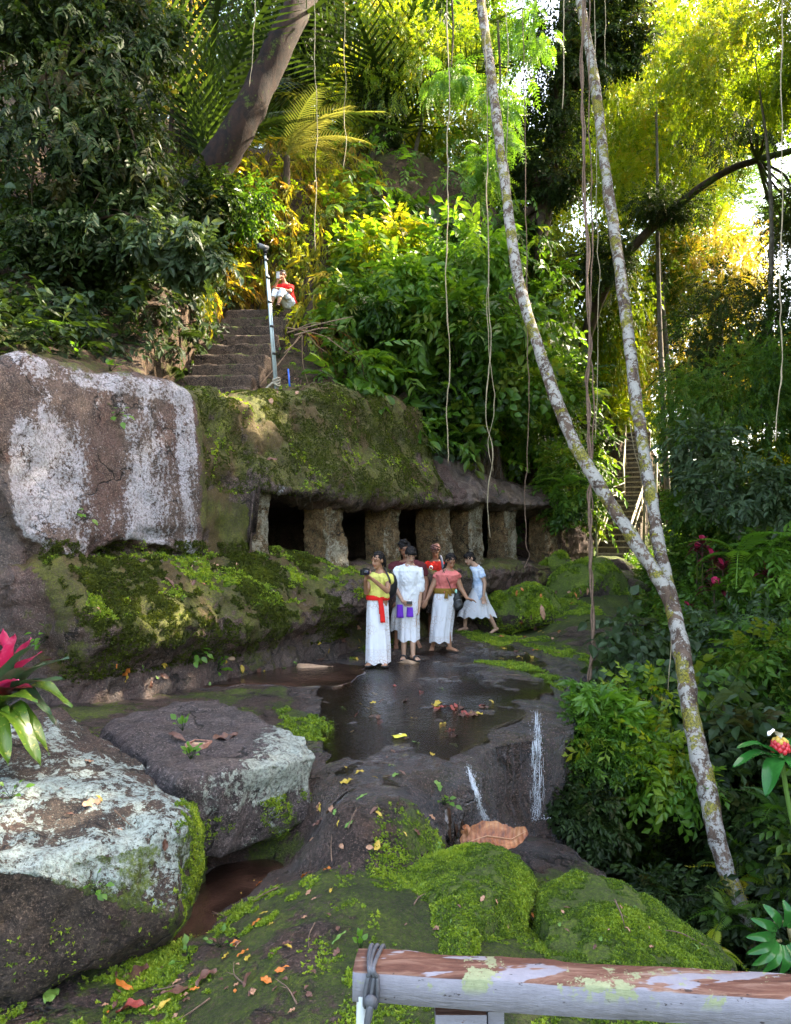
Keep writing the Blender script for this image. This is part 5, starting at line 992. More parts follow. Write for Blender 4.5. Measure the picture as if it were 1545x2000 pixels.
# young man in white shirt
L2 = at0(797, 11.0)
r2, J2, *_ = person('young man in white long shirt looking down, purple cloth at his waist', L2, dict(hip=(.0,.02,.90), neck=(.02,.01,1.42), head=(.04,-.055,1.545), sR=(-.165,.01,1.36), sL=(.175,.0,1.36), eR=(-.185,.0,1.06), wR=(-.085,-.19,.88), hR=(.75,-.2,-.35),
   eL=(.185,.0,1.05), wL=(.165,-.03,.80), kR=(-.06,-.05,.49), kL=(.07,-.04,.49), aR=(-.065,-.02,.10), aL=(.07,-.08,.10), tR=(-.1,-1,0), tL=(.5,-.85,0), face=(0,-1,0), collar=(0,0,0)), SK2, (.10,-.80,-.62), .97,
   shirt=cloth('white_linen_cloth', (.64, .65, .68), .06), sleeve=1.08, shirt_low=-.21, hair='short', skirt=(SKR, [((0,.02,.92),.16,.13,0),((0,.01,.8),.17,.14,0),((.0,0,.6),.155,.13,.1),((.0,0,.42),.15,.13,.1),((-.0,.01,.29),.15,.14,.1)], .13, 8, 1.2), shoes='slide', pn=((-1,0,0),(.2,1,.4)))
PUR = cloth('purple_cloth', (.13, .03, .42), .15)
for s_, (x, z1, z2) in enumerate(((-.125, .83, .64), (.02, .79, .65))):
    mb = MB(); V = []; nn = 6
    for i in range(nn):
        z = z1+(z2-z1)*i/(nn-1)
        for j, (dx, dy) in enumerate([(-.04,-.175),(-.015,-.19),(.015,-.183),(.045,-.192),(.045,-.178),(-.04,-.165)]): V.append((x+dx*(1+.05*i), dy-.004*i, z))
    mb.add(V, [(i*6+j, i*6+(j+1) % 6, i*6+6+(j+1) % 6, i*6+6+j) for i in range(nn-1) for j in range(6)]+[(5,4,3,2,1,0), tuple((nn-1)*6+j for j in range(6))]); ob('waist_cloth', mb.mesh('waist_cloth'), PUR, r2)
ph = empty('phone', tuple(L2+np.array([.015, -.245, .86])), 0, label='dark phone held low by the man in the white shirt', cat='phone'); mb = MB(); mb.box((0,0,0), (.085,.011,.045)); ob('phone_case', mb.mesh('p', False), BLACK, ph); mb = MB(); mb.box((0,.007,0), (.078,.002,.040)); ob('phone_screen', mb.mesh('p', False), simple('dark_glass', (.01,.01,.015), .05, .1), ph)
# man in maroon behind
L3 = at0(793, 12.0); L3z = 1.73-L3[2]
person('stocky man in maroon t-shirt half hidden behind the man in white', L3, dict(hip=(.02,.02,.92), neck=(.03,.03,1.43), head=(-.03,-.03,1.60), sR=(-.20,.03,1.36), sL=(.25,.02,1.36), eR=(-.26,.02,1.05), wR=(-.22,-.1,.82), eL=(.32,.02,1.05), wL=(.29,-.06,.80),
   kR=(-.1,-.05,.50), kL=(.12,-.03,.50), aR=(-.16,.0,.09), aL=(.16,.2,.16), tR=(0,-1,0), tL=(.5,-.6,-.6), face=(0,-1,0)), SK3, (.25,-.85,-.35), 1.28, shirt=cloth('maroon_cloth', (.085, .018, .022), .15), sleeve=.62, shirt_low=-.12, hair='curly',
   skirt=(SKR, [((0,.02,.95),.20,.17,0),((0,.01,.8),.21,.18,0),((-.02,0,.6),.21,.18,0),((-.03,0,.42),.22,.18,0),((-.03,.01,.30),.22,.18,0)], .12, 7, 2.0))
# guide with headcloth
L4 = at0(851, 13.3)
r4, J4, lat4, up4, fw4, hp4 = person('man in red t-shirt and brown headcloth behind the woman in pink', L4, dict(hip=(.0,.02,.88), neck=(.0,.02,1.37), head=(-.01,-.05,1.53), sR=(-.19,.02,1.30), sL=(.17,.02,1.30), eR=(-.22,-.02,1.0), wR=(-.21,-.12,.76), eL=(.2,.0,1.0), wL=(.19,-.1,.78),
   kR=(-.08,-.05,.48), kL=(.09,-.03,.48), aR=(-.1,.0,.09), aL=(.1,.02,.09), tR=(0,-1,0), tL=(.2,-1,0), face=(0,-1,0)), SK3, (.0,-.80,-.62), 1.05, shirt=cloth('red_tshirt_cloth', (.55, .022, .012), .12), sleeve=.55, shirt_low=-.1, hair='none',
   skirt=(cloth('dark_patterned_cloth', (.06, .045, .04), .3, 'batik', (.4, .34, .3), 30), [((0,.02,.92),.17,.14,0),((0,.01,.8),.18,.15,0),((0,0,.6),.18,.15,0),((0,0,.42),.18,.15,0)], .1, 7, 1.0))
HC_ = cloth('brown_headcloth', (.11, .05, .045), .3, 'wash', (.2, .12, .1)); mb = MB(); mb.sph(hp4(0, -.02, .05), (.092, .102, .075), 20, 12); me = remesh(mb.mesh('u'), .01, 2); V, N = get_vn(me); V += N*(.008*np.sin(V[:, 2]*160+V[:, 0]*60))[:, None]; set_v(me, V); me.name = 'headcloth'; ob('headcloth', me, HC_, r4)
mb = MB(); mb.sph(hp4(0, .07, .10), (.022, .02, .035), 10, 8); mb.sph(hp4(.02, .075, .115), (.012, .01, .03), 10, 8); ob('headcloth_knot', mb.mesh('knot'), HC_, r4)
mb = MB(); mb.tube(smooth_path([(.08,.12,1.40),(.09,-.02,1.425),(.11,-.11,1.32),(.13,-.125,1.12)], 6), .022, 6); ob('backpack_strap', mb.mesh('strap'), simple('grey_webbing', (.12,.13,.17), .8), r4)
mb = MB(); mb.tube([(-.09,-.137,1.23),(-.09,-.141,1.23)], [.036,.036], 20); mb.tube([(-.09,-.1415,1.23),(-.09,-.143,1.23)], [.02,.02], 16, mi=1); o = ob('round_badge', mb.mesh('badge'), [simple('white_print', (.6,.55,.55), .7), simple('red_print', (.5,.05,.04), .7)], r4)
# woman in pink
L5 = at0(864, 12.0)
r5, J5, *_ = person('woman in pink t-shirt with ochre sash stepping barefoot with arms spread', L5, dict(hip=(.03,.02,.88), neck=(.10,.0,1.315), head=(.135,-.045,1.44), sR=(-.075,.0,1.255), sL=(.235,-.0,1.255), eR=(-.175,-.04,1.0), wR=(-.255,-.12,.83), hR=(-.35,-.3,-.8), eL=(.295,-.04,1.0), wL=(.385,-.14,.85), hL=(.9,-.2,-.25),
   kR=(-.09,.0,.46), kL=(.06,-.045,.46), aR=(-.15,.1,.10), aL=(.11,-.06,.085), tR=(-.2,-1,-.15), tL=(.75,-.65,0), face=(0,-1,0)), SK1, (.22,-.78,-.55), 1.10, chest=.05, shirt=cloth('pink_tshirt_cloth', (.62, .17, .15), .08), sleeve=.42, shirt_low=.16, hair='side',
   skirt=(SKR, [((.045,.02,.97),.16,.13,0),((.03,.01,.85),.185,.15,0),((.0,0,.55),.18,.155,0),((-.03,0,.32),.175,.16,0),((-.04,.01,.15),.18,.17,0)], .09, 9, .9), curl=(.3, .5), pn=((0,-.3,-1),(0,.3,.2)))
OC = cloth('ochre_sash_cloth', (.22, .13, .02), .25, 'batik', (.08, .05, .01), 40)
band_(r5, 'sash', (.04,.015,.965), .185, .155, .085, 0, OC, (.065,-.15,.955), [([(.06,-.16,.95),(.05,-.175,.90),(.045,-.175,.85)], .022, .03), ([(.08,-.16,.95),(.11,-.17,.92),(.12,-.17,.89)], .02, .02)])
mb = MB(); mb.tube(smooth_path([(-.0,.06,1.34),(-.01,-.09,1.33),(.06,-.175,1.18),(.13,-.185,1.0),(.20,-.15,.9)], 7), .006, 6); ob('bag_strap', mb.mesh('strap'), BLACK, r5)
bg = empty('sling_bag', tuple(L5+np.array([.235, -.06, .80])), .3, label='black sling bag hanging at the hip of the woman in pink', cat='bag'); mb = MB(); mb.sph((0,0,0), (.075,.05,.15), 16, 12); mb.sph((.01,-.02,-.06), (.08,.06,.09), 14, 10); me = remesh(mb.mesh('b'), .01, 3); V, N = get_vn(me); V += N*(fbm(V, 20, 3, 6)*.008)[:, None]; set_v(me, V); me.name = 'bag_body'; ob('bag_body', me, BLACK, bg)
mb = MB(); mb.tube(smooth_path([(-.05,-.07,.02),(0,-.085,.03),(.05,-.07,.02)], 4), .004, 5); ob('zip', mb.mesh('zip'), simple('grey_zip', (.2,.2,.2), .4), bg)
mb = MB(); mb.sph((0,0,0), (.02,.02,.035), 10, 8); o = ob('water_bottle_cap', mb.mesh('cap'), simple('mint_plastic', (.3,.6,.5), .4), bg); o.location = (-.03,-.02,.16)
# walking man
L6 = at0(927, 14.1)
WB = cloth('white_blue_printed_cloth', (.58, .63, .72), .08, 'wash', (.30, .42, .62))
person('barefoot man in white and blue patterned shirt striding, holding up his sarong', L6, dict(hip=(.06,.0,.80), neck=(.015,.0,1.30), head=(-.10,-.03,1.415), sR=(-.03,.14,1.245), sL=(.09,-.14,1.235), eR=(-.10,.12,.98), wR=(-.20,.0,.82), eL=(.17,-.17,.96), wL=(.145,-.2,.72), hL=(-.05,0,-1),
   kR=(-.17,.06,.44), kL=(.21,-.05,.42), aR=(-.185,.06,.125), aL=(.385,-.03,.115), tR=(-1,-.25,-.05), tL=(-.85,-.3,-.35), face=(-1,-.2,0), collar=(0,0,0)), SK2, (-.85,-.30,-.42), .97, shirt=WB, sleeve=.62, shirt_low=-.28, hair='fringe',
   skirt=(SKR, [((.06,.0,.86),.15,.13,.0),((.05,.0,.70),.185,.15,.0),((.03,.0,.55),.25,.16,.0),((.03,.0,.42),.31,.17,.0),((.03,.0,.31),.35,.17,0)], .10, 6, .5), pn=((0,-1,0),(0,1,0)))
# seated woman on the top step
L7 = PY(556, 598, 15.9)
r7, J7, *_ = person('woman in red shirt and white trousers sitting on the top step behind her phone', L7, dict(hip=(.08,.14,.10), neck=(-.02,.06,.54), head=(-.06,.0,.68), sR=(-.18,.06,.49), sL=(.13,.06,.49), eR=(-.25,-.10,.30), wR=(-.12,-.24,.46), hR=(.3,-.3,.8), eL=(.14,-.16,.27), wL=(-.09,-.26,.30), hL=(-.8,-.1,.25),
   kR=(-.17,-.26,.24), kL=(-.02,-.28,.24), aR=(-.22,-.42,-.10), aL=(-.07,-.44,-.10), tR=(-.15,-1,-.1), tL=(.1,-1,-.1), face=(-.1,-1,0)), SK1, (-.15,-.95,-.2), .95, shirt=cloth('bright_red_cloth', (.60, .02, .02), .12), sleeve=.7, shirt_low=-.05, hair='tail', trousers=cloth('white_trouser_cloth', (.64,.66,.72), .08), shoes='flip', curl=(.6, .9), pn=((0,.3,-1),(0,.5,.3)))
mb = MB()
for s_ in (-1, 1): mb.tube([np.array(J7['head'])+np.array([-.012+s_*.032+.022*math.cos(a), -.098, .012+.018*math.sin(a)]) for a in np.linspace(0, 6.28, 14)], .0025, 5)
mb.tube([np.array(J7['head'])+np.array([-.02, -.10, .012]), np.array(J7['head'])+np.array([-.004, -.10, .012])], .0025, 5); ob('glasses', mb.mesh('glasses'), BLACK, r7)
ph = empty('phone', tuple(L7+np.array([-.10, -.30, .575])), .1, label='pale phone held before her face by the seated woman', cat='phone'); mb = MB(); mb.box((0,0,0), (.072,.011,.145)); ob('phone_case', mb.mesh('p', False), simple('pale_case', (.45,.42,.40), .4), ph); mb = MB(); mb.tube([(-.02,-.0057,.055),(-.02,-.009,.055)], [.012,.012], 12); ob('phone_lens', mb.mesh('p'), BLACK, ph)
# ------------------------------------------------------------------ ray helpers on built surfaces
bpy.context.view_layer.update()
def drop(o, x, y, z0=30):
    l = Vector(o.location); ok, p, n_, i = o.ray_cast(Vector((x, y, z0))-l, Vector((0, 0, -1)))
    return (np.array(p+l), np.array(n_)) if ok else (None, None)
FACE = [o for o in cliff.children if o.name == 'rock_face'][0]; BOULD = [o for o in bpy.data.objects if o.name.split('.')[0] in ('boulder', 'mossy_rock')]
def hit(px, py, objs):                    # nearest of the given surfaces along the ray through a point of the view
    d = Vector(ray(px, py)).normalized(); best = None
    for o in objs:
        l = o.matrix_world.translation; ok, p, n_, i = o.ray_cast(Vector(EYE)-l, d)
        if ok:
            q = p+l; k = (q-Vector(EYE)).length
            if best is None or k < best[0]: best = (k, np.array(q), np.array(n_), o)
    return best
SURF = [ground, FACE, hill]+BOULD

# ------------------------------------------------------------------ stone steps up the bank
STEP = rock('worn_step_stone', a=(.035,.022,.015), b=(.095,.06,.042), moss=.36, lich=.26, rough=.85, wet=.1, mup=.15)
st = empty('stone_steps', tuple(PY(412,755,12.9)), label='mossy brown stone steps climbing the bank behind the white pole', cat='steps'); a_, b_ = PY(412,757,12.9), PY(508,606,16.0); N_ = 9
for i in range(N_):
    c = a_+(b_-a_)*i/(N_-1); wd = 1.35+.12*i/(N_-1)+R.uniform(-.05, .05); mb = MB(); mb.box((c[0], c[1]+.35, c[2]-.22), (wd, .85, .44), Matrix.Rotation(-.06, 3, 'Z'))
    me = remesh(mb.mesh('s'), .035, 3); V, N = get_vn(me); V += N*(fbm(V, 4, 4, 500+i)*.022)[:, None]; set_v(me, V-a_); me.name = 'step'; ob('step', me, STEP, st); st.children[-1].location = (a_-np.array(st.location))
# white measuring pole with a small camera on top, blue broom beside it
ZP = simple('galvanised_metal', (.42,.50,.54), .35, .15, 20, .5, .35); base, top_ = PY(539,766,12.9), PY(518,500,12.9)
po = empty('pole', tuple(base), label='tall pale metal pole standing at the foot of the stone steps', cat='pole'); D = top_-base
mb = MB(); mb.tube([(0,0,0), D*.55, D], [.026,.023,.020], 12); ob('main_tube', mb.mesh('tube'), ZP, po); mb = MB(); mb.tube([np.array([.036,.01,0]), D*.5+np.array([.034,.01,0]), D*.86+np.array([.03,.01,0])], [.010,.010,.009], 8); ob('side_tube', mb.mesh('tube'), ZP, po)
for t in (.28,.48,.66,.84,.97): mb = MB(); mb.tube([D*t-[-.015,0,.02], D*t+[.015,0,.02]], [.034,.034], 12); ob('clamp', mb.mesh('clamp'), BLACK, po)
mb = MB(); mb.tube([D, D+[0,0,.06]], [.02,.02], 8); mb.box(D+[0,0,.09], (.07,.07,.05)); ob('camera_mount', mb.mesh('mount'), BLACK, po)
sc_ = empty('security_camera', tuple(top_+[-.03,-.03,.15]), .5, label='small grey camera mounted on top of the tall pale pole', cat='camera'); mb = MB(); mb.tube([(.09,.03,0),(-.1,-.03,0)], [.045,.045], 12); ob('housing', mb.mesh('housing'), simple('grey_plastic', (.12,.13,.14), .4), sc_); mb = MB(); mb.tube([(-.1,-.03,0),(-.112,-.034,0)], [.032,.03], 12); ob('lens', mb.mesh('lens'), BLACK, sc_)
rp = MB()
for k in range(4): rp.tube([base+np.array([.06*math.cos(a)+.01, .06*math.sin(a), .12+.035*k+.02*math.sin(a*2+k)]) for a in np.linspace(0, 6.6, 16)], .016, 6)
rp.tube(smooth_path([base+[-.05,-.05,.16], base+[-.14,-.1,.06], base+[-.2,-.08,-.01]], 5), [.02]*11, 6); me = rp.mesh('rope'); ob('knotted_rope', me, simple('old_rope', (.30,.26,.2), .9, .3, 60), None, label='knot of old pale rope tied round the foot of the tall pole', cat='rope')
bb, bt = PY(567,768,12.7), PY(563,722,12.7); br = empty('broom', tuple(bb), label='short blue handled brush standing beside the foot of the tall pole', cat='broom'); Db = bt-bb
mb = MB(); mb.tube([Db*.12, Db], [.016,.014], 8); mb.sph(Db, .016, 8, 6); ob('handle', mb.mesh('handle'), simple('blue_plastic', (.02,.10,.5), .4), br)
mb = MB(); mb.box(Db*.12, (.12,.05,.04)); ob('brush_head', mb.mesh('head'), simple('violet_plastic', (.06,.05,.22), .5), br); mb = MB()
for k in range(60): x, y = R.uniform(-.055,.055), R.uniform(-.02,.02); mb.tube([(x,y,.02),(x*1.3,y*1.3,-.07)], .003, 4)
ob('bristles', mb.mesh('bristles'), simple('violet_bristle', (.07,.06,.2), .7), br)
# dead branches beside the steps
root = empty('dead_branches', tuple(PY(620,660,14.2)), label='pile of dead sticks and dry fronds right of the stone steps', cat='branches'); mb = MB(); o0 = np.array(root.location)
for (a, b, ra) in [((560,650),(690,618),.025),((575,655),(640,640),.03),((555,690),(600,640),.02),((590,655),(605,760),.02),((600,650),(640,690),.018),((500,760),(585,655),.02),((640,660),(700,700),.015),((560,640),(650,662),.02),((575,645),(660,636),.015),((480,770),(520,700),.014)]:
    p, q = PY(a[0], a[1], 13.7)-o0, PY(b[0], b[1], 14.1)-o0; m_ = (p+q)/2+R.normal(size=3)*.06; Pq, rq = smooth_path([p, m_, q], 6, [ra*.6, ra*.5, ra*.25]); mb.tube(Pq, rq, 6)
ob('sticks', mb.mesh('sticks'), simple('dead_wood', (.20,.13,.085), .9, .4, 30), root)
for k in range(5): T = palm(14, .8, .22, .9); me = mesh_np('dry_frond', T[0], T[1], False, {'rnd': np.full(len(T[0]), R.rand())}); o = ob('dry_frond', me, LM['brown'], root); o.location = (R.uniform(-.3,.4), R.uniform(-.1,.1), R.uniform(-.05,.15)); o.rotation_euler = (R.uniform(-.6,.2), R.uniform(-.3,.3), R.uniform(-2,-.6))

# ------------------------------------------------------------------ far flight of steps with bamboo rails
BAM = simple('weathered_bamboo', (.22,.20,.12), .6, .35, 14); sr = empty('railed_steps', tuple(PY(1192,1080,22.5)), label='steep dark steps with pale bamboo handrails climbing away at the right', cat='steps'); o0 = np.array(sr.location)
NOS = simple('pale_worn_nosing', (.26,.21,.14), .8, .4, 12)
F1 = [PY(1194,1082,22.4), PY(1234,968,25.2)]; F2 = [PY(1236,962,25.5), PY(1244,846,29)]
DST = rock('dark_step_stone', a=(.05,.036,.026), b=(.13,.10,.07), moss=.3, lich=.24, rough=.9, wet=.1)
for (p, q), n_, wd in ((F1, 11, 1.15), (F2, 14, 1.0)):
    fd = nrm((q-p)*np.array([1, 1, 0])); sd = np.array([fd[1], -fd[0], 0]); Rm = np.stack([sd, fd, [0, 0, 1]], 1)
    for i in range(n_):
        c = p+(q-p)*i/(n_-1)-o0; mb = MB(); mb.box(c+fd*.25-[0,0,.26], (wd, .62, .52), Rm); me = mb.mesh('step', False); V, _ = get_vn(me); set_v(me, V+fbm(V, 5, 2, i)[:, None]*.008); so_ = ob('step', me, DST, sr); mb = MB(); mb.box(c-fd*.075+[0,0,.004], (wd+.02, .05, .045), Rm); ob('nosing', mb.mesh('nosing', False), NOS, so_)
def brail(p, q, n_post, h, rails, seed):
    rs = np.random.RandomState(seed)
    for i in range(n_post): c = p+(q-p)*i/(n_post-1)-o0; mb = MB(); mb.tube([c-[0,0,.5], c+[rs.uniform(-.02,.02),0,h+.1]], [.032,.028], 8); ob('post', mb.mesh('post'), BAM, sr)
    for k in rails: mb = MB(); mb.tube(smooth_path([p-o0+[0,0,k], (p+q)/2-o0+[0,0,k+rs.uniform(-.03,.03)], q-o0+[0,0,k+.03]], 5), .026, 8); ob('handrail', mb.mesh('rail'), BAM, sr)
brail(PY(1166,1080,22.3), PY(1192,1010,24.5), 3, .85, (.84,.5,.2), 1); brail(PY(1196,972,24.9), PY(1220,965,25.3), 2, .8, (.35,.05), 2); brail(PY(1218,962,25.3), PY(1223,880,28.5), 3, .9, (.88,.8), 3)
brail(PY(1232,1080,22.6), PY(1262,985,25.0), 4, .9, (.88,.78,.4), 4); brail(PY(1266,975,25.3), PY(1262,880,28.6), 3, .9, (.88,.45), 5)
for x, y0, y1 in ((1257,930,1062),(1270,960,1065),(1280,890,1050)): mb = MB(); mb.tube([PY(x,y1,23.4)-o0, PY(x+3,y0,23.6)-o0], [.04,.035], 8); ob('post', mb.mesh('post'), BAM, sr)

# ------------------------------------------------------------------ near wooden railing
n = NT('weathered_painted_wood'); p = n.obj(); g_ = n.noise(7, 6, .7, n.scl(p, (.5, 4, 4)), .6); nz_ = n.nz()
wood = n.ramp(g_, [(.3, (.04,.016,.012)), (.48, (.11,.05,.035)), (.6,(.20,.12,.09)), (.72, (.26,.23,.22))]); paint = n.mix(n.noise(30, 4, .7, p), (.15,.145,.175), (.27,.265,.31)); sz = n.n('SeparateXYZ'); n.set(sz.inputs[0], p)
pm = n.M('MAXIMUM', n.M('MULTIPLY', n.step(n.M('SUBTRACT', .55, nz_), 0, .2), n.step(n.noise(9, 5, .75, p), .30, .36)), n.step(n.noise(4.5, 4, .6, n.scl(p, (.8, 3, 3))), .555, .58))
c_ = n.mix(pm, wood, paint); lm_ = n.step(n.M('ADD', n.M('MULTIPLY', n.noise(5, 5, .7, p, .5), .7), n.M('MULTIPLY', n.noise(30, 4, .7, p), .3)), .555, .59)
edge_ = n.M('MULTIPLY', lm_, n.step(n.M('SUBTRACT', sz.outputs[2], -.05), .0, .03)); c_ = n.mix(edge_, c_, n.mix(n.noise(60, 4, .7, p), (.13,.15,.08), (.30,.33,.20)))
c_ = n.mix(n.M('MULTIPLY', n.step(n.noise(55, 3, .6, n.scl(p, (.5, 1, 1))), .66, .70), .8), c_, (.03,.02,.018))
OLDW = n.done(n.bsdf(c_, .85, n.bump(n.M('ADD', g_, n.M('MULTIPLY', n.noise(60, 4, .7, n.scl(p, (.3, 2, 2))), .6)), .8, .006), .25))
ra, rb_ = PY(688,1895,1.86), PY(1545,1949,1.75); rb_ = ra+(rb_-ra)*1.5; rl = empty('wooden_railing', tuple(ra), label='weathered wooden railing with peeling paint and lichen across the lower right', cat='railing')
Dr = rb_-ra; ud = nrm(Dr); bd = nrm(np.cross([0, 0, 1], ud)); bd = bd if bd[1] > 0 else -bd; ht_ = .075; dp_ = .105; mb = MB(); m_ = 60; V = []
prof_ = [(0,-ht_),(.0,-.007),(.006,0),(.05,.003),(dp_-.007,0),(dp_,-.007),(dp_,-ht_+.008),(dp_-.01,-ht_),(.01,-ht_-.003)]
for i in range(m_):
    c = Dr*i/(m_-1)
    for (y, z) in prof_: V.append(c+bd*y+np.array([0, 0, z]))
k_ = len(prof_); mb.add(V, [(i*k_+j, (i+1)*k_+j, (i+1)*k_+(j+1) % k_, i*k_+(j+1) % k_) for i in range(m_-1) for j in range(k_)]+[tuple(range(k_)), tuple((m_-1)*k_+j for j in range(k_))[::-1]])
me = mb.mesh('top_rail', True); V, N = get_vn(me); V += N*(fbm(V*np.array([.4,1,1]), 22, 4, 3)*.0028)[:, None]; set_v(me, V); ob('top_rail', me, OLDW, rl)
pc = PY(918,1965,1.87)-ra; mb = MB(); mb.box(pc+[-.022,.02,-.52], (.125,.045,1.0)); mb.box(pc+[.065,.035,-.52], (.04,.05,1.0)); me = mb.mesh('post', False); ob('post', me, OLDW, rl)
pc = PY(706,1950,1.87)-ra; mb = MB(); mb.tube([pc+[-.005,.01,-.9], pc+[.004,0,.01]], [.016,.016], 10); ob('pale_stake', mb.mesh('stake'), simple('pale_painted_metal', (.5,.52,.5), .5), rl)
mb = MB(); kx = .0485
for k in range(3):
    off_ = (k-1)*.010; lp = [(-.006,-.008),(-.010,.0),(-.0045,.012),(.05,.012),(dp_+.006,.004),(dp_+.010,-.04),(dp_+.004,-ht_-.008),(.05,-ht_-.010),(-.006,-ht_-.006),(-.011,-.045),(-.006,-.008)]
    mb.tube(smooth_path([ud*(kx+off_+.006*math.sin(j*1.3+k))+bd*y+np.array([0,0,z]) for j, (y, z) in enumerate(lp)], 5), .0055, 6)
mb.sph(ud*kx-bd*.018+np.array([0,0,-.06]), (.017,.012,.016), 12, 8)
for e in ((-.05,-.02,-.20),(-.02,-.015,-.2)): mb.tube(smooth_path([ud*kx-bd*.02+np.array([0,0,-.065]), ud*(kx-.008)-bd*.03+np.array([0,0,-.11]), ud*kx+np.array(e)-bd*.02], 5), [.009]*5+[.007]*5+[.004], 6)
o = ob('rubber_tie', mb.mesh('rubber_tie'), simple('grey_rubber', (.065,.07,.085), .6, .4, 30), None, label='strip of grey rubber knotted round the end of the wooden railing', cat='tie'); o.location = rl.location

# ------------------------------------------------------------------ hanging vines and roots
VN = [ # (points px,py,Y), radius, mat, label
 ([(616,-60,14.5),(615,120,14.5),(618,300,14.5),(614,490,14.5)], .012,'vinel','long thin pale root hanging down past the right side of the seated woman'),
 ([(674,-60,15),(673,60,15),(675,200,15),(672,330,15)], .009,'vinel','short pale root hanging right of the leaning trunk near the top'),
 ([(1098,-60,12),(1100,60,12),(1098,140,12),(1099,212,12)], .012,'vinel','pale root hanging between the two forked stems at the top'),
 ([(1140,-40,11),(1137,180,11),(1144,420,10.8),(1150,640,10.6),(1146,760,10.5),(1155,900,10.2),(1148,985,10),(1156,1100,9.8),(1158,1240,9.6),(1158,1345,9.4)], .026,'vine','long brown twisted vine hanging to the lip of the ledge'),
 ([(1150,-60,11),(1152,300,11),(1158,520,10.9),(1151,660,10.7),(1160,780,10.5),(1153,930,10.2),(1157,1000,10.1)], .014,'vine','thinner vine twined beside the long brown vine'),
 ([(1160,-60,12.5),(1166,380,12.5),(1168,600,12.5),(1163,860,12.5)], .010,'vinel','thin pale root right of the long brown vine'),
 ([(870,-60,12.5),(876,180,12.5),(875,380,12.5),(873,560,12.5),(878,700,12.5),(874,800,12.5),(877,905,12.5)], .013,'vinel','straight pale root hanging in front of the middle of the moss slope'),
 ([(946,-60,12),(950,120,12),(952,330,12),(955,560,12),(958,690,12),(950,800,12),(962,880,12),(955,960,12),(957,1050,12)], .011,'vinel','kinked pale root hanging before the slanted wet rock'),
 ([(954,560,12.05),(956,700,12.05),(966,800,12.05),(953,870,12.05),(961,920,12.05)], .008,'vinel','thin strand crossing over the kinked pale root'),
 ([(1020,-60,12.2),(1026,300,12.2),(1030,690,12.2),(1033,820,12.2),(1026,960,12.2),(1028,1060,12.2),(1036,1085,12.2),(1027,1110,12.2)], .010,'vine','curling brown tendril hanging in front of the last caves'),
 ([(1530,-60,9),(1526,330,9),(1525,560,9),(1528,700,9),(1522,760,9),(1516,862,9)], .011,'vinel','pale wavy root hanging at the far right of the picture'),
 ([(1305,1190,8.9),(1306,1280,8.8),(1308,1380,8.7)], .006,'vinel','fine yellowish root hanging over the heart leaved shrub'),
 ([(1232,810,15),(1250,920,15),(1262,1000,15),(1275,1060,15)], .014,'vine','brown rope like vine slanting down across the bamboo railed stairs'),
 ([(1228,815,15.2),(1244,900,15.2),(1256,960,15.2),(1268,1050,15.2)], .010,'vinel','pale vine slanting beside the brown one before the stairs'),
 ([(985,-60,12),(988,60,12),(992,180,12),(990,300,12),(1000,470,12)], .009,'vinel','thin leafy creeper stem hanging along the left forked stem'),
 ([(1180,-60,13),(1182,40,13),(1185,130,13)], .008,'vinel','short thin root at the top just right of the forked stem'),
 ([(500,-60,14),(497,60,14),(488,170,14)], .010,'vinel','short pale root crossing the top of the leaning trunk at left')]
for i, (L, r_, m_, lb) in enumerate(VN):
    P_ = smooth_path([PY(*q) for q in L], 14); P_ += np.stack([fbm(P_, 1.6, 3, 30+i), fbm(P_, 1.6, 3, 60+i), np.zeros(len(P_))], 1)*.03; b = P_[0].copy(); mb = MB(); mb.tube(P_-b, r_*.72*(1+.35*fbm(P_, 4, 2, i)), 6)
    if r_ > .02: mb.tube(P_-b+np.stack([np.sin(np.arange(len(P_))*.45), np.cos(np.arange(len(P_))*.45), np.zeros(len(P_))], 1)*.032, .012, 5)
    o = ob('hanging_vine', mb.mesh('hanging_vine'), BK[m_], label=lb, cat='vine', group='vines and roots hanging from the canopy'); o.location = b

# ------------------------------------------------------------------ big-leaved plants
def blade(P_, wd, n_=10, fold=.25, wave=.0, prof=None, seed=0, face=(0, 0, 1.)):
    P_ = smooth_path(P_, max(2, n_//(len(P_)-1))); m = len(P_); T = np.gradient(P_, axis=0); T /= np.linalg.norm(T, axis=1)[:, None]; sd = np.cross(T, face); sd /= np.linalg.norm(sd, axis=1)[:, None]+1e-6; up = np.cross(sd, T); t = np.linspace(0, 1, m)
    w_ = (np.sin(np.clip(t*.93+.07, 0, 1)*math.pi)**.75 if prof is None else prof(t))*wd; V = []
    for s_ in (-1, -.5, 0, .5, 1): V.append(P_+sd*(s_*w_)[:, None]+up*((abs(s_)**1.3*fold*w_)+wave*wd*np.sin(t*14+s_*2+seed)*abs(s_))[:, None])
    V = np.stack(V, 1).reshape(-1, 3); F_ = []
    for i in range(m-1):
        for j in range(4): a = i*5+j; F_ += [(a, a+1, a+6), (a, a+6, a+5)]
    return V, np.array(F_)
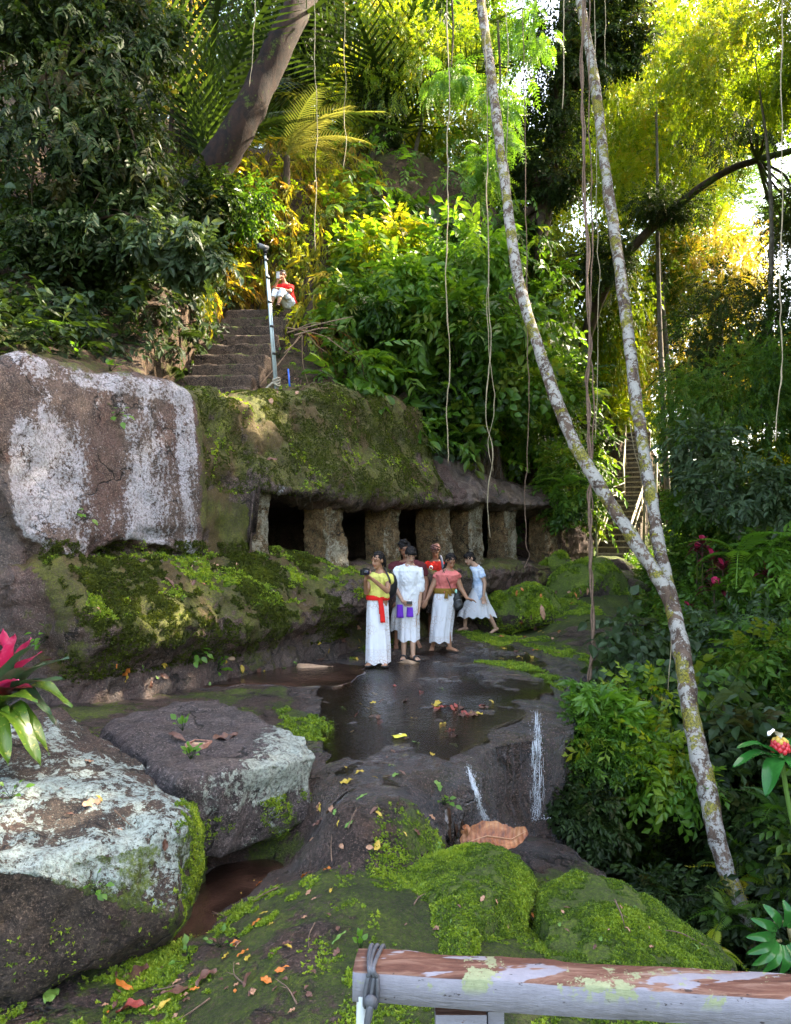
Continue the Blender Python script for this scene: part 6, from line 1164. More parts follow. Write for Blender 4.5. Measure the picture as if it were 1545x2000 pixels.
def striped(name, c, mid, edge=None, rough=.32, trans=.25, spot=None):
    n = NT(name); f = n.noise(14, 4, .6, n.obj()); col = n.mix(f, tuple(np.array(c)*.7), c); col = n.mix(n.M('MULTIPLY', n.step(n.noise(5, 4, .7, n.obj()), .5, .65), .7), col, mid)
    if spot: col = n.mix(n.step(n.noise(22, 4, .7, n.obj()), .58, .64), col, spot)
    b = n.bsdf(col, rough, n.bump(n.noise(60, 2, .5, n.scl(n.obj(), (1, 1, .3))), .25, .004), .5); t = n.n('BsdfTranslucent'); n.set(t.inputs[0], col); m = n.n('MixShader'); m.inputs[0].default_value = trans
    n.t.links.new(b, m.inputs[1]); n.t.links.new(t.outputs[0], m.inputs[2]); return n.done(m.outputs[0])
PK = striped('pink_leaf', (.60,.03,.12), (.75,.14,.26)); MR = striped('maroon_leaf', (.10,.012,.022), (.28,.02,.05)); GMR = striped('green_maroon_leaf', (.06,.11,.05), (.10,.05,.05)); GY = striped('mottled_green_leaf', (.12,.22,.02), (.06,.15,.02), spot=(.34,.36,.05)); GL = striped('glossy_green_leaf', (.03,.15,.025), (.05,.22,.04), rough=.22, trans=.35)
cb = PY(-5,1385,5.2); co = empty('cordyline', tuple(cb), label='pink and green broad leaved cordyline growing over the big boulder at left', cat='plant')
CL = [((28,1245),.06,PK,0,-.1),((58,1252),.05,PK,.05,-.1),((-30,1240),.06,PK,0,0),((78,1278),.05,PK,-.1,-.15),((5,1235),.055,PK,.1,.1),((45,1270),.05,MR,.15,.1),((98,1290),.05,MR,.1,0),((62,1265),.05,GMR,-.2,-.1),((128,1288),.075,GMR,.0,.05),((85,1300),.07,GMR,-.25,-.2),
  ((120,1330),.07,GMR,-.1,.12),((60,1345),.06,MR,-.3,-.2),((-40,1270),.06,PK,-.2,-.1),((35,1330),.055,PK,-.3,-.25),((135,1380),.075,GY,.0,.1),((95,1395),.065,GMR,-.1,0),((75,1490),.075,GY,-.25,-.1),((15,1490),.07,GY,-.3,-.2),((92,1470),.06,GY,-.15,.0),((-40,1480),.07,GY,-.2,0),((70,1370),.07,GY,-.35,-.25),((110,1420),.05,GMR,.1,.15)]
for i, (tp, w_, m_, dy, b_) in enumerate(CL):
    T_ = PY(tp[0], tp[1], 5.15+dy)-cb; L_ = np.linalg.norm(T_); md = T_*.5+np.array([0, dy*.3, .10*L_+(.10 if T_[2] < .1 else .02)]); T_ = T_*1.05; V, F_ = blade([T_*.04, md, T_], w_*1.15, 12, .3, .14, seed=i); ob('leaf', mesh_np('leaf', V, F_, True, {'rnd': np.full(len(V), .5)}), m_, co)
mb = MB(); mb.tube(smooth_path([(0,0,.02), (-.05,.05,-.2), (-.12,.1,-.5)], 4), .03, 8); ob('stem', mb.mesh('stem'), BK['dark'], co)
def rosette(name, label, px, py, Yd, n_, L_, wd, mats, seed, stem=.8, el=(-.3, 1.1), cat='plant', flat=False):
    c = PY(px, py, Yd); rs = np.random.RandomState(seed); root = empty(name, tuple(c-np.array([0, 0, stem])), label=label, cat=cat)
    for i in range(n_):
        a = i*2.4+rs.uniform(-.2, .2); e = el[0]+(el[1]-el[0])*(i/(n_-1)); d = np.array([math.cos(a)*math.cos(e), math.sin(a)*math.cos(e), math.sin(e)]); l = L_*rs.uniform(.8, 1.1)*(1-.3*max(0, e)); o_ = np.array([0, 0, stem-.08*(1-i/n_)])
        V, F_ = blade([o_+d*.03, o_+d*l*.55+[0,0,.06*l], o_+d*l-[0,0,.22*l*(1-e*.5)]], wd, 8, .3, .08, seed=i); ob('leaf', mesh_np('leaf', V, F_, True), mats[i % len(mats)] if not callable(mats) else mats(i/n_), root)
    mb = MB(); mb.tube(smooth_path([(rs.uniform(-.1,.1), .05, 0), (0, .02, stem*.5), (0, 0, stem)], 5), .014, 6); ob('stem', mb.mesh('stem'), BK['dark'], root); return root
for i, (px, py, Yd, L_, lb, st_) in enumerate([(1372,1060,13,.30,'tallest red ti plant with a pink tip at the right clearing',1.0),(1392,1090,12.6,.32,'red ti plant with yellow edged top leaves in the middle of the cluster',.9),(1412,1110,12.4,.36,'dark maroon ti plant right of centre in the red cluster',.9),
   (1396,1145,11.9,.34,'low ti plant with bright magenta leaves beside the ferns',.6),(1362,1072,13.2,.24,'small red ti plant at the left of the red cluster',.8),(1345,1190,12,.26,'dusky purple ti seedling left of the red cluster',.25),(1500,1120,12,.35,'lone dark red ti plant near the right edge',1.2)]):
    rosette('ti_plant', lb, px, py, Yd, 13, L_, .045, (lambda t: PK if t > .72 else MR) if i in (0, 3, 4) else (lambda t: PK if t > .9 else MR), 300+i, st_)
# ginger with red cone and white flower, spiral leaved plant at the corner
gc = PY(1524,1472,3.5); gp = empty('costus_plant', tuple(gc), label='ginger with a red cone and one white flower at the right edge', cat='plant')
for i, (tx, ty, dy, w_) in enumerate([(1440,1462,-.05,.034),(1432,1500,-.12,.036),(1497,1556,-.15,.042),(1570,1540,-.1,.04),(1560,1450,.15,.04),(1600,1480,0,.04),(1520,1500,.2,.03)]):
    T_ = PY(tx, ty, 3.5+dy)-gc; V, F_ = blade([T_*.05-[0,0,.01], T_*.5+np.array([0, 0, .028]), T_*1.03], w_, 14, .35, .05, seed=i); ob('leaf', mesh_np('leaf', V, F_, True), GL, gp)
mb = MB()
for k in range(34):
    a = k*2.4; z = .012+.055*k/34; rr_ = .030*math.sin(min(1, .35+.75*(1-k/34))*math.pi*.5)+.004; mb.sph((rr_*math.cos(a), rr_*math.sin(a), z), (.012,.012,.014), 8, 6, mi=0 if k < 26 else 1)
ob('red_cone', mb.mesh('cone'), [simple('red_bract', (.42,.02,.03), .35, .3, 60), simple('yellow_bract', (.55,.35,.06), .5)], gp)
V, F_ = blade([(0,0,.07),(-.025,-.01,.10),(-.065,-.015,.088)], .022, 10, .5, .25); ob('white_flower', mesh_np('flower', V, F_, True), simple('white_petal', (.75,.72,.72), .5, .05), gp)
mb = MB(); mb.tube(smooth_path([(0,0,.02),(.06,.03,-.3),(.2,.05,-.9),(.3,.1,-1.8)], 5), .011, 8); ob('stem', mb.mesh('stem'), simple('green_stem', (.08,.16,.03), .5), gp)
sc2 = PY(1532,1828,2.9); spp = empty('spiral_plant', tuple(sc2), label='spiral of glossy narrow leaves in the lower right corner', cat='plant')
for i in range(12):
    a = 1.2+i*.42; T_ = np.array([math.cos(a)*.20, -.05+.03*math.sin(i), math.sin(a)*.16])*(1-.02*i); b_ = np.array([math.cos(a)*.035, 0, math.sin(a)*.035]); V, F_ = blade([b_, (b_+T_)/2+[0,-.03,.008], T_+[0,.01,-.012]], .0175, 12, .3, .03, seed=i, face=(0, -1., .3)); ob('leaf', mesh_np('leaf', V, F_, True), GL, spp)
mb = MB(); mb.tube([np.array([.045*math.cos(a), .01*a, .045*math.sin(a)]) for a in np.linspace(0, 5, 24)], .006, 6); mb.tube(smooth_path([(.045,.05,0),(.12,.1,-.3),(.2,.2,-1.0)], 5), .009, 6); ob('stem', mb.mesh('stem'), simple('brown_green_stem', (.10,.09,.03), .5), spp)
def fern(label, px, py, Yd, n_, L_, leaf, seed, e=(.1, .9)):
    c = PY(px, py, Yd); rs = np.random.RandomState(seed); root = empty('fern', tuple(c), label=label, cat='fern')
    for i in range(n_):
        a = 2*math.pi*i/n_+rs.uniform(-.3, .3); el = rs.uniform(*e); V, F_ = compound(18, 1, .30, .75, rs.uniform(.5, .8)); V = V*L_*rs.uniform(.75, 1.1); f = Vector((math.cos(a)*math.cos(el), math.sin(a)*math.cos(el), math.sin(el))); x = f.cross(Vector((0, 0, 1))).normalized(); z = x.cross(f)
        o = ob('frond', mesh_np('frond', V, F_, False, {'rnd': np.full(len(V), rs.rand())}), LM[leaf], root); o.rotation_euler = Matrix((x, f, z)).transposed().to_euler()
for i, q in enumerate([('fresh green fern clump on the brow of the moss slope',735,700,14.3,9,.6,'bright'),('fern with drooping fronds under the middle shrubs above the slanted rock',985,815,16,7,.95,'mid'),('long fern hanging over the dark hollow beside the kinked root',900,850,15.5,6,.8,'mid'),('pale fern near the far end of the overhang by the long vine',1108,950,17.5,8,.8,'bright'),
   ('fern on the shady bank at far left',100,500,12.3,7,.8,'mid'),('small fern in the left shade beside the cliff top',90,650,10.5,7,.4,'bright'),('arching light fern right of the red ti plants',1445,1085,11.8,8,.9,'bright'),('low fern at the foot of the forked trunk',1425,1790,6.5,8,.4,'mid'),('fern beside the lower forked trunk at the left',1440,1720,6.9,7,.4,'yellow'),
   ('tiny fern on the rocky foot left of the cliff boulder',135,1255,8.4,6,.18,'bright'),('fern growing in the gorge at the right edge',1520,1590,6.8,8,.45,'mid'),('sparse fern hanging low in the gorge near the corner',1390,1860,6.2,7,.3,'yellow'),('fern on the slope beside the fresh shrub over the stairs',1075,930,17.8,7,.6,'mid')]): fern(*q, 320+i)
# little leafy weeds on the rocks
WD = [('small heart leaved weed at the foot of the mossy cliff base',375,1275),('sprig of glossy leaves on the dark rock above the cordyline',95,1245),('tiny weed on the lichened face of the cliff',228,810),('weed sprouting on the right part of the white cliff face',150,1005),('little plant at the lip of the small waterfall',865,1572),('leafy sprout on the flat dark boulder beside a dead leaf',357,1428),
  ('seedling in the middle of the big lichened boulder',185,1740),('seedling at the left rim of the big boulder',22,1560),('small plant on the mossy rock below the big brown leaf',705,1855),('pair of round leaves on the flat boulder under the basket',372,1483),('leafy weed on the cliff top at left',150,700),('leafy weeds sprouting along the cliff top edge',215,725),('weed at the foot of the tall pole',547,700),('yellowish weed at the base of the mossy cliff foot',425,1310),('green plant on the slanted wet rock above the caves',975,968),('weed in the gap by the right end boulders',1225,1095),('leafy tuft on the ground right of the big boulder',430,1850),('grassy sprout near the bottom beside orange leaves',370,1880)]
for i, (lb, px, py) in enumerate(WD):
    h = hit(px, py, SURF)
    if h is None: continue
    c, nn_ = h[1], h[2]; s_ = .045*min(2.2, h[0]/5); rs = np.random.RandomState(340+i); root = empty('weed', tuple(c), label=lb, cat='plant'); L_ = []; mb = MB()
    for k in range(rs.randint(7, 14)):
        d = nn_*.9+rs.normal(size=3)*.7+[0,0,.5]; d = nrm(d); e = d*s_*rs.uniform(.8, 2.2); mb.tube([(0,0,0), e*.5, e], .0016*s_/.045, 4); L_.append(xf(leaf_b(.32, -.2), e, d+[0,0,-.4], (rs.normal()*.3, -.5, 1), s_*rs.uniform(.7, 1.2)))
    V, F_ = join(L_); ob('leaves', mesh_np('leaves', V, F_, True, {'rnd': np.full(len(V), .5)}), LM['bright'], root); ob('stems', mb.mesh('stems'), LM['mid'], root)

# ------------------------------------------------------------------ fallen leaves, the small offering, stones
FL = {}
for key_, kc in {'yellow': ((.36,.25,.03),(.62,.52,.06)), 'orange': ((.42,.13,.02),(.55,.24,.04)), 'green': ((.10,.18,.03),(.24,.36,.06)), 'brown': ((.10,.045,.03),(.18,.09,.06)), 'red': ((.22,.04,.03),(.5,.12,.07)), 'tan': ((.32,.17,.10),(.42,.27,.18))}.items():
    FL[key_] = simple(key_+'_fallen_leaf', kc[0], .5, .35, 40, .4); FL[key_].use_nodes = True
def leafmesh(L_, wd, curl, seed, lobes=0):
    rs = np.random.RandomState(seed); n_ = 14; t = np.linspace(0, 1, n_); P_ = [(0, 0, 0), (rs.uniform(-.1, .1)*L_, L_*.5, curl*L_*.5), (0, L_, curl*L_*rs.uniform(-.2, .6))]
    V, F_ = blade(P_, wd, 14, rs.uniform(-.2, .5), .25, prof=(lambda t: (np.sin(np.clip(t*.95+.05, 0, 1)*math.pi)**.8)*(1+lobes*.22*np.sign(np.sin(t*28))*(t > .2))), seed=seed); V[:, 1] -= L_/2; return mesh_np('fallen_leaf', V, F_, True)
LMS = {k: [leafmesh(1, w_, c, 40+i*5+j) for j, (w_, c) in enumerate([(.16,.15),(.24,.25),(.3,.1),(.12,.3),(.26,-.15)])] for i, k in enumerate(FL)}
for k in LMS:
    for m_ in LMS[k]: m_.materials.append(FL[k])
def put_leaf(px, py, L_, colour, label, group=None, seed=0, objs=None, name='fallen_leaf', az=None, me=None):
    h = hit(px, py, objs or SURF)
    if h is None: return
    rs = np.random.RandomState(seed); nn_ = nrm(h[2]+rs.normal(size=3)*.15); a = az if az is not None else rs.uniform(0, 6.28); f = nrm(np.cross(nn_, [math.cos(a), math.sin(a), 0])); x = np.cross(f, nn_); o = ob(name, me or LMS[colour][rs.randint(5)], FL[colour], label=label, cat='leaf', **({'group': group} if group else {}))
    o.location = h[1]+nn_*(.012+.0*L_); o.scale = (L_,)*3 if me is None else (1, 1, 1); o.rotation_euler = Matrix(([*x], [*f], [*nn_])).transposed().to_euler(); return o
SP = [(245,1930,.16,'orange','curled orange leaf on the mossy ground at lower left'),(258,1975,.17,'red','reddish leaf with a dark spot just below the curled orange leaf'),(100,1948,.13,'green','long plain green leaf at the lower left below the big boulder'),(264,1905,.17,'brown','dark brown leaf lying against the foot of the big boulder'),
 (1040,1795,.14,'orange','orange leaf standing in the cleft between the two mossy rocks'),(1046,1772,.10,'green','yellow green leaf above the orange one in the mossy cleft'),(346,1442,.20,'brown','dark crumpled leaf left of the woven basket'),(440,1440,.22,'brown','pair of rusty curled leaves right of the woven basket'),
 (178,1568,.13,'tan','long dry leaf on the top of the big boulder'),(192,1562,.07,'yellow','small yellow green leaf on the dry leaf of the big boulder'),(886,1458,.16,'green','yellow green leaf near the lip of the rock pool'),(810,1452,.10,'green','bright green leaf right of the yellow square in the pool'),(678,1527,.12,'yellow','slender yellow leaf floating at the near side of the rock pool'),
 (648,1743,.07,'yellow','round yellow leaf on the bare rock left of the mossy rock'),(855,1655,.12,'green','pale green leaf by the stem of the big brown leaf'),(880,1660,.10,'green','second pale green leaf by the stem of the big brown leaf'),(665,1835,.10,'green','green leaf with a yellow edge in the moss near the railing'),(405,1915,.13,'brown','pale curled dead leaf among the ground moss'),
 (490,1915,.13,'brown','dark twisted leaf right of the pale curled dead leaf'),(520,1918,.07,'orange','small orange leaf by the dark twisted leaf'),(320,1968,.10,'yellow','pair of small yellow petals at the bottom left'),(350,1940,.2,'brown','grey crumpled dead leaf at the bottom'),(590,1505,.0,'brown',''),(155,1250,.0,'brown',''),
 (300,1085,.18,'tan','dry tan leaf lying on the moss above the cliff foot'),(420,1105,.24,'tan','bunch of tan leaves on the mossy shelf left of the first cave'),(330,1140,.2,'brown','curled brown leaves in the middle of the mossy cliff foot'),(190,1193,.1,'tan','single pale leaf on the mossy cliff foot'),(1060,1195,.3,'tan','clump of large dry leaves hanging on the mossy rock behind the walking man'),
 (398,538,.5,'brown','big brown dead leaf caught on the bank left of the pole'),(305,380,.45,'brown','dead brown leaf hanging in the shade at left'),(308,480,.4,'brown','drooping dead leaf in the dark bank below the other'),(530,900,.2,'brown','brown leaf stuck to the moss slope above the first cave'),(530,785+0,.15,'tan','pink tan leaf on the moss slope near its middle')]
for i, (px, py, L_, c_, lb) in enumerate(SP):
    if L_: put_leaf(px, py, L_, c_, lb, seed=400+i)
ZN = [((220,640,1290,1345),'in the narrow stream at the foot of the cliff',26,0.109,('yellow','orange','yellow','green','brown')),((650,900,1340,1450),'on the wet ledge above the rock pool',26,0.102,('brown','red','brown','yellow','green')),((640,880,1450,1560),'in the brown rock pool',14,0.082,('yellow','brown','green')),
 ((850,960,1370,1400),'in the heap of wet leaves on the ledge',16,0.136,('brown','brown','red','yellow')),((960,1130,1230,1290),'on the ledge right of the walkers',18,0.122,('yellow','tan','orange','brown')),((620,760,1225,1290),'on the ledge left of the woman in yellow',14,0.116,('yellow','tan','green','brown')),((900,1120,1200,1250),'on the ground around the barefoot man',12,0.122,('yellow','orange','brown')),
 ((560,860,1570,1660),'on the sloping rock below the pool',16,0.082,('brown','green','yellow','tan')),((400,660,1700,1900),'on the bare rock between boulder and railing',30,0.061,('brown','tan','brown','yellow','orange')),((200,640,1890,1990),'in the moss along the bottom of the photo',30,0.054,('brown','orange','brown','tan')),
 ((780,1020,1720,1830),'on the left mossy rock',12,0.041,('brown','tan','green')),((1080,1380,1770,1860),'on the right mossy rock',14,0.048,('tan','brown','green')),((330,470,1095,1150),'on the mossy shelf left of the caves',14,0.095,('tan','brown','red')),((1000,1200,1150,1200),'on the mossy mounds behind the ledge',14,0.136,('tan','brown','orange')),((100,330,1480,1650),'on top of the big lichened boulder',6,0.068,('brown','tan')),((500,620,740,770),'at the foot of the tall pole',10,0.109,('tan','brown')),((150,420,600,690),'on the shaded bank left of the steps',10,0.170,('brown','tan'))]
si = 0
for (x0, x1, y0, y1), wh, n_, L_, cs in ZN:
    rs = np.random.RandomState(1000+si)
    for k in range(n_):
        c_ = cs[rs.randint(len(cs))]; put_leaf(rs.uniform(x0, x1), rs.uniform(y0, y1), L_*rs.uniform(.5, 1.2), c_, 'small '+c_+' fallen leaf '+wh, 'small '+c_+' leaves '+wh, seed=2000+si); si += 1
TWG = simple('dead_twig', (.12,.075,.05), .9, .4, 40)
for i, (px, py, L_) in enumerate([(1210,1790,.22),(1330,1835,.3),(430,1790,.25),(520,1750,.18),(610,1830,.2),(470,1905,.25),(560,1940,.22),(330,1930,.2),(690,1600,.16),(760,1495,.2),(300,1350,.25),(1000,1320,.22),(640,1270,.25),(900,1380,.22),(240,1600,.16),(820,1760,.14),(650,1660,.2),(380,1975,.18)]):
    h = hit(px, py, SURF)
    if h is None: continue
    rs = np.random.RandomState(3000+i); a = rs.uniform(0, 6.28); nn_ = nrm(h[2]); d = nrm(np.cross(nn_, [math.cos(a), math.sin(a), .1])); x = np.cross(nn_, d); mb = MB(); Pq = smooth_path([-d*L_*.5, x*L_*rs.uniform(-.12,.12)+nn_*.012, d*L_*.5+nn_*.01], 6); mb.tube(Pq, np.linspace(.006, .002, len(Pq)), 5)
    mb.tube([Pq[6], Pq[6]+d*L_*.15+x*L_*.13+nn_*.015], [.003, .001], 4); o = ob('fallen_twig', mb.mesh('fallen_twig'), TWG, label='thin dead twig lying on the wet or mossy rock', cat='twig', group='dead twigs scattered over the rock'); o.location = h[1]+nn_*.008
# the big brown leaf
h = hit(955,1650,[ground]+BOULD); rs = np.random.RandomState(3); V, F_ = blade([(-.28,-.02,.0),(-.05,.02,.06),(.16,.0,.05),(.30,.03,.13)], .095, 44, .55, .08, prof=lambda t: (np.sin(np.clip(t*.9+.04, 0, 1)**.8*math.pi)**.7)*(1+.05*np.sin(t*46)*(t > .12)), seed=2)
n = NT('big_dead_leaf'); c_ = n.ramp(n.noise(9, 5, .7, n.obj(), .8), [(.35, (.09,.028,.015)), (.5, (.26,.085,.03)), (.68, (.42,.20,.09))]); vv = n.n('TexWave'); vv.inputs['Scale'].default_value = 9; vv.inputs['Distortion'].default_value = 2; n.set(vv.inputs[0], n.obj()); c_ = n.mix(n.M('MULTIPLY', n.step(vv.outputs['Fac'], .85, .95), .5), c_, (.2,.08,.04)); BDL = n.done(n.bsdf(c_, .5, n.bump(vv.outputs['Fac'], .5, .01), .4))
V = V*np.array([.86, 1.08, .86])
bl = empty('large_fallen_leaf', tuple(PY(962,1645,5.75)), label='very large orange brown dead leaf lying at the foot of the waterfall', cat='leaf'); bl.rotation_euler = (.75, 0, 0); V[:, 2] += fbm(V, 9, 3, 2)*.014; ob('leaf_blade', mesh_np('leaf_blade', V, F_, True), BDL, bl)
mb = MB(); mb.tube([(-.30,-.05,-.01),(-.24,-.02,.002),(-.043,.022,.057),(.138,.0,.048),(.25,.032,.112)], [.007,.007,.005,.004,.002], 6); ob('midrib', mb.mesh('midrib'), simple('leaf_rib', (.40,.2,.1), .6), bl); V, F_ = blade([(-.22,.03,.02),(-.20,.06,.08),(-.23,.07,.11)], .035, 10, .4, .3); ob('curled_lobe', mesh_np('lobe', V, F_, True), BDL, bl)
# floating square of yellow leaf, woven basket
h = hit(780,1444,[ground]); yb = empty('yellow_offering_leaf', tuple(h[1]+[0,0,.035]), .3, label='bright yellow square of leaf lying in the rock pool', cat='leaf'); mb = MB(); V = [(x, y, .006*math.sin(x*40)+.004*math.cos(y*60)+z) for z in (0,.006) for x in np.linspace(-.065,.065,5) for y in np.linspace(-.045,.045,4)]
Fq = [(i*4+j, i*4+j+1, i*4+j+5, i*4+j+4) for i in range(4) for j in range(3)]; mb.add(V, [f[::-1] for f in Fq]+[tuple(a+20 for a in f) for f in Fq]+[(0,1,21,20),(1,2,22,21),(2,3,23,22),(16,36,37,17),(17,37,38,18),(18,38,39,19),(0,20,24,4),(4,24,28,8),(8,28,32,12),(12,32,36,16),(3,7,27,23),(7,11,31,27),(11,15,35,31),(15,19,39,35)]); ob('leaf_square', mb.mesh('sq'), simple('yellow_leaf_square', (.62,.55,.05), .5, .15), yb)
mb = MB(); mb.sph((.01,.0,.015), (.018,.012,.008), 8, 6); ob('petal', mb.mesh('petal'), simple('cream_petal', (.6,.55,.3), .6), yb)
h = hit(388,1458,BOULD); ofb = empty('offering_basket', tuple(h[1]), -.25, label='small square woven palm leaf basket on the flat dark boulder', cat='basket'); WVM = simple('dry_palm_weave', (.34,.17,.12), .8, .3, 40); mb = MB()
for i in range(7): mb.box((-.066+.022*i, 0, .008+.003*(i % 2)), (.020, .15, .004))
for i in range(6): mb.box((0, -.062+.025*i, .0115-.003*(i % 2)), (.15, .022, .003))
ob('woven_base', mb.mesh('base', False), WVM, ofb); mb = MB()
for q in ((0,-.075,.15,.006),(0,.075,.15,.006),(-.078,0,.006,.15),(.078,0,.006,.15)): mb.box((q[0],q[1],.018), (q[2],q[3],.034)); mb.box((q[0]*.93,q[1]*.93,.034), (max(q[2],.012)*.98,max(q[3],.012)*.98,.004))
ob('rim', mb.mesh('rim', False), WVM, ofb); mb = MB(); mb.box((-.01,.02,.02), (.10,.035,.006), Matrix.Rotation(.15, 3, 'Z')); mb.box((.0,-.015,.021), (.05,.02,.01)); ob('dried_filling', mb.mesh('fill', False), simple('dried_leaf_filling', (.38,.26,.16), .8), ofb)
TS = simple('tan_stone', (.34,.22,.14), .7, .25, 18, .4, 0, .6, .01)
for i, (px, py, s_, lb) in enumerate([(605,1303,(.17,.09,.035),'flat tan stone at the edge of the narrow stream'),(808,1297,(.10,.06,.04),'ribbed tan stone by the sandals of the man in white'),(452,1288,(.07,.05,.03),'little brown stone beside the mossy cliff foot')]):
    h = hit(px, py, SURF); rs = np.random.RandomState(900+i); boulder('stone', [h[1]+rs.normal(size=3)*.55*np.array(s_)*1.2+[0,0,s_[2]*.4] for k in range(20)], .012, TS, lb, 'stone', 4, (.006,.006,.002), seed=960+i)

# ------------------------------------------------------------------ falling water
WF = NT('falling_water'); gb = WF.bsdf((.75,.78,.82), .12, None, .8); tr_ = WF.n('BsdfTransparent'); mx = WF.n('MixShader'); mx.inputs[0].default_value = .58; WF.t.links.new(gb, mx.inputs[1]); WF.t.links.new(tr_.outputs[0], mx.inputs[2]); FALL = WF.done(mx.outputs[0])
def fpath(L):
    o_ = []
    for px, py in L:
        h = hit(px, py, [ground]); o_.append(h[1]+np.array([0, -.022, .004]))
    return o_
for nm, path, wd, n_, sd_ in (('waterfall', fpath([(912,1492),(920,1520),(930,1550),(938,1580),(950,1604),(972,1618),(990,1622)]), .013, 110, 1), ('waterfall', fpath([(1047,1385),(1048,1420),(1048,1450),(1047,1490),(1046,1530),(1046,1570),(1044,1598)]), .026, 130, 2)):
    rs = np.random.RandomState(sd_); mb = MB(); P0 = smooth_path(path, 10); m_ = len(P0)
    for k in range(n_):
        off_ = rs.normal(size=3)*np.array([wd, .015, 0]); i0 = rs.randint(0, m_-6); i1 = min(m_-1, i0+rs.randint(4, 12)); Q = P0[i0:i1+1]+off_*(.35+1.5*np.linspace(i0, i1, i1-i0+1)/m_)[:, None]; Q = Q+fbm(Q, 30, 2, k)[:, None]*.006; mb.tube(Q, np.clip(np.sin(np.linspace(0, math.pi, len(Q))), .1, 1)*rs.uniform(.0012, .0035), 5)
    for k in range(n_*6): i0 = rs.randint(2, m_); c = P0[i0]+rs.normal(size=3)*np.array([wd*1.2, .02, .03]); mb.sph(c, (rs.uniform(.0012,.003), .002, rs.uniform(.002,.008)), 5, 4)
    for k in range(60): c = P0[-1]+np.abs(rs.normal(size=3))*np.array([.06, .04, .03])*np.array([rs.choice([-1, 1]), -1, 1]); mb.sph(c, rs.uniform(.002,.005), 5, 4)
    ob(nm, mb.mesh(nm), FALL, kind='structure')

# ------------------------------------------------------------------ moss sprigs, hanging roots (stuff)
def moss_on(name, V, Fq, n_, size, mat, seed, cond, thr=.0, nf=1.0, kind='mt', droop=-.2, lift=0):
    P_, N_ = sample(V, Fq, int(n_*1.8), seed, cond); f = fbm(P_, 2.2, 4, seed)+.6*fbm(P_, 9, 3, seed+1); k = f > thr; P_, N_ = P_[k][:n_], N_[k][:n_]; r = np.random.RandomState(seed); f = f[k][:n_]
    fw = N_*nf+r.normal(size=P_.shape)*.5+[0, 0, -droop]; rr = np.clip(.35+.35*f+r.normal(size=len(P_))*.18, 0, 1); V, F_, Rn = bake(kind, P_+N_*lift, fw, N_+r.normal(size=P_.shape)*.6, size*r.uniform(.5, 1.35, len(P_))*(1+.5*np.clip(f, -.5, 1)), rr)
    return ob(name, mesh_np(name, V, F_, False, {'rnd': Rn}), mat, kind='stuff')
def tuft(n_, seed, lw=.3):
    r = np.random.RandomState(seed); out = []
    for i in range(n_): a = 2*math.pi*i/n_+r.uniform(-.4, .4); e = r.uniform(.2, .9); out.append(xf(leaf_s(lw, -.15), (0, 0, 0), (math.cos(a)*math.cos(e), math.sin(e), math.sin(a)*math.cos(e)), (r.normal(), r.normal(), 1), r.uniform(.6, 1)))
    return join(out)
TW['mt'] = [tuft(5, i) for i in range(4)]; TW['st'] = [tri([(-.03,0,0),(.03,0,0),(.02,.5,.05),(-.02,.5,.05),(0,1,-.02)], [(0,1,2),(0,2,3),(3,2,4)])]
def bq(o):
    me = o.data; n_ = len(me.vertices); V = np.empty(n_*3, np.float32); me.vertices.foreach_get('co', V); V = V.reshape(-1, 3).astype(float)+np.array(o.matrix_world.translation); F_ = [list(p.vertices) for p in me.polygons]; return V, np.array([f if len(f) == 4 else f+[f[-1]] for f in F_])
for i, o in enumerate(MOUNDS):
    V, Fq = bq(o); moss_on('rock_moss', V, Fq, 30000, .017, LM['moss'], 70+i, lambda c: (c[:, 2] > -.95)*1., -.42)
bo = [o for o in BOULD if o.name in ('boulder', 'boulder.001')]
for i, o in enumerate(bo):
    V, Fq = bq(o); nx_ = V.mean(0); 
    moss_on('boulder_moss', V, Fq, 7000, .016, LM['moss'], 75+i, (lambda c: ((c[:, 0] > -1.43)*(c[:, 1] > 4.6)*(c[:, 1] < 5.6)+.05*(c[:, 2] < -.35))*1.) if i == 0 else (lambda c: ((c[:, 0] > -1.6)*(c[:, 2] < -.22))*1.), .1)
for i, o in enumerate([o for o in BOULD if o.name in ('mossy_rock.002', 'mossy_rock.003', 'mossy_rock.004')]):
    V, Fq = bq(o); moss_on('rock_moss', V, Fq, 9000, .045, LM['moss'], 80+i, lambda c: 1.+c[:, 0]*0, -.2)
inp = lambda c, L_, m: sst(poly_sd(c[:, 0], c[:, 1], xy(L_)), -m, m)
moss_on('ground_moss', GP, GF, 26000, .018, LM['moss'], 85, lambda c: inp(c, [('z',0,1995,-.8),('z',250,1900,-.8),('z',440,1800,-.75),('z',560,1780,-.7),('z',700,1850,-.7),('z',700,1999,-.75),('w',-1,2.3)], .15), .42)
moss_on('ground_moss', GP, GF, 22000, .016, LM['moss'], 96, lambda c: inp(c, [('z',660,1810,-.7),('z',790,1710,-.66),('z',1040,1700,-.8),('z',1200,1720,-.8),('z',1440,1890,-.85),('w',2,2.6),('w',-.3,2.6)], .2), .02)
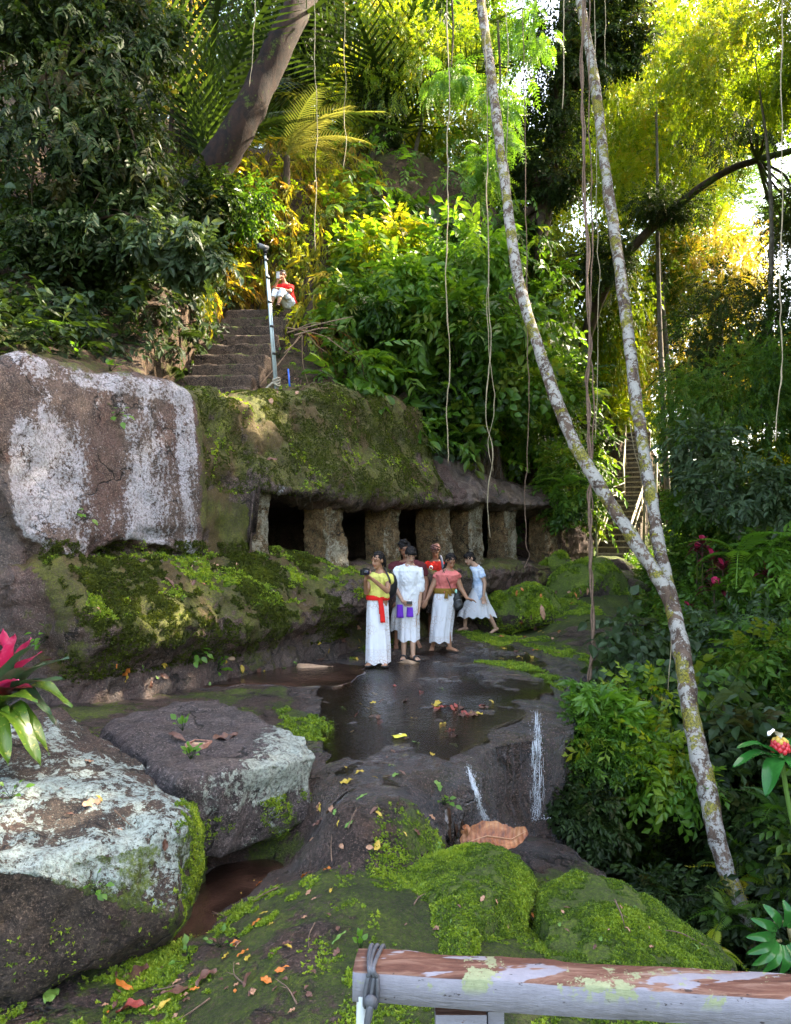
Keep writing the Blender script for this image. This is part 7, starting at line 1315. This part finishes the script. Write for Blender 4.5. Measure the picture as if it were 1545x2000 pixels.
moss_on('ledge_moss', GP, GF, 16000, .034, LM['moss'], 86, lambda c: np.clip(inp(c, [('z',690,1255,.1),('z',900,1215,.1),('z',1010,1245,0),('z',980,1262,0),('z',860,1240,0),('z',700,1290,0)], .15)+inp(c, [('z',930,1290,0),('z',1000,1288,0),('z',1110,1330,-.03),('z',1100,1342,-.03),('z',1000,1305,0)], .06)*2+inp(c, [('z',1010,1255,0),('z',1060,1250,0),('z',1160,1285,0),('z',1150,1300,0)], .06)+inp(c, [('z',1080,1215,.05),('z',1160,1225,.05),('z',1190,1240,0),('z',1090,1240,0)], .1)+.6*inp(c, [('z',540,1370,-.05),('z',650,1385,-.06),('z',640,1430,-.1),('z',570,1420,-.1)], .06), 0, 2), -.1)
FV, FFq = bq(FACE)
def cf(c): t, s_ = ts(c[:, 0], c[:, 1]); return ((t > -3.2)*(t < 1.6)*(c[:, 2] > .25)*(c[:, 2] < 1.75)*(s_ < .3))*1.
moss_on('cliff_moss', FV, FFq, 30000, .030, LM['mossd'], 87, cf, -.05); moss_on('cliff_moss', FV, FFq, 9000, .034, LM['moss'], 88, lambda c: cf(c)*(c[:, 2] > .9), .35)
def cu(c): t, s_ = ts(c[:, 0], c[:, 1]); return ((t > -.9)*(t < 5.0)*(c[:, 2] > 2.45)*(s_ < 2.2)*(s_ > -1))*1.
moss_on('slope_moss', FV, FFq, 60000, .018, LM['mossd'], 90, cu, -.15); moss_on('slope_moss', FV, FFq, 5000, .028, LM['moss'], 93, cu, .45)
def cl_(c): t, s_ = ts(c[:, 0], c[:, 1]); return ((t > -.1)*(t < 10)*(c[:, 2] > 2.38)*(c[:, 2] < 2.62)*(s_ < .1))*1.
moss_on('hanging_roots', FV, FFq, 500, .10, LM['root'], 91, cl_, -2, .25, 'st', 1.6)
def ch_(c): return inpx(c, 850, 1130, 720, 1000)*(c[:, 1] < 24)*1.
moss_on('hanging_roots', HP, HF, 3500, .6, LM['root'], 92, ch_, -2, .3, 'st', 1.6)
